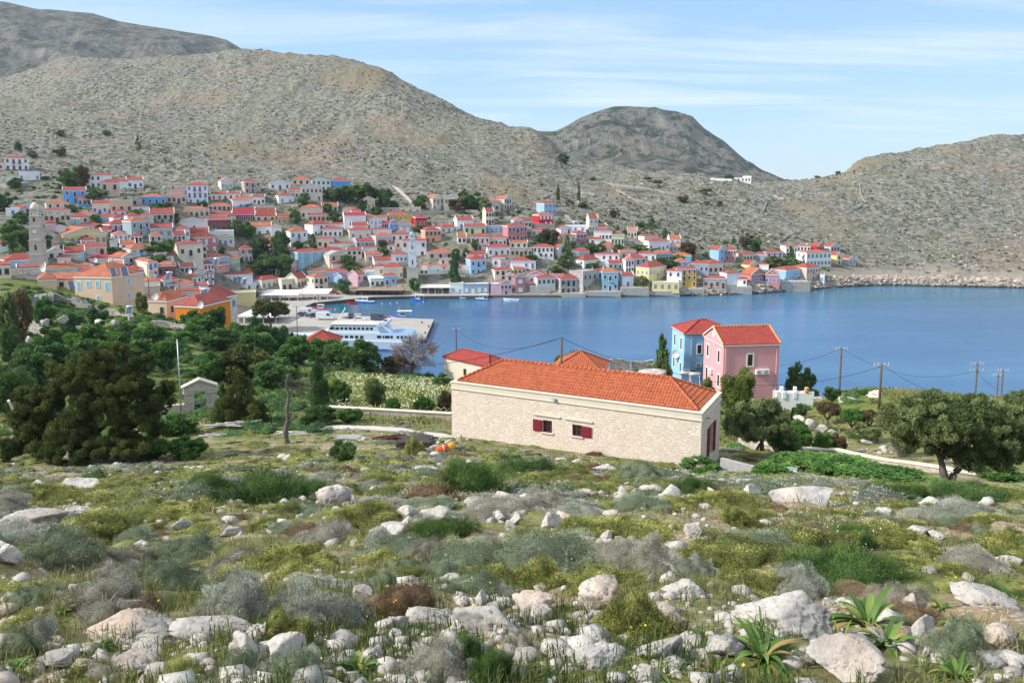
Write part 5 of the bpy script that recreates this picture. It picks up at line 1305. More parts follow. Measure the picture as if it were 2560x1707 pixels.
# main vault along x
vault.prism([(CDp/2-CDp*.5*math.cos(a), czE+2.0*math.sin(a)) for a in [math.pi*i/12 for i in range(13)]], 0, .2, CW-.2, ORV)
lun = MB()
for (gx, w) in ((2.3*1.0,2.0),(6.2*1.12,3.3),(13.6,3.3),(19.3,2.4)):
    if gx+w > CW: continue
    vault.prism(arch(gx, w*.93, 1.75, czE), 1, .16, CDp-.2, ORV)
    lun.prism(arch(gx, w, 2.05, czE-.02), 1, -.06, .22, WHM)
vault.build('roof', ch_); lun.build('gable', ch_)
for (u, v, w, h_) in ((1055,680,.9,1.2),(1065,680,.9,1.2),(1083,700,.7,1.1),(1095,676,.45,.8),(1149.5,700,.7,1.1),(1094,672,.01,.01)):
    x = (tw(u, v)[0]*(YC+3)-cb.x); z = zat(v, YC+3)-cb.z; k = MB(); k.box(x-w/2-.12,x+w/2+.12,-.09,.02,z-h_/2-.12,z+h_/2+.12,TRIM); k.box(x-w/2,x+w/2,-.11,-.091,z-h_/2,z+h_/2,DKB); k.build('window', ch_)
for (u, v, w, h_) in ((1057,703,2.2,2.6),(1105,704,1.2,2.2)):
    x = (tw(u, v)[0]*(YC+3)-cb.x); z = zat(v, YC+3)-cb.z; k = MB(); k.prism([(x-w/2,z-h_/2)]+[(x+w/2,z-h_/2)]+arch(x,w/2,w/2,z+h_*.2), 1, -.06, .02, MAROON); k.build('door', ch_)
# chapel on the saddle
cp0 = hit(1857, 455, 500); pq = cp0.y/F
cp = root('chapel', cp0, R(-14), 'small white chapel alone on the saddle between the hills', 'chapel')
cw, chh = 40*pq, 14*pq
m = MB(); m.box(-cw/2, cw/2, 0, 6, -3, chh*.75, WHM); m.prism([(3+3*math.cos(a), chh*.75+1.2*math.sin(a)) for a in [math.pi*i/10 for i in range(11)]], 0, 0, cw/2, WHM); m.build('wall', cp)
for x in (-cw*.25, 0, cw*.2, cw*.38): k = MB(); k.box(x-.4,x+.4,-.05,.02,.6,2.6,DKB); k.build('window', cp)
wall_run([(1776,450),(1830,452)], 1.6, .6, WHM, 'precinct_wall', 'low whitewashed wall left of the chapel on the saddle', 'wall', ymin=500)
sr0 = hit(1650, 510, 380); m = MB(); q_ = sr0.y/F; m.box(-14*q_,14*q_,0,4,-3,7*q_,FIELD); m.box(-4*q_,2*q_,1,3,7*q_,10*q_,FIELD); m.box(-2*q_,0,1.5,2.5,10*q_,16*q_,FIELD); tag(m.build('shrine', loc=sr0), 'small stone shrine with a spike on the terraced hillside', 'shrine')
# field walls on the hills
def Q(x, y): return (1280+x/1.8375, 200+y/1.8375)
HW = [([(140,552),(200,526),(300,522),(380,530)], 'pale field wall above the two hillside cypresses'), ([(480,508),(560,552),(640,578),(820,592)], 'field wall stepping down past the stone shrine'),
 ([(1145,612),(1160,585),(1172,562)], 'short field wall climbing the right hill'), ([(1228,745),(1270,720),(1320,702)], 'slanting field wall above the white hotel'), ([(1592,480),(1600,520),(1625,565),(1560,600)], 'wavy field wall on the right hill'),
 ([(410,466),(560,492),(700,522),(840,537)], 'long field wall across the olive terraces'), ([(840,492),(1100,512),(1200,530),(1250,547)], 'upper field wall on the terraces below the chapel'), ([(500,512),(635,515)], 'short straight terrace wall above the shrine'),
 ([(150,628),(240,618),(290,668)], 'stair wall beside the scarlet hillside house')]
for pts, lb in HW: wall_run([Q(*p) for p in pts], .9, .6, RUBBLE, 'field_wall', lb, 'wall', group='dry stone field walls on the hills', ymin=340, step=3, rough=.5)
def Cc(k, x, y): ox, oy, s = CROPS[k]; return (ox+x/s, oy+y/s)
for pts, lb in (([Cc('C',1640,210),Cc('C',1780,340),Cc('C',1950,520)], 'stepped stone path wall climbing behind the dark trees'), ([Cc('C',1480,605),Cc('C',2045,622),Cc('G',640,300),Cc('G',880,320)], 'long retaining wall below the hillside villa'), ([Cc('G',1570,455),Cc('G',1660,510),Cc('G',1960,520)], 'retaining wall under the scarlet hillside house')):
    wall_run(pts, 1.6, .8, FIELD, 'retaining_wall', lb, 'wall', ymin=330, step=3, rough=.3)
# ================================================================ HARBOUR
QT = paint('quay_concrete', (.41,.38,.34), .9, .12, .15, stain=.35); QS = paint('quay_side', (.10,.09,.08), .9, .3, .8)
qp = [(1063,847),(1085,798),(905,790),(786,781),(748,778),(768,763),(785,756.5),(820,753),(872,748),(932,742),(1010,740.3),(1100,739.5),(1222,739),(1222,733),(1100,733),(950,733),(840,733),(700,735),(640,742),(600,760),(590,790),(610,815),(660,838),(740,850)]
qpts = [pz(*p) for p in qp]
m = MB(); n = len(qpts)
m.add([(p.x,p.y,1.3) for p in qpts]+[(p.x,p.y,-3) for p in qpts], [tuple(range(n))], QT)
m.add([(p.x,p.y,1.3) for p in qpts]+[(p.x,p.y,-3) for p in qpts], [(i,(i+1) % n,(i+1) % n+n,i+n) for i in range(n)], QS)
tag(m.build('quay'), 'pale concrete quay and ferry pier of the harbour', 'quay', kind='structure')
m = MB(); j0, j1 = pz(829,781,.9), pz(901,787,.9); m.box(min(j0.x,j1.x), max(j0.x,j1.x), j1.y, j1.y+3, .3, .9, QT); m.box(min(j0.x,j1.x)+.2, max(j0.x,j1.x)-.2, j1.y+.2, j1.y+2.8, -3, .3, QS); tag(m.build('jetty'), 'narrow concrete jetty beside the parked vans', 'jetty')
SHW = masonry('shore_masonry', [(.40,.34,.27),(.50,.43,.35),(.58,.51,.43)], (.44,.38,.31), scale=1.6, bump=.4, sq=(1,1,1.4))
def shore_wall(u0, u1, vt, vb, lb, Dp=5.0):
    a = P(u0, vb, 0+hit((u0+u1)/2, vb, 250).y); Y = a.y; a = P(u0, vb, Y); b = P(u1, vb, Y); z1 = zat(vt, Y)
    m = MB(); m.box(0, (b-a).length, 0, Dp, -3, z1-a.z, SHW); o = m.build('sea_wall', None, a, math.atan2(b.y-a.y, b.x-a.x)); tag(o, lb, 'wall', 'sea walls under the shore houses')
shore_wall(1405, 1463, 733.5, 744, 'stone sea wall under the double iron balcony house'); shore_wall(1463, 1552, 729, 741, 'stone sea wall under the roofless mansion and blue cube'); shore_wall(1552, 1622, 719, 739, 'stone sea wall under the small blue-door house')
shore_wall(1700, 1760, 722, 733, 'stone sea wall under the ochre house'); shore_wall(1757, 1880, 717, 729, 'stone sea wall under the maroon-door house'); shore_wall(1880, 2025, 704, 721, 'stone sea wall under the double gable'); shore_wall(1325, 1375, 716, 734, 'stone block with arched door on the shore', 3)
shore_wall(1620, 1700, 728, 739, 'pale sea wall under the low yellow block')
def canopy(u0, u1, vf, vfl, depth, label, top, post, rz=0.0, z0=1.3, npost=5, th=.18, name='canopy', slope=0.0, back=False):
    Y = (z0-H)/tw((u0+u1)/2, vfl)[1]; a = Vector((tw(u0, vfl)[0]*Y, Y, z0)); b = Vector((tw(u1, vfl)[0]*Y, Y, z0)); W = (b-a).length; h = zat(vf, Y)-z0
    r = root(name, a, rz, label, name.replace('_', ' '))
    m = MB(); m.prism([(-.3,h),(depth,h+slope),(depth,h+slope+th),(-.3,h+th)], 0, -.3, W+.3, top); m.build('canopy_roof', r)
    for i in range(npost):
        x = .1+(W-.2)*i/(npost-1)
        for y in (0.1, depth-.2): p = MB(); p.box(x-.08,x+.08,y-.08,y+.08,0,h+.02,post); p.build('post', r)
    return r, W, h
WHC = paint('canvas_white', (.78,.78,.76), .8, .03, .5)
BRC = paint('reed_brown', (.30,.22,.16), .9, .2, 1.0)
c1, w1c, h1c = canopy(655, 745, 738, 752, 8, 'long white flat canopy over café tables beside the square', WHC, WHC, R(0), slope=.9)
c2, w2c, h2c = canopy(748, 819, 735, 749.5, 8, 'white canopy on arched posts, right of the long one', WHC, WHC, R(0), slope=.9)
c3, w3c, h3c = canopy(875, 1006, 726.5, 738.5, 7, 'brown reed-roofed taverna terrace along the waterfront', BRC, paint('brown_post', (.10,.05,.035)), R(-1), npost=9, slope=.3)
c4, w4c, h4c = canopy(1052, 1124, 719.5, 735, 6, 'white awning on posts in front of the church', WHC, WHC, 0, npost=5, slope=.4)
c5, w5c, h5c = canopy(597, 692, 793, 809, 13, 'broad white flat-roofed shelter behind the pine on the square', WHM, PL_CR, R(-3), npost=4, th=.55, slope=.2)
# cafe furniture under the canopies
CH_ = {}
def cafe_chair_mesh(mt):
    if mt.name in CH_: return CH_[mt.name]
    m = MB(); m.box(-.22,.22,-.22,.22,.42,.46,mt); m.box(-.22,.22,.19,.23,.46,.9,mt)
    for x in (-.2,.2):
        for y in (-.2,.2): m.box(x-.02,x+.02,y-.02,y+.02,0,.42,mt)
    CH_[mt.name] = m.mesh('chair'); return CH_[mt.name]
def cafe_table_mesh(mt):
    m = MB(); m.box(-.4,.4,-.4,.4,.70,.74,mt); m.box(-.04,.04,-.04,.04,0,.7,mt); m.box(-.25,.25,-.25,.25,0,.03,mt); return m.mesh('table')
cmats = [paint('chair_dark', (.05,.05,.06)), paint('chair_lilac', (.38,.38,.55)), paint('chair_brown', (.22,.05,.04)), paint('chair_blue', (.06,.08,.22))]
tmesh = cafe_table_mesh(paint('table_white', (.6,.6,.6))); rr_ = random.Random(3)
for (cn, W, dep, kk, nx, lab) in ((c1,w1c,8,0,6,'long white canopy'),(c2,w2c,8,1,5,'arched white canopy'),(c3,w3c,7,2,9,'reed-roofed terrace')):
    for i in range(nx):
        for j in range(2):
            x = (i+.5)*W/nx; y = 1.4+j*2.6; p = cn.matrix_basis @ Vector((x,y,0)) if False else Vector(cn.location)+Vector((x,y,.0))
            o = link('cafe_table', tmesh, None, p); tag(o, 'square café table under the '+lab, 'table', 'café tables under the '+lab)
            for (dx, rz) in ((-.6, math.pi/2), (.6, -math.pi/2)):
                o = link('cafe_chair', cafe_chair_mesh(cmats[kk if kk < 2 or j else 3]), None, p+Vector((dx, rr_.uniform(-.1,.1), 0)), (0,0,rz)); tag(o, 'café chair at the tables under the '+lab, 'chair', 'café chairs under the '+lab)
# garden wall with railings by the square
g0 = P(578, 816, 236); g1 = P(628, 812, 236); gw = root('railing_wall', g0, math.atan2(g1.y-g0.y, g1.x-g0.x), 'white garden wall with dark railing bays right of the orange house', 'wall'); gl = (g1-g0).length
m = MB(); m.box(0, gl, 0, .25, -3, .8, WHM); m.build('wall_body', gw)
for i in range(4): m = MB(); x = i*(gl-.4)/3; m.box(x, x+.4, -.05, .3, .8, 2.4, WHM); m.build('pillar', gw)
for i in range(3):
    m = MB(); x0 = i*(gl-.4)/3+.4; x1 = (i+1)*(gl-.4)/3
    for z in (1.0, 1.9): m.box(x0, x1, .1, .14, z, z+.06, IRON)
    for k in range(7): x = x0+(x1-x0)*(k+.5)/7; m.box(x-.02, x+.02, .105, .135, 1.06, 1.9, IRON)
    m.build('railing', gw)
# ---------------------------------------------------------------- ferry
HULLW = paint('ship_white', (.72,.78,.84), .35, .03, .3, spec=.5); HULLB = paint('ship_blue', (.06,.20,.50), .35, .05); DECKB = paint('deck_blue', (.20,.40,.72), .6); DK = paint('ship_glass', (.02,.03,.045), .15, spec=.6)
fb, fs_ = Vector((tw(733,858)[0]*219, 219, 0)), Vector((tw(1044,860)[0]*216.5, 216.5, 0))
FL = (fs_-fb).length; FB = 7.2
fe = root('ferry', (fb.x, fb.y, 0), math.atan2(fs_.y-fb.y, fs_.x-fb.x), 'white passenger ferry with blue waterline stripe moored along the pier', 'ferry')
def hull(L_, B_, zs, mat, name, parent, sheer=1.0, bow=.30, low=-.8, flare=.85, stripe=None):
    """bow at x=0; zs = deck height"""
    m = MB(); N_ = 22; rows = []
    def hb(s): return B_/2*min(1, (s/bow)**.62 if s < bow else 1)*(1 if s < .9 else 1-.08*(s-.9)/.1)
    lv = [(low,.62),(0,.80),(.25,.83),(.55,.87),(zs*.75,.95),(zs,1.0)]
    for (z, k) in lv:
        r_ = []
        for i in range(N_+1):
            s = i/N_; x = L_*s; rake = (zs-z)*.75*(1-s)**3
            zz_ = z+(sheer*(1-s)**2.2 if z >= zs*.7 else 0)*(1 if z >= zs else .6)
            r_.append((x+rake, hb(s)*(k if s < .6 else 1-(1-k)*.5), zz_))
        rows.append(r_)
    V = []; 
    for r_ in rows: V += [(x,-y,z) for (x,y,z) in r_]+[(x,y,z) for (x,y,z) in r_]
    n = N_+1
    for j in range(len(lv)-1):
        mt = (stripe if stripe and j in (1, 2) else mat)
        fs = []
        for i in range(N_):
            a = j*2*n+i; b = (j+1)*2*n+i; fs.append((a,a+1,b+1,b)); fs.append((a+n,b+n,b+n+1,a+n+1))
        fs.append((j*2*n+N_, j*2*n+n+N_, (j+1)*2*n+n+N_, (j+1)*2*n+N_))
        m.add(V, fs, mt)
    j = len(lv)-1; m.add(V, [(j*2*n+i, j*2*n+i+1, j*2*n+n+i+1, j*2*n+n+i) for i in range(N_)], mat)
    me_ = m.build(name, parent); return me_
hull(FL, FB, 2.6, HULLW, 'hull', fe, sheer=1.5, stripe=HULLB)
dkk = MB(); dkk.box(FL*.05, FL*.985, -FB*.30, FB*.30, 2.62, 2.7, DECKB); dkk.build('deck', fe)
s1 = MB(); s1.prism([(FL*.20,2.62),(FL*.985,2.62),(FL*.97,4.9),(FL*.255,4.9)], 1, -FB*.46, FB*.46, HULLW); sup = s1.build('main_cabin', fe)
for i in range(8):
    x = FL*(.285+.038*i*1.06); w = MB(); w.box(x, x+.95, -FB*.46-.02, FB*.46+.02, 3.45, 4.2, DK); w.build('window', sup)
for (a, b) in ((.70,.735),(.745,.757),(.762,.80),(.805,.825),(.855,.875),(.885,.905),(.915,.965)):
    w = MB(); w.box(FL*a, FL*b, -FB*.46-.02, FB*.46+.02, 3.55, 4.3, DK); w.build('window', sup)
s2 = MB(); s2.prism([(FL*.30,4.92),(FL*.72,4.92),(FL*.69,7.1),(FL*.335,7.1)], 1, -FB*.40, FB*.40, HULLW); s2.box(FL*.325,FL*.70,-FB*.43,FB*.43,7.1,7.25,paint('deck_cream', (.62,.58,.50),.8)); s2b = s2.build('upper_cabin', fe)
for i in range(9):
    x = FL*(.375+.0335*i); w = MB(); w.box(x, x+.85, -FB*.40-.02, FB*.40+.02, 5.7, 6.4, DK); w.build('window', s2b)
w = MB(); w.prism([(FL*.318+.12,5.7),(FL*.36,5.7),(FL*.36,6.5),(FL*.318+.42,6.5)], 1, -FB*.40-.02, FB*.40+.02, DK); w.build('bridge_window', s2b)
a_ = MB(); a_.prism([(FL*.70,4.9),(FL*.80,4.9),(FL*.765,7.9),(FL*.735,7.9)], 1, -FB*.2, FB*.2, HULLW); a_.box(FL*.73,FL*.775,-FB*.42,FB*.42,7.2,7.9,HULLW); a_.build('funnel', fe)
a_ = MB(); a_.prism([(FL*.17,3.55),(FL*.30,3.55),(FL*.30,3.8),(FL*.17,3.8)], 1, -FB*.32, FB*.32, DECKB); a_.build('fore_deck', fe)
a_ = MB(); a_.box(FL*.73,FL*.965,-FB*.44,FB*.44,4.91,4.98,DECKB); a_.build('aft_deck', fe)
ms = MB(); ms.tube([(FL*.36,0,7.2),(FL*.43,0,11.3)], .16, HULLW, 8); ms.tube([(FL*.40,-.9,9.3),(FL*.40,.9,9.3)], .05, HULLW, 6); ms.tube([(FL*.425,0,11),(FL*.425,0,12)], .04, HULLW, 5); ms.build('mast', fe)
rl = MB()
for s in (-1, 1):
    for z in (5.4, 5.8): rl.tube([(FL*.74,s*FB*.44,z),(FL*.965,s*FB*.44,z)], .025, HULLW, 4)
    for i in range(9): x = FL*(.74+.028*i); rl.tube([(x,s*FB*.44,4.95),(x,s*FB*.44,5.8)], .02, HULLW, 4)
    for i in range(10): x = FL*(.04+.018*i); rl.tube([(x,s*FB*.5*min(1,(x/FL/.3)**.6)*.95,3.9-x*.06),(x,s*FB*.5*min(1,(x/FL/.3)**.6)*.95,4.7-x*.06)], .02, HULLW, 4)
rl.build('railing', fe)
lb_ = MB(); lb_.lathe([(.30,-.05),(.30,.05)], paint('lifebuoy_orange',(.7,.12,.08)), 14, (FL*.365,-FB*.40-.08,6.05), 'y'); lb_.build('lifebuoy', fe)
# ---------------------------------------------------------------- boats
def boat(u, v, Lm, rz, label, hullm, stripe, cab=None, top=None, mast=True, wide=.34, name='fishing_boat'):
    p = pz(u, v, 0); r = root(name, p, rz, label, 'boat', 'small boats in the harbour')
    hull(Lm, Lm*wide, .75*Lm/8, hullm, 'hull', r, sheer=.09*Lm, bow=.45, low=-.3, stripe=stripe)
    z = .75*Lm/8
    if cab: m = MB(); m.box(Lm*.42,Lm*.66,-Lm*wide*.27,Lm*wide*.27,z-.1,z+1.35,cab); m.box(Lm*.43-.03,Lm*.64,-Lm*wide*.27-.02,Lm*wide*.27+.02,z+.7,z+1.15,DK); m.box(Lm*.39,Lm*.69,-Lm*wide*.31,Lm*wide*.31,z+1.35,z+1.45,cab); m.build('cabin', r)
    if top:
        m = MB(); m.box(Lm*.3,Lm*.92,-Lm*wide*.42,Lm*wide*.42,z+1.9,z+1.98,top)
        for x in (.32,.6,.9):
            for s in (-1,1): m.tube([(Lm*x,s*Lm*wide*.38,z-.2),(Lm*x,s*Lm*wide*.38,z+1.92)], .03, WHP, 5)
        m.build('awning', r)
    if mast: m = MB(); m.tube([(Lm*.38,0,z-.3),(Lm*.36,0,z+3.4)], .05, WHP, 6); m.build('mast', r)
    if not cab: m = MB(); [m.box(Lm*x,Lm*x+.25,-Lm*wide*.38,Lm*wide*.38,z-.02,z+.05,paint('thwart_wood',(.35,.22,.12))) for x in (.35,.55,.75)]; m.build('thwart', r)
    return r
BW_ = paint('boat_white', (.80,.81,.82), .4); BR_ = paint('boat_red', (.55,.02,.03), .4); BB_ = paint('boat_blue', (.03,.17,.60), .4)
boat(887, 757, 7.6, R(-2), 'white fishing boat with blue stripe moored at the taverna quay', BW_, BB_, BW_)
boat(867, 760, 4.0, R(0), 'small red rowing boat beside the white fishing boat', BR_, BR_, None, mast=False)
boat(774, 776, 7.8, R(-3), 'white fishing boat with red gunwale moored at the corner of the quay', BR_, BW_, BW_)
boat(1025, 752, 6.0, R(-4), 'fishing boat with blue hull and cream awning below the church', BB_, BB_, BW_, WHC)
boat(958, 795, 4.5, R(5), 'small red and white boat behind the pier car park', BR_, BW_, None, mast=False)
boat(976, 797, 8.0, R(3), 'blue and white boat with tall white wheelhouse behind the pier', BB_, BW_, BW_, WHC)
boat(1143, 747, 3.6, R(0), 'little white dinghy off the long waterfront block', BW_, BB_, None, mast=False)
boat(1188, 750, 5.2, R(-5), 'white motor boat with blue seats by the long waterfront block', BW_, BB_, BW_, WHC, mast=False)
boat(1258, 752, 6.2, R(-2), 'white boat with low railings moored left of the rose tower house', BW_, BW_, None, mast=False)
boat(1972, 716, 4.0, R(2), 'small orange boat pulled up under the double gable', paint('boat_orange',(.65,.25,.05),.5), None, None, mast=False).location.z = 2.2
for i, (u, v) in enumerate(((955,760),(976,759),(993,757),(1059,755),(838,774))):
    m = MB(); m.lathe([(.02,-.2),(.2,-.1),(.26,.08),(.18,.26),(.02,.32)], WHP, 12); o = m.build('mooring_buoy', None, pz(u, v, 0), smooth=True); tag(o, 'round white mooring buoy floating in the inner harbour', 'buoy', 'white mooring buoys')
# ---------------------------------------------------------------- vehicles on the pier
TYR = paint('tyre', (.02,.02,.02), .8)
def vehicle(u, v, rz, label, col, kind='car', Lm=4.2, group='vehicles parked on the harbour'):
    p = pz(u, v, 1.3); r = root({'car':'parked_car','van':'parked_van'}[kind], p, rz, label, kind, group); cm = paint('carpaint_%d_%d_%d' % tuple(int(x*99) for x in col), col, .25, .02, spec=.6)
    hW = .86 if kind == 'car' else 1.0; b = MB()
    if kind == 'car': prof = [(0,.35),(0,.72),(.12,.86),(.95,.95),(1.55,1.42),(3.05,1.45),(3.85,.98),(4.15,.9),(4.2,.4)]; gl = [(1.02,.97),(1.58,1.38),(3.02,1.40),(3.7,.98)]
    else: prof = [(0,.4),(0,.95),(.15,1.15),(.9,1.3),(1.6,2.3),(2.1,2.5),(5.8,2.55),(5.9,2.4),(5.9,.4)]; gl = [(1.0,1.34),(1.62,2.22),(2.3,2.25),(2.3,1.4)]
    k = Lm/(4.2 if kind == 'car' else 5.9); prof = [(x*k, z) for x, z in prof]; gl = [(x*k, z) for x, z in gl]
    b.prism(prof, 1, -hW, hW, cm); b.build('body', r, bevel=.04)
    g = MB(); g.prism(gl, 1, -hW-.012, hW+.012, DK); g.build('window', r)
    for x in (.18, .80):
        for s in (-1, 1):
            w = MB(); w.lathe([(.32,-.1),(.32,.1)], TYR, 16, (Lm*x, s*(hW-.06), .32), 'y'); w.lathe([(.18,-.115),(.18,.115)], WHP, 12, (Lm*x, s*(hW-.06), .32), 'y'); w.build('wheel', r)
    for s in (-1, 1): h_ = MB(); h_.box(-.02,.05,s*hW*.72-.14,s*hW*.72+.14,.62,.76,WHP); h_.build('headlight', r)
    return r
vehicle(836, 799, R(176), 'long white delivery van parked on the pier', (.74,.75,.76), 'van', 5.9)
vehicle(787, 788, R(170), 'white van with rounded top by the harbour corner', (.72,.74,.78), 'van', 4.6)
vehicle(771, 791, R(160), 'small dark blue car in front of the rounded white van', (.05,.08,.15)); vehicle(801, 793, R(178), 'dark car between the two white vans', (.04,.04,.06))
vehicle(915, 803, R(176), 'white hatchback parked alone on the pier', (.75,.78,.80)); vehicle(966, 803, R(172), 'dark grey pickup-like van parked near the red boat', (.06,.08,.12), 'van', 5.0)
vehicle(865, 796, R(100), 'silver car half behind the delivery van', (.45,.47,.5)); vehicle(876, 797, R(95), 'black car beside the silver one', (.03,.03,.03)); vehicle(700, 797, R(182), 'white car at the edge of the square by the pine', (.75,.75,.75)); vehicle(1085, 733, R(85), 'dark green jeep under the white awning', (.05,.06,.05))
vehicle(845, 736, R(178), 'red car parked beside the round waterfront tree', (.45,.02,.03))
# street lamps / poles of the harbour
def pole(u, vb, vt, Y, label, name='utility_pole', r=.12, mat=None, arms=0, lamp=False, group='wooden utility poles', rz=0.0, base_ground=True):
    top = P(u, vt, Y); zb = (gz(top.x, top.y)-.6) if base_ground else zat(vb, Y); mat = mat or paint('pole_wood', (.13,.09,.065), .9, .3, 3.0)
    ro_ = root(name, (top.x, top.y, zb), rz, label, 'pole' if not lamp else 'street lamp', group)
    h = top.z-zb; m = MB(); m.tube([(0,0,0),(0,0,h)], r, mat, 9, rs=[r*1.15, r*.8]); m.build('pole_shaft', ro_, smooth=True)
    for i in range(arms):
        z = h-.12-i*1.0; m = MB(); aw = 1.0 if arms > 1 else .8; m.box(-aw,aw,-.05,.05,z-.05,z+.05,paint('arm_grey',(.48,.46,.43))); 
        for x in (-aw*.9,-.4*aw,.4*aw,aw*.9): m.lathe([(.03,z+.05),(.07,z+.12),(.05,z+.17),(.07,z+.22),(.02,z+.27)], paint('insulator',(.55,.55,.55),.3), 8, (x,0,0))
        m.build('crossarm', ro_)
    if lamp: m = MB(); m.tube([(0,0,h),(.5,0,h+.15),(.9,0,h+.1)], .04, mat, 6); m.box(.75,1.2,-.1,.1,h+.02,h+.12,WHP); m.build('lamp_head', ro_)
    return ro_, top
PL = {}
for k, a in dict(p1=(1404,915,844,76,'wooden pole behind the ridge of the stone house',.13,0), p2=(1140,880,822,140,'dark wooden pole above the red bungalow roof',.14,1), p3=(2104,965,871,102,'leaning dark wooden pole between pink house and olive tree',.14,1),
   p4=(2204,1050,911,80,'wooden pole at the left edge of the big olive crown',.13,1), p5=(2444,985,908,112,'wooden pole with double crossarm above the olive crown',.14,2), p6=(2508,1000,925,112,'tallest of two poles with wide crossarm at far right',.13,1), p7=(2496,1000,937,118,'lower pole just left of the far right one',.12,1)).items():
    u, vb, vt, Y, lb, r_, arms = a; PL[k] = pole(u, vb, vt, Y, lb, r=r_, arms=arms)[1]
PL['p3'] = PL['p3']
pole(443, 994, 847, 78, 'slim galvanised metal post left of the stone gateway', 'metal_post', .07, paint('galvanised', (.42,.46,.48), .4, metal=.5), group=None)
for (k, u, vb, vt, Y, lb) in ((1,741,830,765,205,'tall dark pole with wires in front of the ferry bow'),(2,448,760,705,228,'dark thin pole left of the ribbed red roof'),(3,574,735,690,255,'pole in front of the modern white block'),(4,449,670,700,240,'x'),(5,1007,700,660,320,'dark pole left of the bell tower'),(6,1225,700,645,330,'thin pole right of the tall pale blue cube'),(7,835,515,472,372,'pole among the dark trees of the top row'),(8,368,700,660,200,'thin pole right of the near peach house'),(9,432,690,655,215,'forked pole beside the cream house with blue frames')):
    if lb == 'x': continue
    pole(u, vb, vt, Y, lb, r=.11, arms=1)
for (u, vb, vt, Y, lb) in ((774,800,752,258,'tall grey lamp mast by the parked vans'),(755,760,728,292,'street lamp beside the white canopies'),(1002,735,722,318,'street lamp at the taverna end'),(1096,737,722,316,'street lamp before the church awning'),(724,815,798,248,'low lamp post at the edge of the square')):
    pole(u, vb, vt, Y, lb, 'street_lamp', .06, paint('lamp_grey',(.35,.36,.37),.5), lamp=True, group='street lamps of the quay')
def wire(a, b, sag, label, r=.018):
    a = Vector(a); b = Vector(b); pts = [a.lerp(b, i/16)-Vector((0,0,sag*4*(i/16)*(1-i/16))) for i in range(17)]
    m = MB(); m.tube(pts, r, IRON, 5, cap=False); tag(m.build('power_cable'), label, 'cable', 'overhead cables')
wire(P(-40, 757, 60), P(443, 849, 78), .6, 'black cable crossing the left bushes down to the metal post', .032); wire(P(443, 849, 78), PL['p1'], 3.0, 'black cable sagging from the metal post to the pole behind the stone house', .026)
wire(PL['p1'], P(1640, 918, 84), .5, 'black cable from the pole behind the stone house towards the blue house', .022); wire(P(1640, 918, 84), PL['p4']-Vector((0,0,.2)), 2.0, 'black cable crossing the front of the pink house', .022)
wire(PL['p2'], PL['p1'], 2.2, 'cable between the bungalow pole and the stone house pole', .02); wire(P(1952, 914, 92), PL['p3'], .3, 'cable from the pink house corner to the leaning pole'); wire(PL['p3'], PL['p5']-Vector((0,0,1)), 2.2, 'long cable from the leaning pole to the double crossarm pole')
wire(PL['p4'], PL['p5']-Vector((0,0,5.5)), 1.0, 'cable running down right behind the olive crown'); wire(PL['p5']-Vector((0,0,1)), PL['p6']-Vector((0,0,3)), .6, 'short cable between the two far right poles'); wire(P(0, 930, 30), P(32, 1014, 31), .0, 'thin stay wire with white tube at the left edge', .012)
m = MB(); m.tube([P(21,1001,30.6),P(31,1022,30.9)], .05, WHP, 8); tag(m.build('wire_marker'), 'white plastic tube on the stay wire at the left edge', 'marker')
# ---------------------------------------------------------------- stone gateway and yard clutter
GST = masonry('gate_ashlar', [(.54,.43,.33),(.66,.54,.43),(.60,.48,.38)], (.42,.34,.26), scale=1.6, bump=.25, sq=(1,1,1.6))
gp = hit(502, 1032, 55); gt = root('gateway', (gp.x, gp.y, gp.z), R(22), 'stone gateway with pitched roof and square opening among the trees', 'gateway'); q_ = gp.y/F
gh = 84*q_
m = MB(); m.box(-1.5,-.62,0,.9,-1.5,gh*.66,GST); m.box(.62,1.5,0,.9,-1.5,gh*.66,GST); m.box(-1.5,1.5,0,.9,gh*.66+.003,gh*.80,GST); m.prism([(-1.5,gh*.80),(1.5,gh*.80),(0,gh*1.0)],1,.05,.85,GST); m.build('gate_body', gt); GTR = paint('gate_trim', (.58,.50,.40), .85, .08)
m = MB(); m.box(-1.62,-.55,-.08,.98,gh*.60,gh*.66,GTR); m.box(.55,1.62,-.08,.98,gh*.60,gh*.66,GTR); m.box(-1.56,1.56,-.05,.95,gh*.70,gh*.735,GTR); m.box(-.66,-.56,-.03,.93,-.2,gh*.6,GTR); m.box(.56,.66,-.03,.93,-.2,gh*.6,GTR); m.prism([(-1.75,gh*.79),(0,gh*1.01),(1.75,gh*.79),(1.75,gh*.83),(0,gh*1.06),(-1.75,gh*.83)],1,-.12,1.02,GTR); m.build('cornice', gt)
m = MB(); m.box(-.62,.05,.3,.38,-.2,gh*.36,paint('gate_blue',(.30,.38,.50))); m.box(-.6,.0,.24,.299,-.2,gh*.25,paint('gate_black',(.02,.02,.03))); m.build('gate_leaf', gt)
for a_ in ((-3.4,-1.5,.2,.7,-1.5,gh*.30),(-5.5,-3.402,.2,.7,-1.5,gh*.12),(1.5,2.6,.3,.7,-1.5,gh*.45)): m = MB(); m.box(*a_,GST); m.build('side_wall', gt)
for (u, v, lb) in ((540,1024,'blue plastic barrel right of the gateway'),(546,1047,'blue plastic tub below the gateway')):
    p = hit(u, v, 50); m = MB(); m.lathe([(.02,0),(.28,.02),(.31,.3),(.28,.75),(.1,.8)], paint('barrel_blue',(.03,.16,.50),.4), 16); tag(m.build('barrel', None, p, smooth=True), lb, 'barrel')
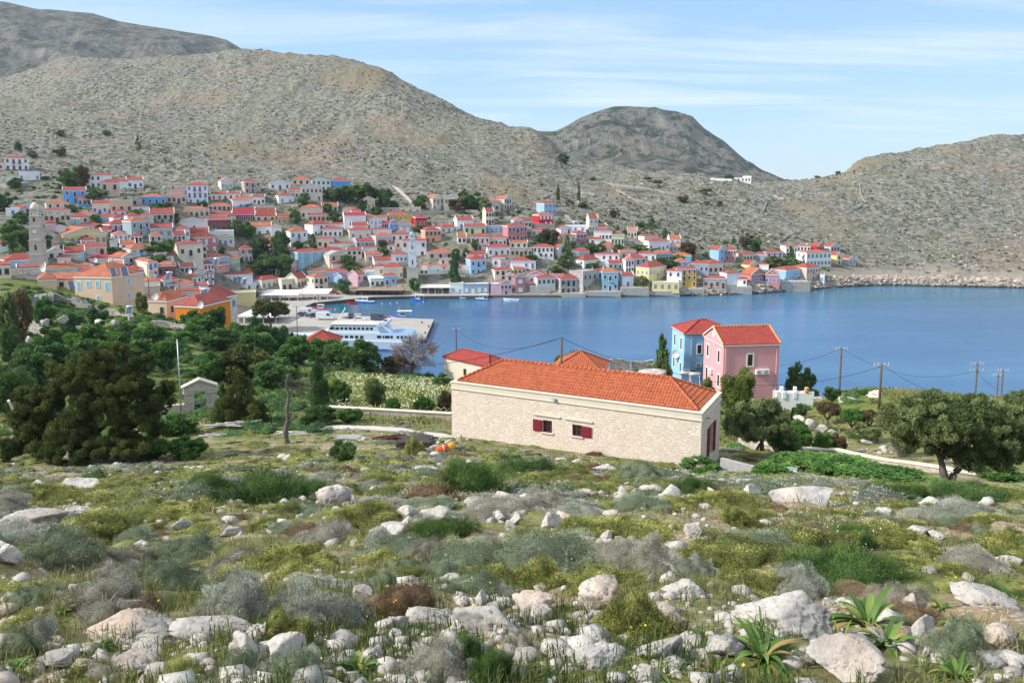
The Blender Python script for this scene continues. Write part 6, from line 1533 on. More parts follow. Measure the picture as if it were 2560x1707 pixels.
WPL = paint('weathered_plank', (.48,.46,.42), .85, .2, 3.0); BPL = paint('dark_plank', (.07,.06,.055), .85, .3, 3.0); GPL = paint('grey_plank', (.36,.35,.33), .85, .2, 3.0); RST = paint('rusty_iron', (.12,.04,.03), .9, .3, 3.0)
def planks(u0, u1, v, n, L_, mat, label, seed, jumble=1.0, ymin=45, tier=1):
    rr = random.Random(seed); c = hit((u0+u1)/2, v, ymin); sp = (u1-u0)*c.y/F
    r = root('plank_pile', c, 0, label, 'planks')
    for i in range(n):
        m = MB(); l = L_*rr.uniform(.7,1.05); x = rr.uniform(-.5,.5)*(sp-l*.6) if jumble > .3 else rr.uniform(-.08,.08); y = rr.uniform(-.8,.8) if jumble > .3 else (i % 8-3.5)*.2
        z = (.04+.07*(i % max(2, n//3))) if jumble > .3 else .08+.12*(i//8); M_ = Matrix.Translation((x, y, z)) @ Matrix.Rotation(rr.uniform(-.6,.6)*jumble, 4, 'Z') @ Matrix.Rotation(rr.uniform(-.06,.06)*jumble, 4, 'Y')
        m.box(-l/2, l/2, -.09, .09, 0, .045 if jumble > .3 else .08, mat, M_); m.build('plank', r)
    return r
planks(525, 650, 1070, 26, 2.6, WPL, 'jumbled pile of bleached planks below the dark juniper', 1, ymin=45); planks(500, 560, 1090, 8, 1.6, GPL, 'few grey boards left of the bleached plank pile', 2)
planks(690, 770, 1088, 6, 2.2, WPL, 'loose bleached boards behind the dead tree', 3); planks(832, 912, 1098, 9, 2.2, GPL, 'flat stack of grey boards right of the dead tree', 4, .1); planks(994, 1086, 1118, 40, 2.7, BPL, 'dark tarred plank stack at the left corner of the stone house', 5, .05)
planks(936, 1024, 1104, 14, 2.5, RST, 'rusty mesh and bars lying left of the dark plank stack', 6, .6)
dr = hit(1106, 1131, 45); m = MB(); DRO = paint('drum_orange', (.75,.12,.02), .45, .15, 2.0)
m.lathe([(.02,-.45),(.27,-.44),(.285,-.43),(.28,-.15),(.29,-.14),(.28,-.13),(.28,.13),(.29,.14),(.28,.15),(.285,.43),(.27,.44),(.02,.45)], DRO, 22, (0,0,.28), 'x'); dr_o = m.build('oil_drum', None, dr, R(25), smooth=True, scale=.85); tag(dr_o, 'orange oil drum lying on its side by the stone house corner', 'drum')
m = MB(); m.lathe([(.287,-.05),(.287,.05)], WHP, 22, (0,0,.28), 'x'); m.build('band', dr_o)
dr = hit(1126, 1127, 45); m = MB(); m.lathe([(.02,-.4),(.25,-.39),(.26,-.1),(.27,0),(.26,.1),(.25,.39),(.02,.4)], paint('drum_yellow',(.78,.42,.03),.45), 20, (0,0,.27), 'x'); tag(m.build('oil_drum', None, dr, R(70), smooth=True), 'yellow drum lying behind the orange one', 'drum')
bp = hit(1966, 1192, 40); m = MB(); m.box(-.6,.6,0,.06,-.2,.55,WHP); m.box(-.62,.62,-.02,.09,.55,.62,paint('pale_blue_plastic', (.35,.55,.72))); tag(m.build('board', None, bp, R(-10)), 'white board with blue edge lying in the bushes right of the stone house', 'board')

# ---------------------------------------------------------------- people on the quay
def skin_mesh(joints, edges, mats, name):
    me = bpy.data.meshes.new(name); me.from_pydata([j[:3] for j in joints], edges, []); o = bpy.data.objects.new(name, me); COL.objects.link(o)
    md = o.modifiers.new('s', 'SKIN'); ss = o.modifiers.new('u', 'SUBSURF'); ss.levels = 1
    for v, j in zip(me.skin_vertices[0].data, joints): v.radius = (j[3], j[3]*.85)
    me.skin_vertices[0].data[0].use_root = True
    dg = bpy.context.evaluated_depsgraph_get(); m2 = bpy.data.meshes.new_from_object(o.evaluated_get(dg)); bpy.data.objects.remove(o); m2.materials.clear(); m2.materials.append(mats); return m2
def person(u, v, rz, label, shirt, trous, step=.12):
    p = pz(u, v, 1.3); r = root('person', p, rz, label, 'person'); SK = paint('skin', (.50,.30,.21), .6)
    J = [(0,0,.92,.12),(0,0,1.15,.12),(0,0,1.38,.13),(0,0,1.50,.05),(0,-.01,1.60,.085),(0,-.01,1.70,.08),(-.18,0,1.40,.05),(-.25,.03,1.12,.038),(-.24,-.06,.88,.03),(-.24,-.08,.78,.03),(.18,0,1.40,.05),(.25,.03,1.12,.038),(.24,-.06,.88,.03),(.24,-.08,.78,.03),(-.09,0,.88,.085),(-.10,step,.48,.055),(-.10,step*1.4,.09,.04),(-.10,step*1.4-.14,.04,.035),(.09,0,.88,.085),(.10,-step,.48,.055),(.10,-step*.8,.09,.04),(.10,-step*.8-.14,.04,.035)]
    E = [(0,1),(1,2),(2,3),(3,4),(4,5),(2,6),(6,7),(7,8),(8,9),(2,10),(10,11),(11,12),(12,13),(0,14),(14,15),(15,16),(16,17),(0,18),(18,19),(19,20),(20,21)]
    link('body', skin_mesh(J, E, SK, 'body'), r, rot=None)
    k = 1.16
    tj = [(j[0],j[1],j[2],j[3]*k+.008) for j in J]
    link('shirt', skin_mesh([tj[1],tj[0],tj[2],tj[6],(tj[7][0],tj[7][1],tj[7][2]+.08,tj[7][3]),tj[10],(tj[11][0],tj[11][1],tj[11][2]+.08,tj[11][3])], [(0,1),(0,2),(2,3),(3,4),(2,5),(5,6)], paint('cloth_'+label[:12], shirt, .9), 'shirt'), r)
    link('trousers', skin_mesh([(0,0,.93,.135),tj[14],tj[15],tj[16],tj[18],tj[19],tj[20]], [(0,1),(1,2),(2,3),(0,4),(4,5),(5,6)], paint('cloth2_'+label[:12], trous, .9), 'trousers'), r)
    h = MB(); h.lathe([(.02,.12),(.07,.10),(.098,.03),(.10,-.02),(.085,-.06)], paint('hair', (.04,.03,.02)), 12, (0,.015,1.70)); h.build('hair', r, smooth=True)
person(793, 750.5, R(20), 'person in a white shirt standing at the arched white canopy', (.78,.78,.78), (.7,.7,.68)); person(799, 751, R(200), 'person in a yellow top walking right of the white-shirted one', (.75,.60,.10), (.04,.04,.06)); person(797, 753, R(120), 'person in dark clothes in front of the arched white canopy', (.05,.05,.07), (.04,.04,.05))
for (u, v, lb) in ((1055,808,'upper one near the pier end'),(1072,818,'middle one on the pier end'),(1063,834,'lower one near the ferry stern')):
    m = MB(); m.lathe([(.22,0),(.2,.3),(.16,.4),(.3,.46),(.3,.56),(.05,.6)], paint('bollard_rust', (.10,.06,.045), .8), 12); tag(m.build('bollard', None, pz(u, v, 1.3), smooth=True), 'rusty iron mooring bollard, '+lb, 'bollard')
# ================================================================ VEGETATION
def rnd_unit(n):
    v = rng.normal(size=(n, 3)); return v/np.linalg.norm(v, axis=1)[:, None]
def leaf_quads(C, L_, W_, N=None, jit=0.6):
    """C centres (n,3); returns verts, faces of small random leaves, about along N"""
    n = len(C); d = rnd_unit(n)
    if N is not None: d = d*jit + N; d /= np.linalg.norm(d, axis=1)[:, None]
    s = np.cross(d, rnd_unit(n)); s /= np.linalg.norm(s, axis=1)[:, None]+1e-9
    L_ = (L_*rng.uniform(.6, 1.3, n))[:, None]; W_ = (W_*rng.uniform(.7, 1.2, n))[:, None]
    V = np.stack([C-s*W_*.5, C+s*W_*.5, C+d*L_+s*W_*.22, C+d*L_-s*W_*.22], 1).reshape(-1, 3)
    return V, np.arange(4*n).reshape(n, 4)
def crown_mesh(name, mat, kind, clumps, per, L_, W_, seed):
    """unit crown: width ~1 (x,y), height 1 (z 0..1)"""
    global rng
    old = rng; rng = np.random.default_rng(seed); Vs = []; at = []
    cen = []
    for i in range(clumps):
        if kind == 'cypress':
            z = rng.uniform(0, 1); r = .5*math.sin(math.pi*min(1, .16+z*.84))**.7*(1-z*.35); a = rng.uniform(0, 6.28); rr = r*rng.uniform(.2, .95); cen.append((rr*math.cos(a), rr*math.sin(a), z*.95+.02, .09+.08*(1-z)))
        elif kind == 'conifer':
            z = rng.uniform(0, 1)**1.2; r = .5*(1-z)**.75+.03; a = rng.uniform(0, 6.28); rr = r*rng.uniform(.3, 1); cen.append((rr*math.cos(a), rr*math.sin(a), z*.96+.02, .06+.08*(1-z)))
        elif kind == 'olive':
            d = rnd_unit(1)[0]; d[2] = abs(d[2])*1.1-.25; k = rng.uniform(.55, 1.0)**.6; cen.append((d[0]*.40*k, d[1]*.40*k, .42+d[2]*.46*k, rng.uniform(.07, .15)))
        elif kind == 'flat':
            a = rng.uniform(0, 6.28); r = math.sqrt(rng.uniform(0, 1))*.42; cen.append((r*math.cos(a), r*math.sin(a), .45+.4*math.sqrt(max(0, 1-(r/.5)**2))*rng.uniform(.2, 1), rng.uniform(.07, .13)))
        else:
            d = rnd_unit(1)[0]; d[2] = d[2]*.9; k = rng.uniform(.5, 1.0)**.5; k *= float(np.clip(.80+.9*noise(np.array([d[0]*1.7+seed]), np.array([d[1]*1.7+d[2]*1.3]), seed)[0], .45, 1.12)); cen.append((d[0]*.44*k, d[1]*.44*k, max(.05, .48+d[2]*.5*k), rng.uniform(.06, .14)))
    for (x, y, z, r) in cen:
        n = int(per*(r/.11)**1.6); d = rnd_unit(n); rad = r*rng.uniform(.35, 1.0, n)**.5
        Vs.append(np.array([x, y, z])+d*rad[:, None]*np.array([1, 1, .85])); tint = rng.uniform(.2, .8); at.append(np.clip(tint+rng.normal(0, .13, n), 0, 1))
    C = np.concatenate(Vs); A = np.concatenate(at)
    ctr = np.array([0, 0, .45]); N_ = C-ctr; N_ /= np.linalg.norm(N_, axis=1)[:, None]+1e-6; N_[:, 2] += .25
    V, Fc = leaf_quads(C, L_, W_, N_, 1.1)
    rng = old
    return np_mesh(name, V, Fc, mat, attr=np.repeat(A, 4))
LF = dict(
 olive=leafy('leaf_olive', [(0, (0.057,0.089,0.028)), (.45, (0.145,0.189,0.063)), (.8, (0.292,0.354,0.140)), (1, (0.455,0.506,0.253))], trans=.25),
 dark=leafy('leaf_dark', [(0, (0.038,0.091,0.030)), (.5, (0.095,0.183,0.055)), (1, (0.223,0.334,0.091))]),
 pine=leafy('leaf_pine', [(0, (0.028,0.046,0.012)), (.5, (0.085,0.116,0.028)), (.85, (0.163,0.186,0.043)), (1, (0.265,0.201,0.070))], trans=.25),
 green=leafy('leaf_green', [(0, (0.042,0.103,0.024)), (.5, (0.094,0.209,0.046)), (1, (0.209,0.376,0.073))]),
 light=leafy('leaf_light', [(0, (0.075,0.112,0.025)), (.5, (0.175,0.225,0.050)), (1, (0.325,0.362,0.112))]),
 brown=leafy('leaf_brown', [(0, (0.084,0.063,0.035)), (.5, (0.168,0.126,0.063)), (1, (0.280,0.224,0.112))]),
 bare=leafy('twig_grey', [(0, (.13,.10,.10)), (.5, (.24,.20,.20)), (1, (.38,.34,.34))], trans=0))
BARK = paint('bark', (.13,.10,.08), .95, .35, 4.0, bump=.6); BARKG = paint('bark_grey', (.26,.23,.21), .95, .35, 3.0, bump=.7)
CM = {}
def crown(kind, leaf, lod, seed):
    key = (kind, leaf, lod, seed % 4)
    if key not in CM:
        cl, per, L_, W_ = {0: (95, 420, .035, .016), 1: (60, 130, .06, .035), 2: (34, 42, .10, .07)}[lod]
        if kind == 'cypress': cl = int(cl*1.1); L_, W_ = L_*.9, W_*.9
        if leaf == 'bare': per = int(per*.55); W_ *= .28; L_ *= 1.5
        CM[key] = crown_mesh('crown', LF[leaf], kind, cl, per, L_, W_, 100+len(CM)*7)
    return CM[key]
TRK = {}
def trunk_mesh(kind, mat, seed):
    key = (kind, mat.name, seed % 3)
    if key in TRK: return TRK[key]
    rr = random.Random(seed*3+1); m = MB()
    if kind in ('cypress', 'conifer'): m.tube([(0,0,-.08),(0,0,.3),(.01,0,.7)], .03, mat, 7, rs=[.045,.03,.01])
    else:
        base = [(0,0,-.08),(rr.uniform(-.03,.03),0,.10),(rr.uniform(-.06,.06),rr.uniform(-.04,.04),.26)]; m.tube(base, .05, mat, 9, rs=[.065,.045,.04])
        for k in range(5):
            a = 6.28*k/5+rr.uniform(-.4,.4); p = Vector(base[-1]); e = Vector((.30*math.cos(a), .30*math.sin(a), rr.uniform(.5,.75))); q = p.lerp(e, .5)+Vector((0,0,-.03)); m.tube([p-Vector((0,0,.03)), q, e], .02, mat, 6, rs=[.03,.018,.006])
    TRK[key] = m.mesh('trunk', smooth=True); return TRK[key]
def tree(u, vb, wpx, hpx, kind, leaf, label, ymin=200, Y=None, lod=2, name='tree', group=None, seed=None, bark=None, lift=.0, sink=.15, ymax=1500):
    seed = seed if seed is not None else int(u*3+vb); p = hit(u, vb, ymin, ymax) if Y is None else Vector((tw(u, vb)[0]*Y, Y, gz_t(tw(u, vb)[0], Y)))
    if Y is not None:
        zt = zat(vb-hpx, Y); h = zt-p.z
    else: h = hpx*p.y/F
    w = wpx*p.y/F*1.08; h = max(h, .5)
    r = root(name, (p.x, p.y, p.z-sink), seed % 6, label, name.replace('_', ' '), group)
    c = link('crown', crown(kind, leaf, lod, seed), r); z0 = lift*h; c.location = (0, 0, z0); c.scale = (w, w, (h-z0)+sink)
    t = link('trunk', trunk_mesh(kind, bark or BARK, seed), r); t.scale = (min(w, h*1.2), min(w, h*1.2), h)
    return r
# --- town and hillside trees (photo pixels: centre, base, width, height)
TREES = [
 (175,468,62,52,'round','dark','wide dark tree at the left of the top rows'),(205,470,40,60,'round','brown','brownish tree left of the top left houses'),(38,475,34,32,'round','dark','dark bush before the small white annex'),(46,377,18,26,'round','dark','dark hillside tree at far upper left'),(82,396,22,20,'round','dark','round dark tree right of the highest house'),(150,340,20,16,'round','dark','small dark tree on the left hillside'),
 (267,338,22,14,'round','green','low green tree upper left hillside'),(346,374,14,34,'conifer','dark','dark conifer alone on the hillside'),(150,388,34,20,'round','brown','brown bush on the left hillside'),(10,530,40,50,'round','dark','dark tree at the left edge by the white blue-trimmed house'),(232,512,32,34,'round','dark','dark tree right of the bright blue house'),(180,530,28,20,'round','dark','dark bush under the bright blue house'),
 (250,492,46,24,'round','dark','dark trees behind the peach flat house'),(345,545,36,26,'round','green','rounded tree before the deep rows'),(250,585,26,26,'round','dark','tree by the crimson house'),(45,640,70,70,'round','dark','large dark tree left of the clock tower'),(30,600,60,50,'round','green','green tree at the left edge'),(60,560,44,36,'round','dark','dark tree above the left edge greens'),(120,625,22,40,'round','dark','tree right of the clock tower'),
 (145,625,22,22,'round','green','small tree before the yellow school'),(215,612,36,24,'round','brown','brownish bush before the yellow school'),(255,610,30,20,'round','dark','dark bush at the right end of the school'),(180,620,30,16,'round','green','low tree in front of the school'),(302,600,24,26,'round','green','tree below the crimson four-frame house'),(335,620,20,10,'round','brown','reddish bush below the teal house'),(360,635,50,24,'round','dark','trees below the grey-green house'),
 (400,640,60,40,'round','green','green clump above the tall stone house'),(425,630,30,34,'round','light','yellow-green tree left of the tall stone house'),(290,638,40,24,'round','dark','dark clump left of centre lower rows'),(155,572,24,20,'round','green','tree by the turquoise box'),(240,560,28,28,'round','dark','round dark tree between white roofs'),(395,655,52,22,'round','dark','dark round tree left of the yellow window house'),(440,560,20,34,'round','dark','dark tree right of the arcade house'),(390,525,36,20,'round','green','bush below the bright blue wide house'),(415,522,34,18,'round','brown','brownish bush beside the former'),(508,516,22,16,'round','green','bush below the three-storey house'),
 (596,590,34,44,'round','dark','dark tree left of the brown door white house'),(622,600,40,46,'round','green','green tree in the clearing left'),(640,645,40,54,'round','dark','dark tree above the long cream house'),(660,640,34,44,'round','brown','brownish crown in the middle clump'),(700,650,50,80,'round','dark','tall dark tree in the middle clump'),(670,682,90,46,'round','dark','very wide dark clump above the quay houses'),(715,690,50,60,'round','dark','dark tree beside the lilac pink gable'),(555,640,16,24,'round','dark','small tree right of the rose red house'),(600,660,16,18,'round','green','small tree by the small crimson flat house'),
 (760,514,30,34,'round','dark','dark tree below the light blue terrace'),(740,560,26,40,'round','dark','dark tree right of the blue window ochre house'),(835,555,30,34,'round','dark','round tree right of the red shutter house'),(820,530,24,24,'round','green','tree by the half ruined orange roof'),(830,500,54,34,'round','dark','dark wood right of the light blue top house, left part'),(875,505,60,46,'round','dark','dark wood behind the small yellow house'),(920,505,60,50,'round','dark','dark wood right part'),(960,518,46,50,'round','dark','dark tree at the wood edge'),(905,530,30,34,'round','dark','dark tree below the small yellow house'),(940,540,34,26,'round','dark','dark bushes at the wood foot'),(900,476,50,16,'round','green','green scrub over the wood'),(985,520,28,20,'round','dark','rounded bush above the roofless walls'),
 (783,622,22,38,'conifer','dark','dark conifer right of the blue shutter house'),(745,620,30,20,'round','dark','bush left of the conifer'),(1046,580,26,18,'round','dark','dark tree right of the scarlet house'),(1050,520,40,34,'round','dark','dark tree left of the terrace villa'),(958,618,26,18,'round','brown','vine before the green shutter house'),(960,635,26,20,'round','green','green bush below the green shutter house'),(870,668,34,34,'round','dark','dark tree right of the white small hip roof'),(885,680,50,22,'round','green','low trees by the mid town terrace'),(1142,528,56,34,'round','brown','olive hedge before the terrace villa'),(1178,530,60,50,'round','dark','broad dark tree right of the villa'),(1210,538,34,46,'round','olive','olive tree before the ruin'),(1160,500,26,26,'round','dark','tree above the villa'),
 (1188,627,26,30,'round','dark','round dark tree beside the white mansion'),(1136,710,28,70,'cypress','dark','tall cypress before the church'),(1138,655,26,36,'round','dark','tree behind the church cypress'),(1165,640,22,22,'round','dark','small tree by the mansion stairs'),(1372,612,44,44,'round','brown','big brown-grey tree above the long balcony house'),(1352,608,30,26,'round','green','green foot of the brown tree'),(1418,650,24,58,'conifer','dark','dark layered conifer above the middle shore houses'),(1412,668,40,34,'round','olive','grey green olives below the conifer'),(1390,685,50,22,'round','dark','dark low tree above the shore roofs'),(1330,652,40,18,'round','green','shrubs below the red shutter house'),(1395,500,10,38,'cypress','dark','left of two thin hillside cypresses'),(1447,505,10,46,'cypress','dark','right of two thin hillside cypresses'),(1425,515,26,16,'round','dark','bush between two thin cypresses'),(1380,516,30,14,'round','dark','bush behind the pale blue hillside house'),(1457,520,30,16,'round','dark','scrub right of the pink shed'),
 (1408,408,32,28,'round','dark','dark tree on the shoulder of the main hill'),(1481,451,16,9,'round','dark','small tree below the shoulder'),(1618,455,22,14,'flat','dark','left dark tree on the upper terraces'),(1645,467,24,18,'flat','dark','second dark tree on the upper terraces'),(1767,487,32,17,'flat','dark','broad dark tree on the terraces'),(1823,449,24,14,'round','dark','dark tree left of the chapel'),(1768,513,20,12,'round','green','green tree on the lower terrace, left'),(1800,514,16,13,'round','green','green tree on the lower terrace, right'),(1707,505,34,20,'round','brown','scrubby tree by the shrine'),(2043,444,16,6,'round','dark','bush on the saddle skyline, left'),(2095,436,16,10,'round','dark','bush on the saddle skyline, right'),
 (1535,545,28,24,'round','brown','grey tree above the right rows'),(1628,568,26,28,'conifer','dark','dark pine above the white blue-shutter house'),(1600,568,30,16,'round','dark','dark scrub left of that pine'),(1590,595,20,14,'round','dark','scrub above the orange roof'),(1662,600,20,30,'conifer','dark','dark conifer behind the large white house'),(1432,617,18,16,'round','olive','olive by the stair street'),(1480,630,34,24,'round','dark','dark tree left of the orange roof house'),(1510,618,22,18,'round','green','bush by the four-small-window house'),(1548,633,46,24,'round','dark','dark trees beside the orange roof'),(1600,632,40,24,'round','green','green tree left of the large white house'),(1500,632,30,26,'round','dark','dark tree below the stair street'),(1655,668,80,24,'round','green','long green tree clump before the cyan house'),(1485,674,50,20,'round','green','bushes before the red veranda house'),(1602,718,38,30,'round','olive','round olive on the shore'),(1642,632,30,12,'round','dark','bush before the large white house'),
 (1720,640,40,40,'round','brown','dry trees left of the tall pale blue gable'),(1690,660,40,24,'round','green','green scrub right of the grey window house'),(1800,675,20,18,'round','green','tree beside the cream house'),(1790,696,18,10,'round','dark','small bush behind the blank white house'),(1834,612,14,20,'conifer','dark','small dark conifer on the right'),(1860,622,34,44,'round','brown','brownish tree behind the green house'),(1888,628,40,40,'round','dark','dark tree right of the brownish one'),(1930,668,50,32,'round','olive','grey olive before the lavender house'),(1975,658,24,44,'conifer','dark','dark conifer before the white hotel'),(1972,670,50,26,'round','dark','dark bushes under that conifer'),(2000,668,24,20,'round','green','bush before the long hotel'),(1940,632,20,14,'round','dark','bush behind the hotel row'),(2020,710,10,10,'round','green','small bush on the shore rocks'),
 (858,733,38,40,'round','green','big round clipped tree on the waterfront'),(1036,728,26,40,'round','green','tree at the foot of the bell tower'),(1700,668,30,16,'round','dark','bush between blue-grey roofs'),(1565,585,24,12,'round','dark','low scrub over the right rows'),(610,735,40,16,'round','green','green bush on the modern block terrace'),(640,742,26,16,'round','green','small trees right of the yellow wall'),
]
for i, (u, vb, w, h, kind, leaf, lb) in enumerate(TREES):
    nm = {'cypress': 'cypress', 'conifer': 'conifer'}.get(kind, 'tree'); small = w*h < 450
    tree(u, vb, w, h, kind, leaf, lb, ymin=225 if u < 560 else 240, lod=2 if w*h < 1600 else 1, name='bush' if 'bush' in lb or 'scrub' in lb else nm, group='trees and bushes in and above the town', lift=.0)
# --- middle distance: hill shoulder at left and grove above the harbour
MID = [
 (676,812,84,74,'flat','pine','wind-bent pine on the square',238,'pine_tree'),(478,822,56,50,'round','green','bright green tree before the orange house wall',176,'tree'),(535,826,62,60,'round','dark','dark tree at the right of the orange house wall',172,'tree'),(505,832,90,44,'round','green','low green trees under the orange house',168,'tree'),(358,772,34,46,'round','light','pale bare-ish tree by the peach wall',182,'tree'),
 (590,860,70,58,'round','dark','dark pine left of the square, behind the orange house foot',160,'pine_tree'),(640,858,80,64,'round','green','green pine directly below the white flat shelter',158,'pine_tree'),(700,862,70,56,'round','dark','dark pine left of the white boathouse',160,'pine_tree'),(745,885,70,52,'round','green','green pine before the boathouse',158,'pine_tree'),(800,900,90,60,'round','dark','dark pine right before the ferry bow',150,'pine_tree'),
 (470,895,100,80,'round','green','green tree mass left below the orange house',140,'tree'),(560,900,110,84,'round','dark','dark tree mass in the grove centre',135,'tree'),(650,905,110,80,'round','dark','dark tree mass right of grove centre',132,'tree'),(740,930,110,84,'round','green','green tree mass above the cypress',126,'tree'),(850,945,90,96,'round','dark','tall dark tree right in the grove',122,'tree'),(910,942,100,100,'round','dark','largest dark tree before the ferry stern',120,'tree'),
 (1030,945,130,104,'round','bare','grey leafless tree beside the bungalow',124,'tree'),(985,945,60,60,'round','brown','brownish lower bush by the grey leafless tree',122,'tree'),(610,985,130,128,'round','pine','yellowish pine left of centre grove',100,'pine_tree'),(690,1000,120,110,'round','dark','dark juniper mass left of the cypress',96,'juniper'),(797,1015,50,120,'cypress','dark','dark cypress in the middle grove',84,'cypress'),(600,1058,120,130,'conifer','pine','broad dark juniper right of the gateway',72,'juniper'),(560,1052,60,90,'conifer','dark','slim juniper beside the gateway',73,'juniper'),(530,960,80,80,'round','green','green tree behind the gateway',98,'tree'),
 (940,1020,60,76,'round','olive','bushy olive in the flower meadow',86,'tree'),(1100,985,50,50,'round','green','green bush by the bungalow garden',104,'bush'),(1115,1030,38,60,'round','brown','dark leaning bush by the left end of the stone house',84,'bush'),(1010,985,90,40,'round','green','green scrub at the top of the flower meadow',108,'bush'),(980,1030,46,34,'round','green','green bush in the flower meadow, left',82,'bush'),(1060,1028,56,36,'round','green','green bush in the flower meadow, right',83,'bush'),(850,1010,60,60,'round','green','green bush right of the cypress',88,'bush'),(880,1062,80,40,'round','green','green bush before the low left wall',74,'bush'),(800,1062,100,50,'round','dark','dark bush behind the dead tree',72,'bush'),(1110,984,60,20,'round','dark','low dark bush under the bungalow windows',110,'bush'),
 (1410,912,100,40,'round','light','light green tree behind the orange farmhouse roof',108,'tree'),(1655,915,56,76,'conifer','dark','thin dark spruce left of the blue house',100,'conifer'),(1650,920,56,34,'round','olive','olive bush at the spruce foot',98,'bush'),(1838,1004,96,92,'round','light','light green tree before the pink house',80,'tree'),(1768,985,40,44,'round','light','small light green tree left of the pink corner',84,'tree'),(2010,983,74,80,'round','dark','dark round tree right of the pink house',97,'tree'),(1975,975,44,40,'round','dark','dark bush between pink house and dark tree',98,'bush'),
 (2083,1002,48,38,'round','dark','dark bush on the crest below the leaning pole',88,'bush'),(2070,1052,56,54,'flat','brown','small brownish pine on the slope',76,'pine_tree'),(2130,1078,56,62,'flat','green','small green pine on the slope, left of pair',72,'pine_tree'),(2172,1078,50,58,'flat','brown','small pine on the slope, right of pair',72,'pine_tree'),(2160,1018,44,34,'round','green','bush on the rocky crest',88,'bush'),(2125,1000,34,20,'round','olive','small grey bush on the crest',90,'bush'),(1995,1028,40,20,'round','dark','bush under the white terrace',80,'bush'),
 (2062,1128,60,48,'round','green','bright green bush by the long wall',64,'bush'),(2095,1130,50,50,'round','brown','reddish brown bush by the long wall',64,'bush'),(1990,1108,80,56,'round','green','dense bush left of the bright green one',66,'bush'),(1960,1120,90,50,'round','dark','dark bushes right of the olive trunk',63,'bush'),(2170,1100,60,40,'round','olive','grey bush at the path',68,'bush'),(2250,1110,60,70,'round','bare','bare grey bush by the big olive',62,'bush'),
 (20,975,120,80,'round','dark','dark bush mass at the left edge, upper',80,'bush'),(80,915,120,56,'round','dark','dark bush mass left, below the green field',96,'bush'),(190,900,130,60,'round','dark','wide rounded dark bush left of the big pine top',100,'bush'),(290,870,90,44,'round','green','green bush above the big pine',110,'bush'),(330,900,110,60,'round','dark','dark tree right above the big pine',104,'tree'),(410,905,80,60,'round','green','green tree right of the metal post top',104,'tree'),(20,800,50,76,'round','olive','olive tree on the left crest',118,'tree'),(45,795,60,80,'round','brown','brownish olive on the left crest, right of pair',122,'tree'),(110,770,50,30,'round','green','yellow-green bush under the left crest',140,'bush'),(170,800,60,30,'round','dark','dark bush before the near peach house',130,'bush'),(240,800,56,40,'round','dark','dark bush below the near peach house balcony',140,'bush'),(215,855,110,50,'round','green','long green bush on the left slope',115,'bush'),(130,850,70,36,'round','green','green bush on the left slope, smaller',118,'bush'),(20,860,50,50,'round','dark','dark bush at the left edge by the rubble wall',108,'bush'),(370,845,90,36,'round','green','green bush under the tumbled wall',130,'bush'),(300,830,70,30,'round','dark','dark bush on the mid left slope',135,'bush'),
]
for (u, vb, w, h, kind, leaf, lb, Y, nm) in MID:
    tree(u, vb, w, h, kind, leaf, lb, Y=Y, lod=1 if Y > 90 else 0, name=nm, group='trees and bushes of the near slope', lift=.0 if nm in ('bush', 'juniper', 'conifer', 'cypress') else .04)
# --- the large near ones
def big_tree(name, u, vb, Y, lobes, leaf, label, limbs, bark, lod=0):
    """several foliage lobes on real limbs; lobes (u, v, wpx, hpx)"""
    p = Vector((tw(u, vb)[0]*Y, Y, 0)); p.z = gz(p.x, p.y)-.1
    r = root(name, p, 0, label, name.replace('_', ' '))
    m = MB()
    for (pts, r0) in limbs:
        q = []
        for (uu, vv, dy) in pts: q.append(P(uu, vv, Y+dy)-p)
        q = wire3(q, 5); k = len(q); m.tube(q, r0, bark, 9, rs=[r0*(1-.75*i/(k-1)) for i in range(k)])
    m.build('trunk', r, smooth=True)
    bm_v = []; bm_a = []; global rng
    rng = np.random.default_rng(int(u))
    for (uu, vv, wp, hp, dy) in lobes:
        c = P(uu, vv, Y+dy)-p; w, h = wp*(Y+dy)/F, hp*(Y+dy)/F
        for k in range(int(13*max(1, w*h/2))):
            d = rnd_unit(1)[0]; k2 = rng.uniform(.2, 1)**.5; cc = np.array(c)+d*np.array([w*.42, w*.42, h*.42])*k2; rr = rng.uniform(.16, .34)*min(1.2, max(.6, w/2)); n = int(2600*rr*rr*(Y/45)**0*1.6)
            dd = rnd_unit(n); bm_v.append(cc+dd*(rr*rng.uniform(.3,1,n)**.5)[:, None]); bm_a.append(np.clip(rng.uniform(.15,.85)+rng.normal(0,.12,n),0,1))
    C = np.concatenate(bm_v); A = np.concatenate(bm_a); N_ = rnd_unit(len(C)); N_[:, 2] += .35
    V, Fc = leaf_quads(C, .115, .045, N_, .8)
    link('crown', np_mesh('crown', V, Fc, LF[leaf], attr=np.repeat(A, 4)), r); return r
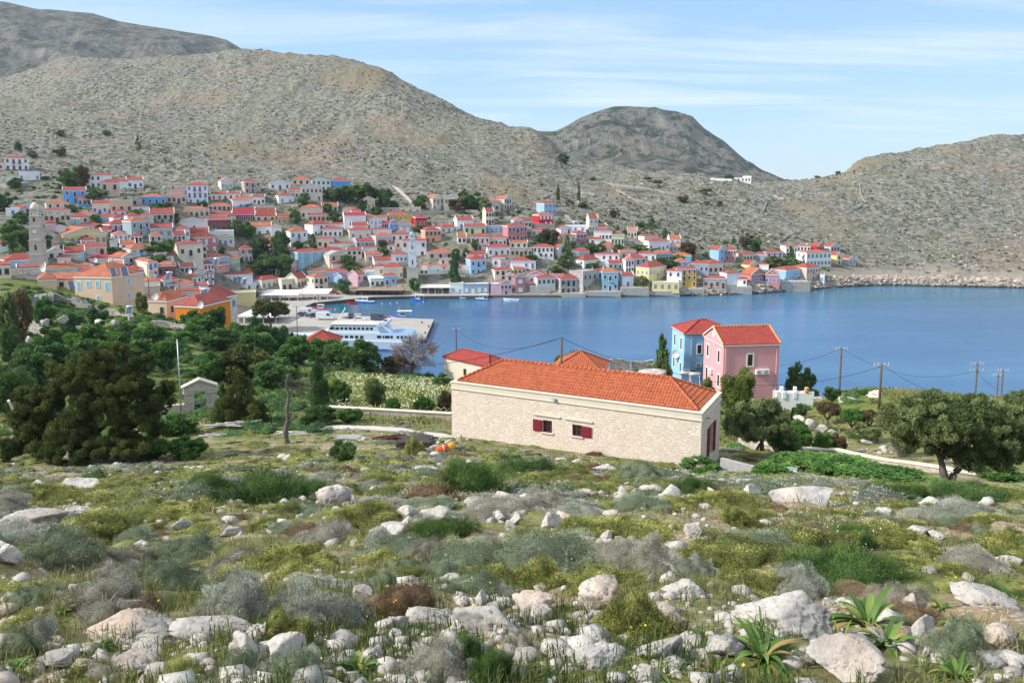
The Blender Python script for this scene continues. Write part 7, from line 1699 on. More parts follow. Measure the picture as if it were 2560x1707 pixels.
big_tree('olive_tree', 2369, 1221, 42, [(2300,1040,110,90,0),(2230,1040,90,60,1),(2380,1020,110,80,1),(2450,1010,90,70,0),(2430,1070,150,100,-.5),(2320,1075,100,70,-.5),(2500,1070,120,120,0),(2540,1120,90,100,.5),(2490,1140,110,80,0),(2270,1085,100,70,1),(2240,1080,60,60,1.5),(2550,1010,90,80,1.5),(2330,1110,90,70,-.3),(2400,1125,110,80,-.5),(2440,1150,120,70,-.5),(2265,1110,90,60,.5),(2330,1010,100,70,.5),(2270,1060,110,80,0),(2430,1040,120,90,-.5),(2360,1060,140,110,-1),(2500,1040,110,90,.5),(2540,1080,110,110,1),(2490,1090,130,110,-.8)], 'olive', 'big olive tree with a forked trunk at the right edge',
 [([(2369,1222,0),(2358,1180,0),(2352,1150,0),(2330,1100,0),(2300,1050,.2)],.24), ([(2374,1222,.1),(2385,1185,.1),(2408,1160,.1),(2440,1110,0),(2470,1050,.2)],.23), ([(2352,1155,0),(2370,1110,.3),(2380,1050,.5)],.12), ([(2408,1160,.1),(2450,1140,-.2),(2510,1090,0)],.11), ([(2340,1120,0),(2290,1090,.6),(2240,1070,1)],.08)], paint('bark_olive', (.15,.13,.11), .95, .35, 3.0, bump=.7))
big_tree('olive_tree', 1903, 1120, 62, [(1850,1040,90,80,0),(1910,1030,100,80,.5),(1950,1060,80,80,0),(1870,1080,90,60,0),(1930,1010,60,40,1),(1830,1070,60,60,-.5),(1900,1070,100,70,-.5),(1965,1090,50,50,0)], 'olive', 'round silvery olive tree right behind the stone house',
 [([(1905,1125,0),(1903,1095,0),(1890,1060,0),(1860,1030,.2)],.2), ([(1903,1100,0),(1925,1060,.1),(1940,1020,.3)],.14), ([(1892,1124,-.3),(1900,1108,-.2),(1905,1098,0)],.12)], BARK)
big_tree('pine_tree', 215, 1150, 54, [(240,900,110,70,0),(320,960,130,90,0),(180,960,130,90,0),(390,1000,110,80,.5),(110,1010,110,100,0),(250,1000,160,110,-1),(330,1050,140,90,-1),(80,1080,110,110,0),(180,1080,160,110,-1.2),(280,1110,160,80,-1),(400,1070,70,60,0),(50,1040,70,80,.5),(360,910,80,60,1),(300,880,60,50,1),(120,1125,120,60,-1.5),(30,1120,80,70,-.5),(420,970,60,50,.5),(200,1120,200,70,-2),(330,1120,130,60,-2),(60,1010,90,90,.5),(150,920,90,60,1),(270,960,150,100,.5)], 'pine', 'huge dark bronze-green pine sprawling at the left',
 [([(215,1155,0),(225,1080,0),(240,1000,0),(250,930,0)],.3), ([(222,1100,0),(290,1040,-.3),(350,980,0)],.16), ([(222,1110,0),(150,1050,-.2),(100,1000,0)],.16), ([(230,1060,0),(180,1000,-.2),(170,940,0)],.12), ([(222,1120,0),(320,1090,-.5),(390,1050,0)],.12)], BARK)
# dead tree
dp = hit(719, 1108, 50); Yd = dp.y; m = MB()
DEAD = paint('dead_wood', (.15,.13,.115), .95, .35, 5.0, bump=.8)
for (pts, r0) in (([(719,1112,0),(714,1080,0),(720,1050,0),(718,1020,0),(722,990,.1),(716,960,0),(722,936,0)],.20), ([(719,1058,0),(735,1040,-.2),(750,1028,-.3),(765,1030,-.3)],.06), ([(720,1010,0),(705,1000,.1),(702,985,0)],.04), ([(720,985,.1),(745,965,.2),(760,950,.2),(772,955,.2)],.05), ([(716,965,0),(735,960,.2),(768,958,.3)],.03), ([(719,1062,0),(704,1040,0),(702,1010,0)],.05), ([(718,1030,0),(738,1006,.1)],.035), ([(745,965,.2),(755,985,.1),(775,990,.2)],.025)):
    q = wire3([P(a, b, Yd+c)-dp for (a, b, c) in pts], 4); k = len(q); r0 *= 1.15; m.tube(q, r0, DEAD, 8, rs=[r0*(1-.72*i/(k-1))*(1+.18*math.sin(i*2.1)) for i in range(k)])
dt = root('dead_tree', dp, 0, 'bare dead grey tree trunk with broken twigs', 'tree'); m.build('trunk', dt, smooth=True)
rr = random.Random(5); m = MB()
for i in range(110):
    a = P(rr.uniform(700,778), rr.uniform(940,1040) if i % 3 == 0 else rr.uniform(945,975), Yd+rr.uniform(-.3,.5))-dp; d = Vector((rr.uniform(-1,1),rr.uniform(-.5,.5),rr.uniform(-.7,.7))).normalized()*rr.uniform(.25,.6); m.tube([a, a+d*.5+Vector((0,0,.03)), a+d], .011, DEAD, 3, cap=False)
tag(m.build('twigs', dt), kind='stuff')
# ================================================================ ROCKS
def ico(sub):
    b = bmesh.new(); bmesh.ops.create_icosphere(b, subdivisions=sub, radius=1); V = np.array([v.co[:] for v in b.verts]); Fc = np.array([[v.index for v in f.verts] for f in b.faces]); b.free(); return V, Fc
IC = {k: ico(k) for k in (1, 2, 3, 5)}
def rock_mesh(seed, sub, flat=.6, mat=None):
    g = np.random.default_rng(seed); V, Fc = IC[sub]; n = 8 if sub > 2 else 7
    pn = g.normal(size=(n, 3)); pn /= np.linalg.norm(pn, axis=1)[:, None]; pd = g.uniform(.34, .90, n)
    dt_ = V @ pn.T; r = np.where(dt_ > .05, pd/np.maximum(dt_, .05), 9).min(1); r = np.minimum(r, 1.25)
    if sub > 2:
        q = V*2.2+seed*3.7; r = r*(1+.12*fbm(q[:,0]+q[:,2]*.7, q[:,1]-q[:,2]*.6, seed, 4)+.06*ridged(q[:,0]*1.9+q[:,2], q[:,1]*1.9-q[:,2]*1.3, seed+5, 4)); r = r*(1+.035*fbm(q[:,0]*7+q[:,2]*5, q[:,1]*7-q[:,2]*4, seed+3, 3)); cr = np.abs(noise(q[:,0]*1.1+q[:,2]*.5, q[:,1]*1.1+q[:,2]*.8, seed+9)); r = r*(1-.16*np.clip(1-cr/.05, 0, 1))
    W = V*r[:, None]; W /= np.abs(W).max(0)[None]*np.array([.96,.96,.96]); W[:, 2] *= .72
    return np_mesh('rock', W, Fc, mat or ROCKM, smooth=False)
def rock_material():
    m = bpy.data.materials.new('limestone_rock'); m.use_nodes = True; t = m.node_tree; l = t.links.new
    b = t.nodes['Principled BSDF']; b.inputs['Roughness'].default_value = .92; b.inputs['Specular IOR Level'].default_value = .15
    co = nn(t, 'ShaderNodeTexCoord'); oi = nn(t, 'ShaderNodeObjectInfo'); ge = nn(t, 'ShaderNodeNewGeometry')
    n1 = nn(t, 'ShaderNodeTexNoise', i_Scale=2.6, i_Detail=9.0, i_Roughness=.68); l(ge.outputs['Position'], n1.inputs['Vector'])
    c = ramp(t, [(.30, (.20,.19,.17)), (.42, (.38,.355,.32)), (.55, (.56,.52,.465)), (.75, (.70,.66,.60))], n1.outputs['Fac'])
    n2 = nn(t, 'ShaderNodeTexNoise', i_Scale=1.1, i_Detail=4.0); l(ge.outputs['Position'], n2.inputs['Vector'])
    mr = nn(t, 'ShaderNodeMapRange', i_From_Min=.56, i_From_Max=.70, i_To_Max=.55); l(n2.outputs['Fac'], mr.inputs[0])
    mx = nn(t, 'ShaderNodeMix', data_type='RGBA'); l(mr.outputs[0], mx.inputs['Factor']); l(c, mx.inputs['A']); mx.inputs['B'].default_value = (.60,.42,.29,1)
    n3 = nn(t, 'ShaderNodeTexNoise', i_Scale=26.0, i_Detail=4.0); l(ge.outputs['Position'], n3.inputs['Vector'])
    m3 = nn(t, 'ShaderNodeMapRange', i_From_Min=.60, i_From_Max=.68, i_To_Max=.6); l(n3.outputs['Fac'], m3.inputs[0])
    mx2 = nn(t, 'ShaderNodeMix', data_type='RGBA'); l(m3.outputs[0], mx2.inputs['Factor']); l(mx.outputs['Result'], mx2.inputs['A']); mx2.inputs['B'].default_value = (.22,.21,.20,1)
    l(mx2.outputs['Result'], b.inputs['Base Color'])
    n4 = nn(t, 'ShaderNodeTexNoise', i_Scale=9.0, i_Detail=9.0, i_Roughness=.72); l(ge.outputs['Position'], n4.inputs['Vector'])
    bu = nn(t, 'ShaderNodeBump', i_Strength=.8, i_Distance=.05); l(n4.outputs['Fac'], bu.inputs['Height']); l(bu.outputs[0], b.inputs['Normal'])
    return m
ROCKM = rock_material()
RK = [rock_mesh(i+3, 5, f) for i, f in enumerate((.62,.7,.5,.8,.55,.66,.9,.45,.75,.6))]
RKL = [rock_mesh(i+40, 3, f) for i, f in enumerate((.6,.75,.5,.85,.6,.7))]
occ = []     # occupied discs (x, y, r)
def rock(u0, u1, vt, vb, label, seed, ymin=1.5, group=None, name='boulder', kx=1.0):
    c = hit((u0+u1)/2, vb-(vb-vt)*.10, ymin); q = c.y/F; w = (u1-u0)*q/2; h = (vb-vt)*q*1.0
    me = RK[seed % len(RK)]; o = link(name, me); rr = random.Random(seed*17+int(u0))
    o.scale = (w*1.15, w*rr.uniform(.75,1.0), min(h*1.08, w*1.7)); o.location = (c.x, c.y+w*.45, c.z+h*.10); o.rotation_euler = (rr.uniform(-.12,.12), rr.uniform(-.12,.12), rr.uniform(0, 6.28) if kx else 0)
    if (u1-u0) > 2.2*(vb-vt): o.rotation_euler = (0, 0, rr.uniform(-.3,.3)+3.14*(seed % 2))
    occ.append((c.x, c.y+w*.4, w*1.0)); return tag(o, label, 'boulder' if name == 'boulder' else 'rock', group)
def X2(x, y): return (0+x/2.735, 1150+y/2.735)
def X3(x, y): return (850+x/2.767, 1150+y/2.767)
def X4(x, y): return (1700+x/2.735, 1150+y/2.735)
RKS = [
 (X2,2115,2390,185,370,'white boulder with rounded top left of centre, beside green fennel'),(X2,0,360,350,460,'long grey outcrop at the left edge'),(X2,360,600,335,420,'grey rock hump right of the left edge outcrop'),(X2,680,930,335,450,'grey boulder left of the dry patch'),(X2,-40,135,570,720,'pale boulder cut by the left edge'),(X2,1480,1640,440,530,'pointed pale rock between grey shrubs'),(X2,500,620,500,590,'small pale rock above the grey cushions'),(X2,410,1240,1105,1260,'long flat pinkish slab in the left foreground'),(X2,1180,1700,1080,1210,'raised right half of the left foreground slab'),(X2,1540,1880,1170,1390,'blocky boulder at the right end of the slab'),(X2,250,510,1330,1420,'small flat stone at the lower left'),(X2,250,400,1240,1350,'grey wedge stone at the lower left'),(X2,790,1080,1290,1390,'low pink stone below the slab'),(X2,1170,1400,1360,1460,'low grey stone at the bottom, left of centre'),(X2,600,1000,1400,1500,'partly buried slab at the bottom left'),(X2,0,130,290,350,'grey outcrop top at the left edge'),(X2,410,640,140,190,'pale low outcrop in the left middle'),(X2,170,320,140,190,'small pale outcrop far left middle'),(X2,2140,2352,1480,1560,'pale stone at the bottom, left of centre'),(X2,1140,1290,400,480,'grey lump above the asphodels'),
 (X3,1655,2010,825,1060,'tall white angular boulder right of centre'),(X3,1665,1860,1040,1130,'small white stone at the foot of the tall white boulder'),(X3,1190,1385,520,640,'white pyramid-like rock in the middle'),(X3,300,550,405,540,'bright white slanted block beside green fennel'),(X3,380,515,320,410,'grey pointed rock left of the middle'),(X3,530,635,360,420,'pinkish stone beside the grey pointed rock'),(X3,865,1060,255,335,'white outcrop left part of the central cluster'),(X3,995,1230,225,300,'white outcrop top of the central cluster'),(X3,1200,1330,250,320,'white lump right of the central cluster'),(X3,1145,1260,365,450,'salmon-tinted block in the middle rubble'),(X3,1068,1145,360,430,'white upright stone left of the salmon-tinted block'),(X3,1135,1235,420,490,'white stone under the salmon-tinted block'),(X3,1375,1560,385,480,'angular block with orange face'),(X3,1975,2075,190,265,'white pointed rock near the stone house'),(X3,1895,2060,250,310,'low white rock below the pointed one'),(X3,1745,1925,35,85,'flat white rock at the foot of the stone house'),(X3,75,225,830,960,'white jagged rock left of the red-brown grass'),(X3,870,1050,905,1020,'smooth white rock above the big outcrop'),(X3,470,800,1005,1150,'left part of the big white foreground outcrop'),(X3,790,1240,985,1210,'centre of the big white foreground outcrop'),(X3,1190,1530,940,1110,'upper right part of the big white foreground outcrop'),(X3,1240,1500,1005,1150,'right block of the big white foreground outcrop'),(X3,235,500,1065,1220,'orange-tinted boulder left of the big outcrop'),(X3,95,310,1290,1430,'grey boulder at the bottom beside broad leaves, left of the lilac shrub'),(X3,310,430,1170,1260,'small white stone before the orange-tinted boulder'),(X3,1620,1950,1260,1460,'white boulder among the long leaves at the bottom'),(X3,2060,2400,1190,1400,'large grey-white boulder at the bottom right of centre'),(X3,2020,2250,1430,1541,'white wedge stone at the bottom edge'),(X3,1800,1900,495,565,'white stone in the right middle'),(X3,2180,2352,525,600,'white rubble block in the right middle'),(X3,1820,1950,355,410,'low stones near the right middle'),(X3,135,240,55,105,'white rock near the plank stack'),(X3,490,660,55,95,'white flat rock left of the dark green bushes'),(X3,700,860,800,860,'grey stone by the dry soil patch'),(X3,830,950,800,860,'pale stone in the dry soil patch'),
 (X4,410,1130,910,1210,'largest pale boulder at the lower right'),(X4,975,1090,890,1035,'brown upright stone on the largest boulder'),(X4,1500,1690,920,1040,'white stone behind the broad-leaved plant'),(X4,1895,2340,835,1010,'long pinkish-white boulder at the right edge'),(X4,1580,1825,1060,1280,'leaning split grey stone at the right'),(X4,2090,2310,1115,1310,'white boulder behind the round grey shrub'),(X4,1640,1760,1265,1345,'small grey stone below the leaning split one'),(X4,860,1420,1270,1523,'long grey boulder at the bottom right'),(X4,60,230,1300,1430,'grey pointed stone at the bottom, right of centre'),(X4,200,440,1225,1345,'low grey slab by yellow flowers'),(X4,20,175,390,520,'white pyramid rock on the right slope'),(X4,170,360,180,280,'domed pale rock left of the yellow cushion'),(X4,380,580,170,270,'domed pale rock right of the yellow cushion'),(X4,0,160,240,290,'low pale rock at the domes'),(X4,690,1110,240,300,'field of white rubble on the right slope'),(X4,1350,1480,335,385,'pinkish flat rock on the right slope'),(X4,1550,1720,450,520,'rounded pinkish rock on the right'),(X4,1720,1840,490,545,'pale rock right of the rounded pinkish one'),(X4,740,1020,490,560,'grey rock by the dark cushions'),(X4,1460,1640,550,600,'low white rock right of the green fennel'),(X4,1265,1320,590,640,'small orange stone in the fennel'),(X4,1940,2020,755,830,'upright small white stone at the right'),(X4,1680,1800,720,785,'white stone left of the upright small one'),(X4,2060,2210,465,530,'flat white rock near the right edge'),(X4,2200,2352,670,730,'white rocks at the right edge'),(X4,2140,2230,1465,1523,'small stone at the bottom right corner'),(X4,1740,1790,250,278,'small white rock near the olive'),(X4,120,240,630,680,'small white stone by the grey cushion'),
]
for i, (fn, x0, x1, y0, y1, lb) in enumerate(RKS):
    a = fn(x0, y0); b = fn(x1, y1); rock(a[0], b[0], a[1], b[1], lb, i)
# crest rocks near the white terrace, and the pale outcrop behind the stone house
for i, (u0, u1, vt, vb, Y, lb) in enumerate(((1590,1682,917,946,95,'grey domed rock outcrop left of the blue house'),(1540,1600,925,945,93,'pale rock in front of the ruined walls'),(1980,2010,1034,1050,74,'pale boulder on the slope below the white terrace, left'),(2010,2040,1040,1060,73,'pale boulder on the slope below the white terrace, middle'),(2038,2070,1058,1074,71,'row of pale stones below the white terrace'),(2066,2092,1066,1080,69,'last pale stone of the slope row'),(2095,2140,1008,1024,86,'grey crest rock under the leaning pole'),(2170,2215,1003,1026,86,'pale crest rock beside the wooden pole'),(2150,2180,1094,1104,64,'flat white stone beside the path'),(2030,2060,985,1002,90,'grey rock right of the white terrace'),(95,135,925-140,812,118,'pale rock just above the rubble wall at the left edge'),(140,175,778,800,128,'pale rock right of the crest rubble wall, highest of the left slope'),(225,262,790,806,122,'pale rock right under the near peach house'),(60,90,830,850,112,'pale rock at the lower end of the left edge rubble wall'),(270,300,792,808,124,'pale rock left of the tilted blue solar panel'),(180,215,805,820,116,'pale rock among the bushes in the middle of the left slope'))):
    t0 = tw((u0+u1)/2, vb)[0]; c = Vector((t0*Y, Y, 0)); c.z = gz(c.x, c.y); q = Y/F; w = (u1-u0)*q/2; hh_ = (vb-vt)*q
    o = link('boulder', RK[i % 10]); w *= (.62 if u0 < 900 else 1); hh_ *= (.7 if u0 < 900 else 1); o.scale = (w*1.1, w*.9, max(hh_*1.1, .3)); o.location = (c.x, c.y, max(c.z, zat(vb, Y))+hh_*.0); tag(o, lb, 'boulder')
# ================================================================ LOW SHRUBS, GRASS AND RUBBLE OF THE SLOPE
def cbump(d, seed): return 1+.75*noise(d[:, 0]*1.9+seed*.37, d[:, 1]*1.9-seed*.71, seed)+.45*noise(d[:, 0]*5+seed, d[:, 1]*5+d[:, 2]*3, seed+2)
def cushion_mesh(name, mat, n, L_, W_, seed, core=True, up=.2, jit=.5, rmin=.75):
    """dome of radius 1, height .62"""
    g = np.random.default_rng(seed); d = g.normal(size=(n, 3)); d[:, 2] = np.abs(d[:, 2])*.9; d /= np.linalg.norm(d, axis=1)[:, None]
    bump = cbump(d, seed)
    C = d*np.array([1, 1, .62])*(g.uniform(rmin, 1.0, n)*bump)[:, None]
    dr = d+g.normal(size=(n, 3))*jit; dr[:, 2] += up; dr /= np.linalg.norm(dr, axis=1)[:, None]
    s = np.cross(dr, g.normal(size=(n, 3))); s /= np.linalg.norm(s, axis=1)[:, None]+1e-9
    Ls = (L_*g.uniform(.5, 1.4, n))[:, None]; V = np.stack([C-s*W_/2, C+s*W_/2, C+dr*Ls], 1).reshape(-1, 3)
    Fc = np.arange(3*n).reshape(n, 3)
    pt = np.clip(.5+1.1*noise(d[:, 0]*3+7, d[:, 1]*3+seed, 5)+g.normal(0, .16, n), 0, 1); A = np.repeat(pt, 3)
    if core:
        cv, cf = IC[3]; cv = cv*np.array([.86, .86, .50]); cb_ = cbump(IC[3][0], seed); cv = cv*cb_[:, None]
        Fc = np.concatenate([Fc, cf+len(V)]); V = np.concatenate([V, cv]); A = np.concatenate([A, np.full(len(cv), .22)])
    return V, Fc, A
SH = dict(
 grey=leafy('shrub_grey', [(0, (0.095,0.103,0.074)), (.4, (0.213,0.224,0.173)), (.75, (0.358,0.368,0.299)), (1, (0.526,0.535,0.452))], trans=0),
 lilac=leafy('shrub_dry', [(0, (0.112,0.103,0.072)), (.4, (0.235,0.218,0.165)), (.75, (0.370,0.356,0.286)), (1, (0.526,0.506,0.429))], trans=0),
 sage=leafy('shrub_sage', [(0, (0.063,0.083,0.045)), (.45, (0.144,0.177,0.100)), (.8, (0.270,0.307,0.190)), (1, (0.391,0.425,0.290))], trans=0),
 yellow=leafy('shrub_yellow', [(0, (0.078,0.089,0.021)), (.45, (0.201,0.217,0.053)), (.8, (0.363,0.367,0.100)), (1, (0.546,0.515,0.177))], trans=.1),
 fennel=leafy('shrub_fennel', [(0, (0.029,0.063,0.016)), (.5, (0.071,0.136,0.032)), (1, (0.155,0.241,0.063))], trans=.2),
 brown=leafy('shrub_brown', [(0, (.07,.04,.02)), (.5, (.17,.11,.06)), (1, (.30,.22,.12))], trans=0))
HI = {}; LO = {}; MD = {}
for k, mt in SH.items():
    for s in range(3):
        if k == 'fennel': hi = cushion_mesh(k, mt, 17000, .12, .012, 10+s, True, .4, .8, .6)
        elif k == 'yellow': hi = cushion_mesh(k, mt, 15000, .06, .018, 20+s, True, .3, .8, .82)
        else: hi = cushion_mesh(k, mt, 19000, .052, .0085, 30+s, True, .2, .6, .86)
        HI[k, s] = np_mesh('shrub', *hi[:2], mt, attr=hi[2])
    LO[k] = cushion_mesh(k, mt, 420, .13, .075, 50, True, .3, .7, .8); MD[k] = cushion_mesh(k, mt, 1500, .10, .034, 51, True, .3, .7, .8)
SHN = dict(grey='ash grey', lilac='dry lilac-grey', sage='dark sage green', yellow='olive-yellow', fennel='bright green feathery', brown='red-brown dry')
def shrub(u, vb, wpx, hpx, k, label, seed, ymin=1.5, group=None, name='shrub', base='hit'):
    c = hit(u, vb, ymin); q = c.y/F; w = wpx*q/2*1.2; h = hpx*q*1.05
    if c.y > 30 and k in ('fennel', 'sage'):
        o = link('bush', crown('round', 'green' if k == 'fennel' else 'dark', 1, seed)); o.scale = (w*2.1, w*1.9, h*1.12); o.location = (c.x, c.y+w*.5, gz(c.x, c.y+w*.5)-h*.12); o.rotation_euler = (0, 0, seed*1.3); occ.append((c.x, c.y+w*.6, w*.85)); return tag(o, label, 'bush', group)
    o = link(name, HI[k, seed % 3])
    o.scale = (w, w*.85, max(h/.62*.95, w*.35)); o.location = (c.x, c.y+w*.6, min(c.z, gz(c.x, c.y+w*.6))-.03); o.rotation_euler = (0, 0, (seed*1.7) % 6.28); occ.append((c.x, c.y+w*.6, w*.85)); return tag(o, label, 'shrub', group)
SHR = [
 (X2,0,500,465,720,'sage','huge rounded dark sage cushion at the left edge'),(X2,320,640,550,750,'sage','sage cushion right of the huge left one'),(X2,620,960,580,740,'lilac','dry cushion in the left group of shrubs'),(X2,500,900,680,860,'lilac','long dry cushion in front in the left group'),(X2,850,1290,690,890,'sage','green patch with yellow flowers right of dry cushions'),(X2,1020,1470,550,700,'sage','two-humped sage cushion left of centre'),(X2,1300,1740,670,800,'lilac','long low lilac cushion left of centre'),(X2,1210,1810,815,1090,'grey','large ash cushion in the left foreground'),(X2,1730,2380,870,1170,'grey','very large ash cushion left of the middle'),(X2,460,970,990,1130,'lilac','cushion directly above the long slab'),(X2,330,850,840,1010,'lilac','broad dry cushion above the slab'),(X2,0,320,850,1000,'sage','sage cushion at the left edge, lower'),(X2,40,360,1090,1260,'grey','grey cushion near the wedge stone'),(X2,-60,230,1130,1370,'sage','dark cushion at the left edge near the bottom'),(X2,1710,2100,1040,1270,'yellow','mossy yellow cushion left of the middle foreground'),(X2,1380,1740,1310,1523,'sage','dark cushion at the bottom left of centre'),(X2,1740,2260,1320,1523,'sage','wide green-grey cushion at the bottom'),(X2,300,660,1410,1560,'yellow','yellow-green cushion at the bottom left'),(X2,1000,1400,1420,1560,'yellow','yellow-green cushion at the bottom beside the low grey stone'),(X2,2180,2400,1440,1540,'yellow','yellow cushion at the bottom by the pale stone'),(X2,850,1080,900,1050,'brown','brownish cushion between the ash ones'),(X2,1430,2050,105,310,'fennel','large bright fennel clump left of the white boulder'),(X2,1220,1520,90,230,'fennel','bright fennel clump further left'),(X2,2000,2230,150,240,'fennel','small fennel clump touching the white boulder'),(X2,30,420,165,280,'yellow','olive cushion in the left middle'),(X2,1950,2400,455,600,'lilac','broad lilac cushion below the rounded boulder'),
 (X3,490,910,395,560,'fennel','bright fennel clump beside the slanted block'),(X3,150,480,520,670,'grey','ash cushion left of the middle'),(X3,470,760,540,680,'lilac','dark dry cushion in the middle'),(X3,300,590,680,790,'sage','sage cushion left of the middle, lower'),(X3,560,840,725,820,'sage','sage cushion beside the former'),(X3,200,420,775,860,'sage','small sage cushion above the jagged rock'),(X3,1180,1600,735,900,'yellow','mossy cushion left of the tall white boulder'),(X3,1400,1710,600,700,'yellow','mossy cushion in the middle'),(X3,1180,1500,620,750,'lilac','lilac cushion under the pyramid-like rock'),(X3,1290,1580,205,300,'lilac','lilac cushion above the central cluster'),(X3,1000,1280,880,980,'grey','ash cushion above the big outcrop'),(X3,1780,2300,940,1250,'yellow','large mossy cushion beside the tall white boulder'),(X3,1840,2400,610,790,'lilac','long lilac cushion in the right middle'),(X3,0,190,930,1110,'sage','dark cushion left of the orange-tinted boulder'),(X3,340,900,1300,1541,'lilac','big dry lilac shrub at the bottom centre'),(X3,880,1200,1270,1541,'fennel','green bush at the bottom centre'),(X3,700,1010,1200,1400,'fennel','pale green herb right of the lilac shrub'),(X3,200,650,870,1080,'brown','red-brown grassy cushion left of centre'),(X3,680,1110,0,260,'fennel','large green bush in front of the stone house, left'),(X3,1090,1480,0,105,'fennel','green bush close to the stone house, middle'),(X3,1980,2230,10,130,'sage','dark bush close to the stone house, right'),(X3,2040,2260,90,190,'sage','dark bush below the former'),(X3,560,840,170,260,'fennel','small green bush left of the large one'),(X3,1150,1340,170,240,'fennel','low green bush right of the large one'),(X3,1560,1800,310,380,'grey','ash patch right of the central cluster'),(X3,1120,1330,1150,1330,'lilac','twiggy shrub below the big outcrop'),
 (X4,280,960,530,700,'sage','long blue-grey cushion on the right slope'),(X4,0,270,640,790,'grey','grey cushion left of the long blue-grey one'),(X4,640,1080,740,930,'grey','round grey cushion above the largest boulder'),(X4,890,1650,610,850,'fennel','sprawling bright fennel right of the middle'),(X4,1020,1420,480,640,'fennel','fennel with white flowers on the right'),(X4,1400,1730,820,1000,'lilac','lilac shrub behind the broad-leaved plant'),(X4,1750,2200,1110,1400,'sage','round dense grey-green shrub at the lower right'),(X4,290,460,200,310,'yellow','yellow cushion between two domed rocks'),(X4,170,360,250,330,'yellow','yellow cushion below the left domed rock'),(X4,800,990,520,610,'yellow','mossy cushion by the long blue-grey one'),(X4,300,520,350,460,'yellow','olive cushion on the right slope'),(X4,1350,1530,450,510,'yellow','olive cushion beside the rounded pinkish rock'),(X4,2010,2210,470,570,'sage','sage cushion near the right edge'),(X4,2210,2400,480,590,'fennel','green bush at the right edge'),(X4,1500,1800,180,300,'fennel','green bush left of the olive trunk'),(X4,1800,2352,200,300,'fennel','long green bush at the olive foot'),(X4,0,270,110,260,'fennel','green bush at the right corner of the stone house, lower'),(X4,40,340,0,95,'fennel','green bush before the maroon door'),(X4,500,800,10,125,'fennel','dark green bush right of the entrance wall'),(X4,930,1500,0,120,'fennel','long green bush before the long wall, left'),(X4,1250,1750,60,160,'fennel','long green bush before the long wall, middle'),(X4,2080,2400,60,190,'fennel','green bush at the right edge before the wall'),(X4,700,1250,-40,90,'fennel','dark bush band behind the former'),(X4,1290,1500,160,220,'fennel','small green bush on the right slope'),
 (lambda x, y: (x, y),825,895,1100,1155,'sage','round dark bush right of the dead tree'),(lambda x, y: (x, y),1010,1060,1100,1140,'yellow','olive bush left of the plank stack'),(lambda x, y: (x, y),300,420,1095,1150,'fennel','green bush at the foot of the big pine'),(lambda x, y: (x, y),410,510,1090,1150,'fennel','green bush right of the big pine'),(lambda x, y: (x, y),400,480,1035,1090,'fennel','green bush left of the gateway yard'),
]
for i, (fn, x0, x1, y0, y1, k, lb) in enumerate(SHR):
    a = fn(x0, y0); b = fn(x1, y1); shrub((a[0]+b[0])/2, b[1], b[0]-a[0], b[1]-a[1], k, lb, i)
# blocked zones in plan: stone house, walls
def blocked(x, y):
    if (Vector((x, y))-sA.xy).length < 40:
        d = Vector((x-sA.x, y-sA.y)); a = d.x*math.cos(srz)+d.y*math.sin(srz); b = -d.x*math.sin(srz)+d.y*math.cos(srz)
        if -.6 < a < sx+.6 and -.5 < b < SD+.6: return True
    return False
def near_zone(u, v):
    return 'far right' if u > 2150 else 'right' if u > 1650 else 'centre' if u > 1000 else 'left' if u > 450 else 'far left'
g = np.random.default_rng(5)
cand = []
Yc = 2.6
pts = []
# jittered scatter with density falling to steady value
stuffS = {k: [] for k in SH}; stuffM = {k: [] for k in SH}; stuffR = []; nS = nR = 0
# cushions, evenly spread per square metre
n = 4300; ys = np.sqrt(g.uniform(2.6**2, 76**2, n)); ts = g.uniform(-.78, .78, n); ys = np.concatenate([ys, np.sqrt(g.uniform(12**2, 45**2, 900))]); ts = np.concatenate([ts, g.uniform(-.78, .78, 900)])
xs_ = ts*ys; zs_ = gz_np(xs_, ys); patch = fbm(xs_*.13, ys*.13, 77, 3)
for i in range(len(ys)):
    x, y, z = xs_[i], ys[i], zs_[i]
    if blocked(x, y): continue
    if any((x-a)**2+(y-b)**2 < (r*.85)**2 for a, b, r in occ): continue
    if y > 55 and g.uniform() < .5: continue
    u = 1280+F*(x/y)*.97; p = patch[i]+g.normal(0, .22)
    if y < 4.6: continue
    k = 'lilac' if p < -.52 else 'grey' if p < -.26 else 'sage' if p < -.10 else 'yellow' if p < .46 else ('fennel' if g.uniform() < .4 else 'yellow')
    if g.uniform() < .06: k = 'brown'
    s = float(np.clip(g.lognormal(-1.0, .42), .16, .75 if y > 7 else .36)); h = s*g.uniform(.38, .72)
    if y < 15.5:
        if s < .16: continue
        o = link('shrub', HI[k, int(g.integers(0, 3))]); o.scale = (s, s*g.uniform(.8,1), h); o.location = (x, y, z-.05); o.rotation_euler = (0, 0, g.uniform(0, 6.28)); zn = near_zone(u, 0); dist = 'closest' if y < 8 else 'middle'
        tag(o, '%s low cushion shrub, %s part of the %s slope' % (SHN[k], zn, dist), 'shrub', '%s shrubs of the %s %s slope' % (SHN[k], dist, zn)); nS += 1
    elif y < 30: stuffM[k].append((x, y, z-.04, s, h))
    else: stuffS[k].append((x, y, z-.04, s, h))
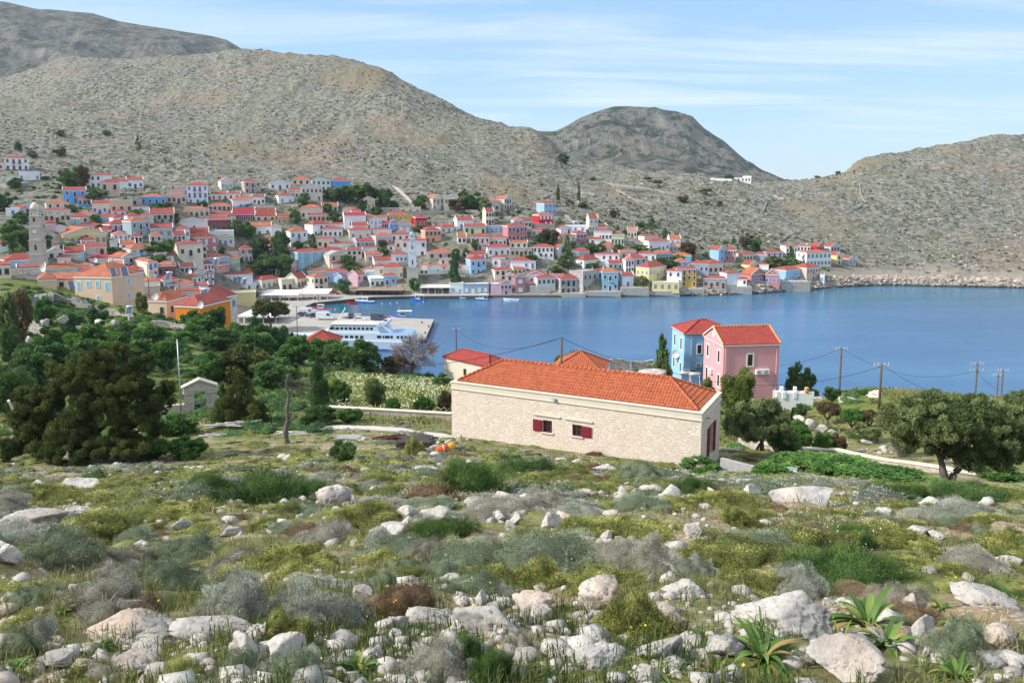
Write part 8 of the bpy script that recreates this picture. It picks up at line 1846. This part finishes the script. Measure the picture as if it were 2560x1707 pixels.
# rocks
n = 4200; ys = np.sqrt(g.uniform(2.6**2, 66**2, n)); ys = np.where(g.uniform(0, 1, n) < .07, g.uniform(2.8, 22, n), ys); ts = g.uniform(-.78, .78, n); xs_ = ts*ys; zs_ = gz_np(xs_, ys); patch2 = fbm(xs_*.22+9, ys*.22, 88, 3)
for i in range(n):
    x, y, z = xs_[i], ys[i], zs_[i]
    if patch2[i]+g.normal(0, .14) < .27 or blocked(x, y) or y < 3.6 or (y < 12 and g.uniform() < .62): continue
    u = 1280+F*(x/y)*.97; s = float(np.clip(g.lognormal(-2.35, .62), .04, .30 if y > 9 else .15))*(1+min(y, 40)*.008)
    if nR < 240 and y < 22 and s > .07 and -60 < u < 2620:
        o = link('rock', (RK if y < 12 else RKL)[int(g.integers(0, 6))]); o.scale = (s, s*g.uniform(.7,1), s*g.uniform(.7,1.1)); o.location = (x, y, z+s*.02); o.rotation_euler = (g.uniform(-.4,.4), g.uniform(-.4,.4), g.uniform(0, 6.28))
        zn = near_zone(u, 0); dist = 'closest' if y < 8 else 'middle' if y < 16 else 'upper'
        tag(o, 'pale limestone rock between low shrubs, %s part of the %s slope' % (zn, dist), 'rock', 'pale rocks of the %s %s slope' % (dist, zn)); nR += 1
    else: stuffR.append((x, y, z, s))
print('shrubs', nS, 'rocks', nR, 'mid', sum(map(len, stuffM.values())), 'far', sum(map(len, stuffS.values())), 'rub', len(stuffR))
def merge(base, items, mat, name, label, cat):
    V, Fc, A = base; Vs, Fs, As = [], [], []
    for (x, y, z, s, h) in items:
        a = g.uniform(0, 6.28); ca, sa = math.cos(a), math.sin(a); W = V.copy(); W[:, :2] = V[:, :2] @ np.array([[ca, sa], [-sa, ca]])*s; W[:, 2] *= h; W += (x, y, z); Fs.append(Fc+len(V)*len(Vs)); Vs.append(W); As.append(np.clip(A+g.normal(0, .12), 0, 1))
    if Vs: tag(link(name, np_mesh(name, np.concatenate(Vs), np.concatenate(Fs), mat, attr=np.concatenate(As))), label, cat, kind='stuff')
for k in SH: merge(MD[k], stuffM[k], SH[k], 'shrub_patch', '%s low shrubs in the middle of the slope' % SHN[k], 'shrubs')
for k in SH: merge(LO[k], stuffS[k], SH[k], 'shrub_cover', '%s low shrubs carpeting the slope up to the stone house' % SHN[k], 'shrubs')
rv, rf = IC[2]
def pebbles(items, name, label, sub=1, mat=None):
    v0, f0 = IC[sub]; Vs = []; Fs = []
    for (x, y, z, s) in items:
        pn = g.normal(size=(7, 3)); pn /= np.linalg.norm(pn, axis=1)[:, None]; pd = g.uniform(.5, .95, 7); dt_ = v0 @ pn.T; r = np.minimum(np.where(dt_ > .1, pd/np.maximum(dt_, .1), 9).min(1), 1.1)
        W = v0*r[:, None]*np.array([s, s*g.uniform(.7, 1), s*g.uniform(.5, .9)]); W += (x, y, z+s*.1); Fs.append(f0+len(v0)*len(Vs)); Vs.append(W)
    tag(link(name, np_mesh(name, np.concatenate(Vs), np.concatenate(Fs), mat or ROCKM)), label, 'rubble', kind='stuff')
pebbles(stuffR, 'rubble', 'small limestone blocks strewn over the slope', 2)
n = 9000; yp = np.exp(g.uniform(math.log(2.6), math.log(45), n)); tp = g.uniform(-.78, .78, n); xp = tp*yp; mk = (fbm(xp*.5, yp*.5, 99, 3)+.18*g.normal(size=n)) > .24; xp, yp = xp[mk], yp[mk]; zp = gz_np(xp, yp)
pebbles([(xp[i], yp[i], zp[i], float(np.clip(g.lognormal(-3.3, .5), .012, .12))*(1+yp[i]*.03)) for i in range(len(xp)) if not blocked(xp[i], yp[i])], 'gravel', 'loose pale stones and gravel on the bare earth', 1)
# grass
GR = leafy('grass_blade', [(0, (.06,.09,.022)), (.35, (.14,.17,.045)), (.65, (.29,.27,.11)), (1, (.50,.41,.23))], trans=.25)
def grass(n, y0, y1, L0, W0, blades, name, label, seed, dens=0.0, seg=2, tmax=.78, mat=None, flop=.5):
    gg = np.random.default_rng(seed); y = np.exp(gg.uniform(math.log(y0), math.log(y1), n)); keep = gg.uniform(0, 1, n) < np.clip(y/y1*1.4, .18, 1); y = y[keep]; x = gg.uniform(-tmax, tmax, len(y))*y
    mk = fbm(x*.35+5, y*.35, seed, 3)+.25*gg.normal(size=len(x)) > dens; x, y = x[mk], y[mk]; ok = np.array([not blocked(a, b) for a, b in zip(x, y)]); x, y = x[ok], y[ok]; z = gz_np(x, y)-.01
    m_ = len(x); C = np.repeat(np.stack([x, y, z], 1), blades, 0); tint = np.repeat(np.clip(.42+.9*fbm(x*.2, y*.2, seed+3, 2)+gg.normal(0, .12, m_), 0, 1), blades)
    k = len(C); C[:, :2] += gg.normal(0, .035, (k, 2)); a = gg.uniform(0, 6.28, k); lean = gg.uniform(.1, 1, k)*flop; L_ = L0*gg.uniform(.5, 1.4, k)*np.repeat(gg.uniform(.6, 1.3, m_), blades)
    d = np.stack([np.cos(a)*lean, np.sin(a)*lean, np.ones(k)], 1); d /= np.linalg.norm(d, axis=1)[:, None]; s = np.stack([-np.sin(a), np.cos(a), np.zeros(k)], 1)*(W0*gg.uniform(.6, 1.2, k))[:, None]*.5
    mid = C+d*(L_*.6)[:, None]; tip = mid+np.stack([np.cos(a)*lean*1.2, np.sin(a)*lean*1.2, .55-lean*.5], 1)*(L_*.5)[:, None]
    V = np.stack([C-s*.7, C+s*.7, mid+s, mid-s, tip], 1).reshape(-1, 3); b = np.arange(k)*5
    F3 = np.concatenate([np.stack([b, b+1, b+2], 1), np.stack([b, b+2, b+3], 1), np.stack([b+3, b+2, b+4], 1)])
    tag(link(name, np_mesh(name, V, F3, mat or GR, attr=np.repeat(np.clip(tint+gg.normal(0, .1, k), 0, 1), 5))), label, 'grass', kind='stuff')
grass(15000, 2.4, 17, .11, .006, 14, 'grass', 'green and straw grass tufts between the foreground stones', 301, -.05)
grass(22000, 14, 78, .15, .02, 8, 'meadow_grass', 'rough grass over the middle of the slope', 302, -.12)
grass(26000, 70, 125, .35, .06, 6, 'tall_grass', 'green grass and herbs on the farther slope', 303, -.2)
# bushes of the left shoulder and crest, too many to count
gg = np.random.default_rng(77); n = 5200; yb_ = np.sqrt(gg.uniform(66**2, 190**2, n)); tb_ = gg.uniform(-.80, .45, n); xb_ = tb_*yb_; zb_ = gz_np(xb_, yb_); pm = fbm(xb_*.05, yb_*.05, 31, 3)
for kk, lo_, hi_, nm_ in (('fennel', .02, .9, 'green'), ('yellow', -.12, .02, 'olive-yellow'), ('sage', -.2, -.12, 'grey-green')):
    mk = (pm+.12*gg.normal(size=n) > lo_) & (pm < hi_) & (zb_ > 3) & ((tb_ < -.16) | (gg.uniform(0, 1, n) < .12)) & ~((yb_ < 116) & (tb_ > -.23) & (tb_ < -.07))
    merge(LO[kk], [(xb_[i], yb_[i], zb_[i]-.1, gg.uniform(.5, 1.5), gg.uniform(.5, 1.5)) for i in np.nonzero(mk)[0][:1100]], LF['dark' if kk == 'fennel' else 'green'] if kk != 'sage' else SH['sage'], 'shoulder_scrub', nm_+' scrub covering the shoulder of the near hill', 'scrub')
# yellow and white flowers
def flowers(n, y0, y1, umin, umax, s, col, name, label, seed, hgt=.15):
    gg = np.random.default_rng(seed); y = gg.uniform(y0, y1, n); t0, t1 = (umin-1280)/F, (umax-1280)/F; x = gg.uniform(t0, t1, n)*y; z = gz_np(x, y)+hgt*gg.uniform(.4, 1.2, n)
    mk = fbm(x*.25, y*.25, seed, 3)+.12*gg.normal(size=n) > .0; C = np.stack([x, y, z], 1)[mk]; V, Fc = leaf_quads(C, s, s, None)
    m = paint('petal_'+name, col, .7, .1); tag(link(name, np_mesh(name, V, Fc, m)), label, 'flowers', kind='stuff')
flowers(5000, 80, 112, 830, 1125, .15, (.62,.60,.26), 'daisies', 'pale yellow daisies covering the meadow behind the low wall', 401, .5)
flowers(2500, 82, 110, 830, 1125, .15, (.75,.75,.68), 'white_daisies', 'white daisies mixed into the meadow', 402, .5)
flowers(200, 3, 9, 0, 2560, .013, (.80,.52,.02), 'yellow_flowers', 'tiny yellow flowers in the foreground', 403, .2)
flowers(260, 9, 14, 2080, 2250, .014, (.8,.8,.78), 'white_flowers', 'tiny white flowers on the fennel at the right', 404, .45)
# asphodel clumps and the broad-leaved sea squill
LEAF = leafy('strap_leaf', [(0, (.045,.10,.02)), (.5, (.12,.22,.04)), (.8, (.25,.34,.08)), (1, (.36,.24,.10))], rough=.5, trans=.25)
def strap_plant(seed, n, L_, W_, droop=.6):
    gg = random.Random(seed); V = []; Fc = []; A = []
    for i in range(n):
        a = gg.uniform(0, 6.28); l = L_*gg.uniform(.6, 1.15); w = W_*gg.uniform(.7, 1.1); e = gg.uniform(.35, 1.25); p = Vector((math.cos(a)*.02, math.sin(a)*.02, 0)); el = e; s = Vector((-math.sin(a), math.cos(a), 0)); b = len(V); k = 7; tint = gg.uniform(.1, .75) if gg.random() > .15 else gg.uniform(.85, 1)
        for j in range(k+1):
            q = j/k; ww = w*(.55+1.2*q-1.75*q**2.2) if q < 1 else .001; dz = Vector((0, 0, -w*.25)); V += [p-s*ww/2, p+dz*(1-q), p+s*ww/2]; A += [tint+.1*q]*3
            el -= droop*(1.0/k)*(1+q*1.2)*(1.3-e*.5); p = p+Vector((math.cos(a)*math.cos(el), math.sin(a)*math.cos(el), math.sin(el)))*l/k
        for j in range(k): o = b+j*3; Fc += [(o, o+1, o+4, o+3), (o+1, o+2, o+5, o+4)]
    return np_mesh('plant', np.array([tuple(v) for v in V]), np.array(Fc), LEAF, smooth=True, attr=np.clip(np.array(A), 0, 1))
SQ = [strap_plant(s, 46, .34, .066, 1.25) for s in (1, 2)]; ASP = [strap_plant(s, 26, .34, .020, 1.5) for s in (4, 5, 6)]
PLT = [(X4,1290,1120,470,SQ[0],'broad-leaved sea squill beside the largest boulder, biggest one'),(X4,1420,1260,330,SQ[1],'broad-leaved plant low beside the biggest sea squill'),(X4,1790,1010,150,SQ[1],'small broad-leaved plant behind the leaning stone'),(X4,1900,1130,190,SQ[0],'broad-leaved plant between leaning stone and round shrub'),(X4,560,1350,420,SQ[1],'broad-leaved plant at the bottom, left of the long boulder'),(X4,1900,1480,300,SQ[0],'broad-leaved plant at the bottom right'),(X4,250,1480,240,SQ[1],'broad-leaved plant at the bottom, centre right'),(X2,90,1450,260,SQ[0],'broad-leaved plant in the bottom left corner'),(X2,660,1290,190,SQ[1],'light green leafy plant on the slab'),(X2,1470,1200,160,SQ[0],'small light green plant on the slab, right'),(X3,130,1450,260,SQ[1],'broad-leaved plant at the bottom by the grey boulder'),(X3,490,640,90,SQ[0],'small leafy plant in the middle left'),(X3,1780,510,120,SQ[1],'light green leafy plant in the right middle'),(X2,610,440,100,SQ[0],'light green leafy plant by the left grey boulder'),(X2,430,1040,150,SQ[1],'yellowish leafy plant above the slab, left'),(X2,2020,600,110,SQ[0],'small leafy plant near the lilac cushion'),
 (X4,560,1180,420,ASP[0],'arching asphodel tuft in front of the largest boulder'),(X4,1110,1250,330,ASP[1],'arching asphodel tuft below the squill'),(X4,200,1200,260,ASP[2],'asphodel tuft at the lower right'),(X4,780,1330,260,ASP[0],'asphodel tuft by yellow flowers'),(X4,260,800,150,ASP[1],'asphodel tuft below the sage cushion'),(X4,40,900,200,ASP[2],'asphodel tuft right of centre'),(X4,2080,1150,240,ASP[0],'asphodel tuft at the right edge'),(X4,2280,980,180,ASP[1],'reddish asphodel tuft behind the right boulder'),(X4,1640,1400,240,ASP[2],'asphodel tuft left of the bottom right plant'),(X4,1990,640,130,ASP[0],'asphodel tuft upper right'),(X4,1620,650,130,ASP[1],'asphodel tuft right of the fennel'),
 (X3,1500,1480,380,ASP[0],'large asphodel tuft at the bottom centre right'),(X3,2200,1500,360,ASP[1],'large asphodel tuft at the bottom, far right of centre'),(X3,1980,1300,300,ASP[2],'asphodel tuft between two boulders'),(X3,560,1200,260,ASP[0],'arching tuft before the big outcrop'),(X3,920,710,200,ASP[1],'dark arching tuft in the middle'),(X3,1570,1050,200,ASP[2],'tuft between big outcrop and tall boulder'),(X3,2100,920,180,ASP[0],'pale tuft right of the tall boulder'),(X3,200,780,90,ASP[1],'small tuft left of the middle'),(X3,1370,1160,130,ASP[2],'small tuft on the big outcrop'),
 (X2,1270,1250,180,ASP[0],'tuft growing on the slab'),(X2,1590,1030,200,ASP[1],'tuft in the large ash cushion'),(X2,2100,800,180,ASP[2],'tuft left of the middle foreground'),(X2,200,960,220,ASP[0],'tuft at the left, above the slab'),(X2,1130,1370,180,ASP[1],'blue-green tuft below the slab'),(X2,2250,1250,230,ASP[2],'straw-coloured tuft by the mossy cushion'),(X2,920,510,110,ASP[0],'tuft by the grey boulder'),(X2,460,1290,180,ASP[1],'reddish tuft at the left end of the slab')]
for i, (fn, x, y, w, me, lb) in enumerate(PLT):
    u, v = fn(x, y); c = hit(u, v, 1.5); s = w/2.74*c.y/F/.62*1.45; o = link('plant', me, None, (c.x, c.y, c.z-.01), (0, 0, i*1.3), s); tag(o, lb, 'plant', 'strap-leaved plants of the foreground')
# ================================================================ HILL COVER (too many to count)
def hill_pts(n, seed, y0=300, y1=950, tmin=-.8, tmax=.8):
    gg = np.random.default_rng(seed); y = np.exp(gg.uniform(math.log(y0), math.log(y1), n)); t = gg.uniform(tmin, tmax, n); j = np.clip(((t-Tg[0])/(Tg[-1]-Tg[0])*(TN-1)).astype(int), 0, TN-1)
    top = Yk[13][j]; shore = Yk[11][j]; rid = Yk[16][j]; x = t*y
    ok = ((y > top-8) | ((t > .36) & (y > shore+22+20*(t < .42)))) & (y < rid+25); return x[ok], y[ok], t[ok], gg
x, y, t, gg = hill_pts(26000, 500); z = gz_np(x, y); mk = fbm(x*.02, y*.02, 601, 3)+.35*gg.normal(size=len(x)) > .1; 
V0, F0 = IC[1]
def blobs(x, y, z, s, name, mat, label, cat, flat=.7, gg=gg):
    n = len(x); q = V0[None]*(1+.35*gg.normal(size=(n, len(V0), 1)).clip(-1, 1))*s[:, None, None]*np.array([1, 1, flat]); q += np.stack([x, y, z], 1)[:, None]; Fc = (F0[None]+(np.arange(n)*len(V0))[:, None, None]).reshape(-1, 3)
    A = np.repeat(gg.uniform(0, 1, n), len(V0)); tag(link(name, np_mesh(name, q.reshape(-1, 3), Fc, mat, attr=A)), label, cat, kind='stuff')
SCR = leafy('hill_scrub', [(0, (.035,.04,.02)), (.5, (.085,.085,.045)), (1, (.15,.135,.075))], trans=0)
HRK = leafy('hill_rock', [(0, (.20,.17,.14)), (.5, (.32,.28,.235)), (1, (.46,.42,.36))], trans=0)
blobs(x[mk], y[mk], z[mk], gg.uniform(.35, 1.1, mk.sum()), 'hill_scrub', SCR, 'low grey-green scrub dotted over the hills', 'scrub')
x, y, t, gg = hill_pts(42000, 700); z = gz_np(x, y); mk = fbm(x*.03+5, y*.03, 702, 3)+.3*gg.normal(size=len(x)) > -.02
blobs(x[mk], y[mk], z[mk], gg.lognormal(-.95, .5, mk.sum()).clip(.15, 1.4), 'hill_rocks', HRK, 'pale limestone blocks strewn over the hills', 'rocks', .6, gg)
# rocks along the right shore
n = 3200; gg = np.random.default_rng(9); t = gg.uniform(.20, .8, n); j = ((t-Tg[0])/(Tg[-1]-Tg[0])*(TN-1)).astype(int); y = Yk[10][j]+gg.uniform(1.5, 11, n)**1; x = t*y; z = gz_np(x, y)
mk = (t > .36) | (gg.uniform(0, 1, n) < .5); SRK = leafy('shore_rock', [(0, (.20,.16,.13)), (.5, (.40,.33,.27)), (1, (.58,.50,.42))], trans=0)
blobs(x[mk], y[mk], np.maximum(z[mk], -.2), gg.lognormal(-.75, .5, mk.sum()).clip(.15, 1.3), 'shore_rocks', SRK, 'pale broken rocks along the waterline', 'rocks', .5, gg)
# scrub between the houses
gg = np.random.default_rng(12); n = 2600; y = gg.uniform(250, 400, n); t = gg.uniform(-.72, .40, n); j = ((t-Tg[0])/(Tg[-1]-Tg[0])*(TN-1)).astype(int); x = t*y; ok = (y > Yk[11][j]+14) & (y < Yk[13][j]+5); x, y = x[ok], y[ok]
hp = np.array([(o.location.x, o.location.y) for o, *_ in HOUSES]); d2 = ((x[:, None]-hp[None, :, 0]-3)**2+(y[:, None]-hp[None, :, 1]-3)**2).min(1); ok = d2 > 36; x, y = x[ok], y[ok]; z = gz_np(x, y)
blobs(x, y, z+.2, gg.uniform(.5, 1.5, len(x)), 'town_scrub', leafy('town_scrub', [(0, (.02,.04,.012)), (.5, (.05,.08,.022)), (1, (.12,.14,.045))], trans=0), 'green weeds and bushes between the houses', 'scrub', .8, gg)
# dark scrub on the far crag hill is part of its own cover

# ================================================================ AIR
hz = MB(); hm_ = bpy.data.materials.new('haze_air'); hm_.use_nodes = True; t = hm_.node_tree
for n_ in list(t.nodes):
    if n_.type == 'BSDF_PRINCIPLED': t.nodes.remove(n_)
pv = nn(t, 'ShaderNodeVolumePrincipled'); pv.inputs['Density'].default_value = 0.00008; pv.inputs['Color'].default_value = (.72,.84,1,1); pv.inputs['Anisotropy'].default_value = 0.2
t.links.new(pv.outputs[0], t.nodes['Material Output'].inputs['Volume'])
hz.box(-3500, 3500, -40, 3100, -40, 700, hm_); tag(hz.build('haze'), 'thin pale air over the bay', 'haze', kind='stuff')
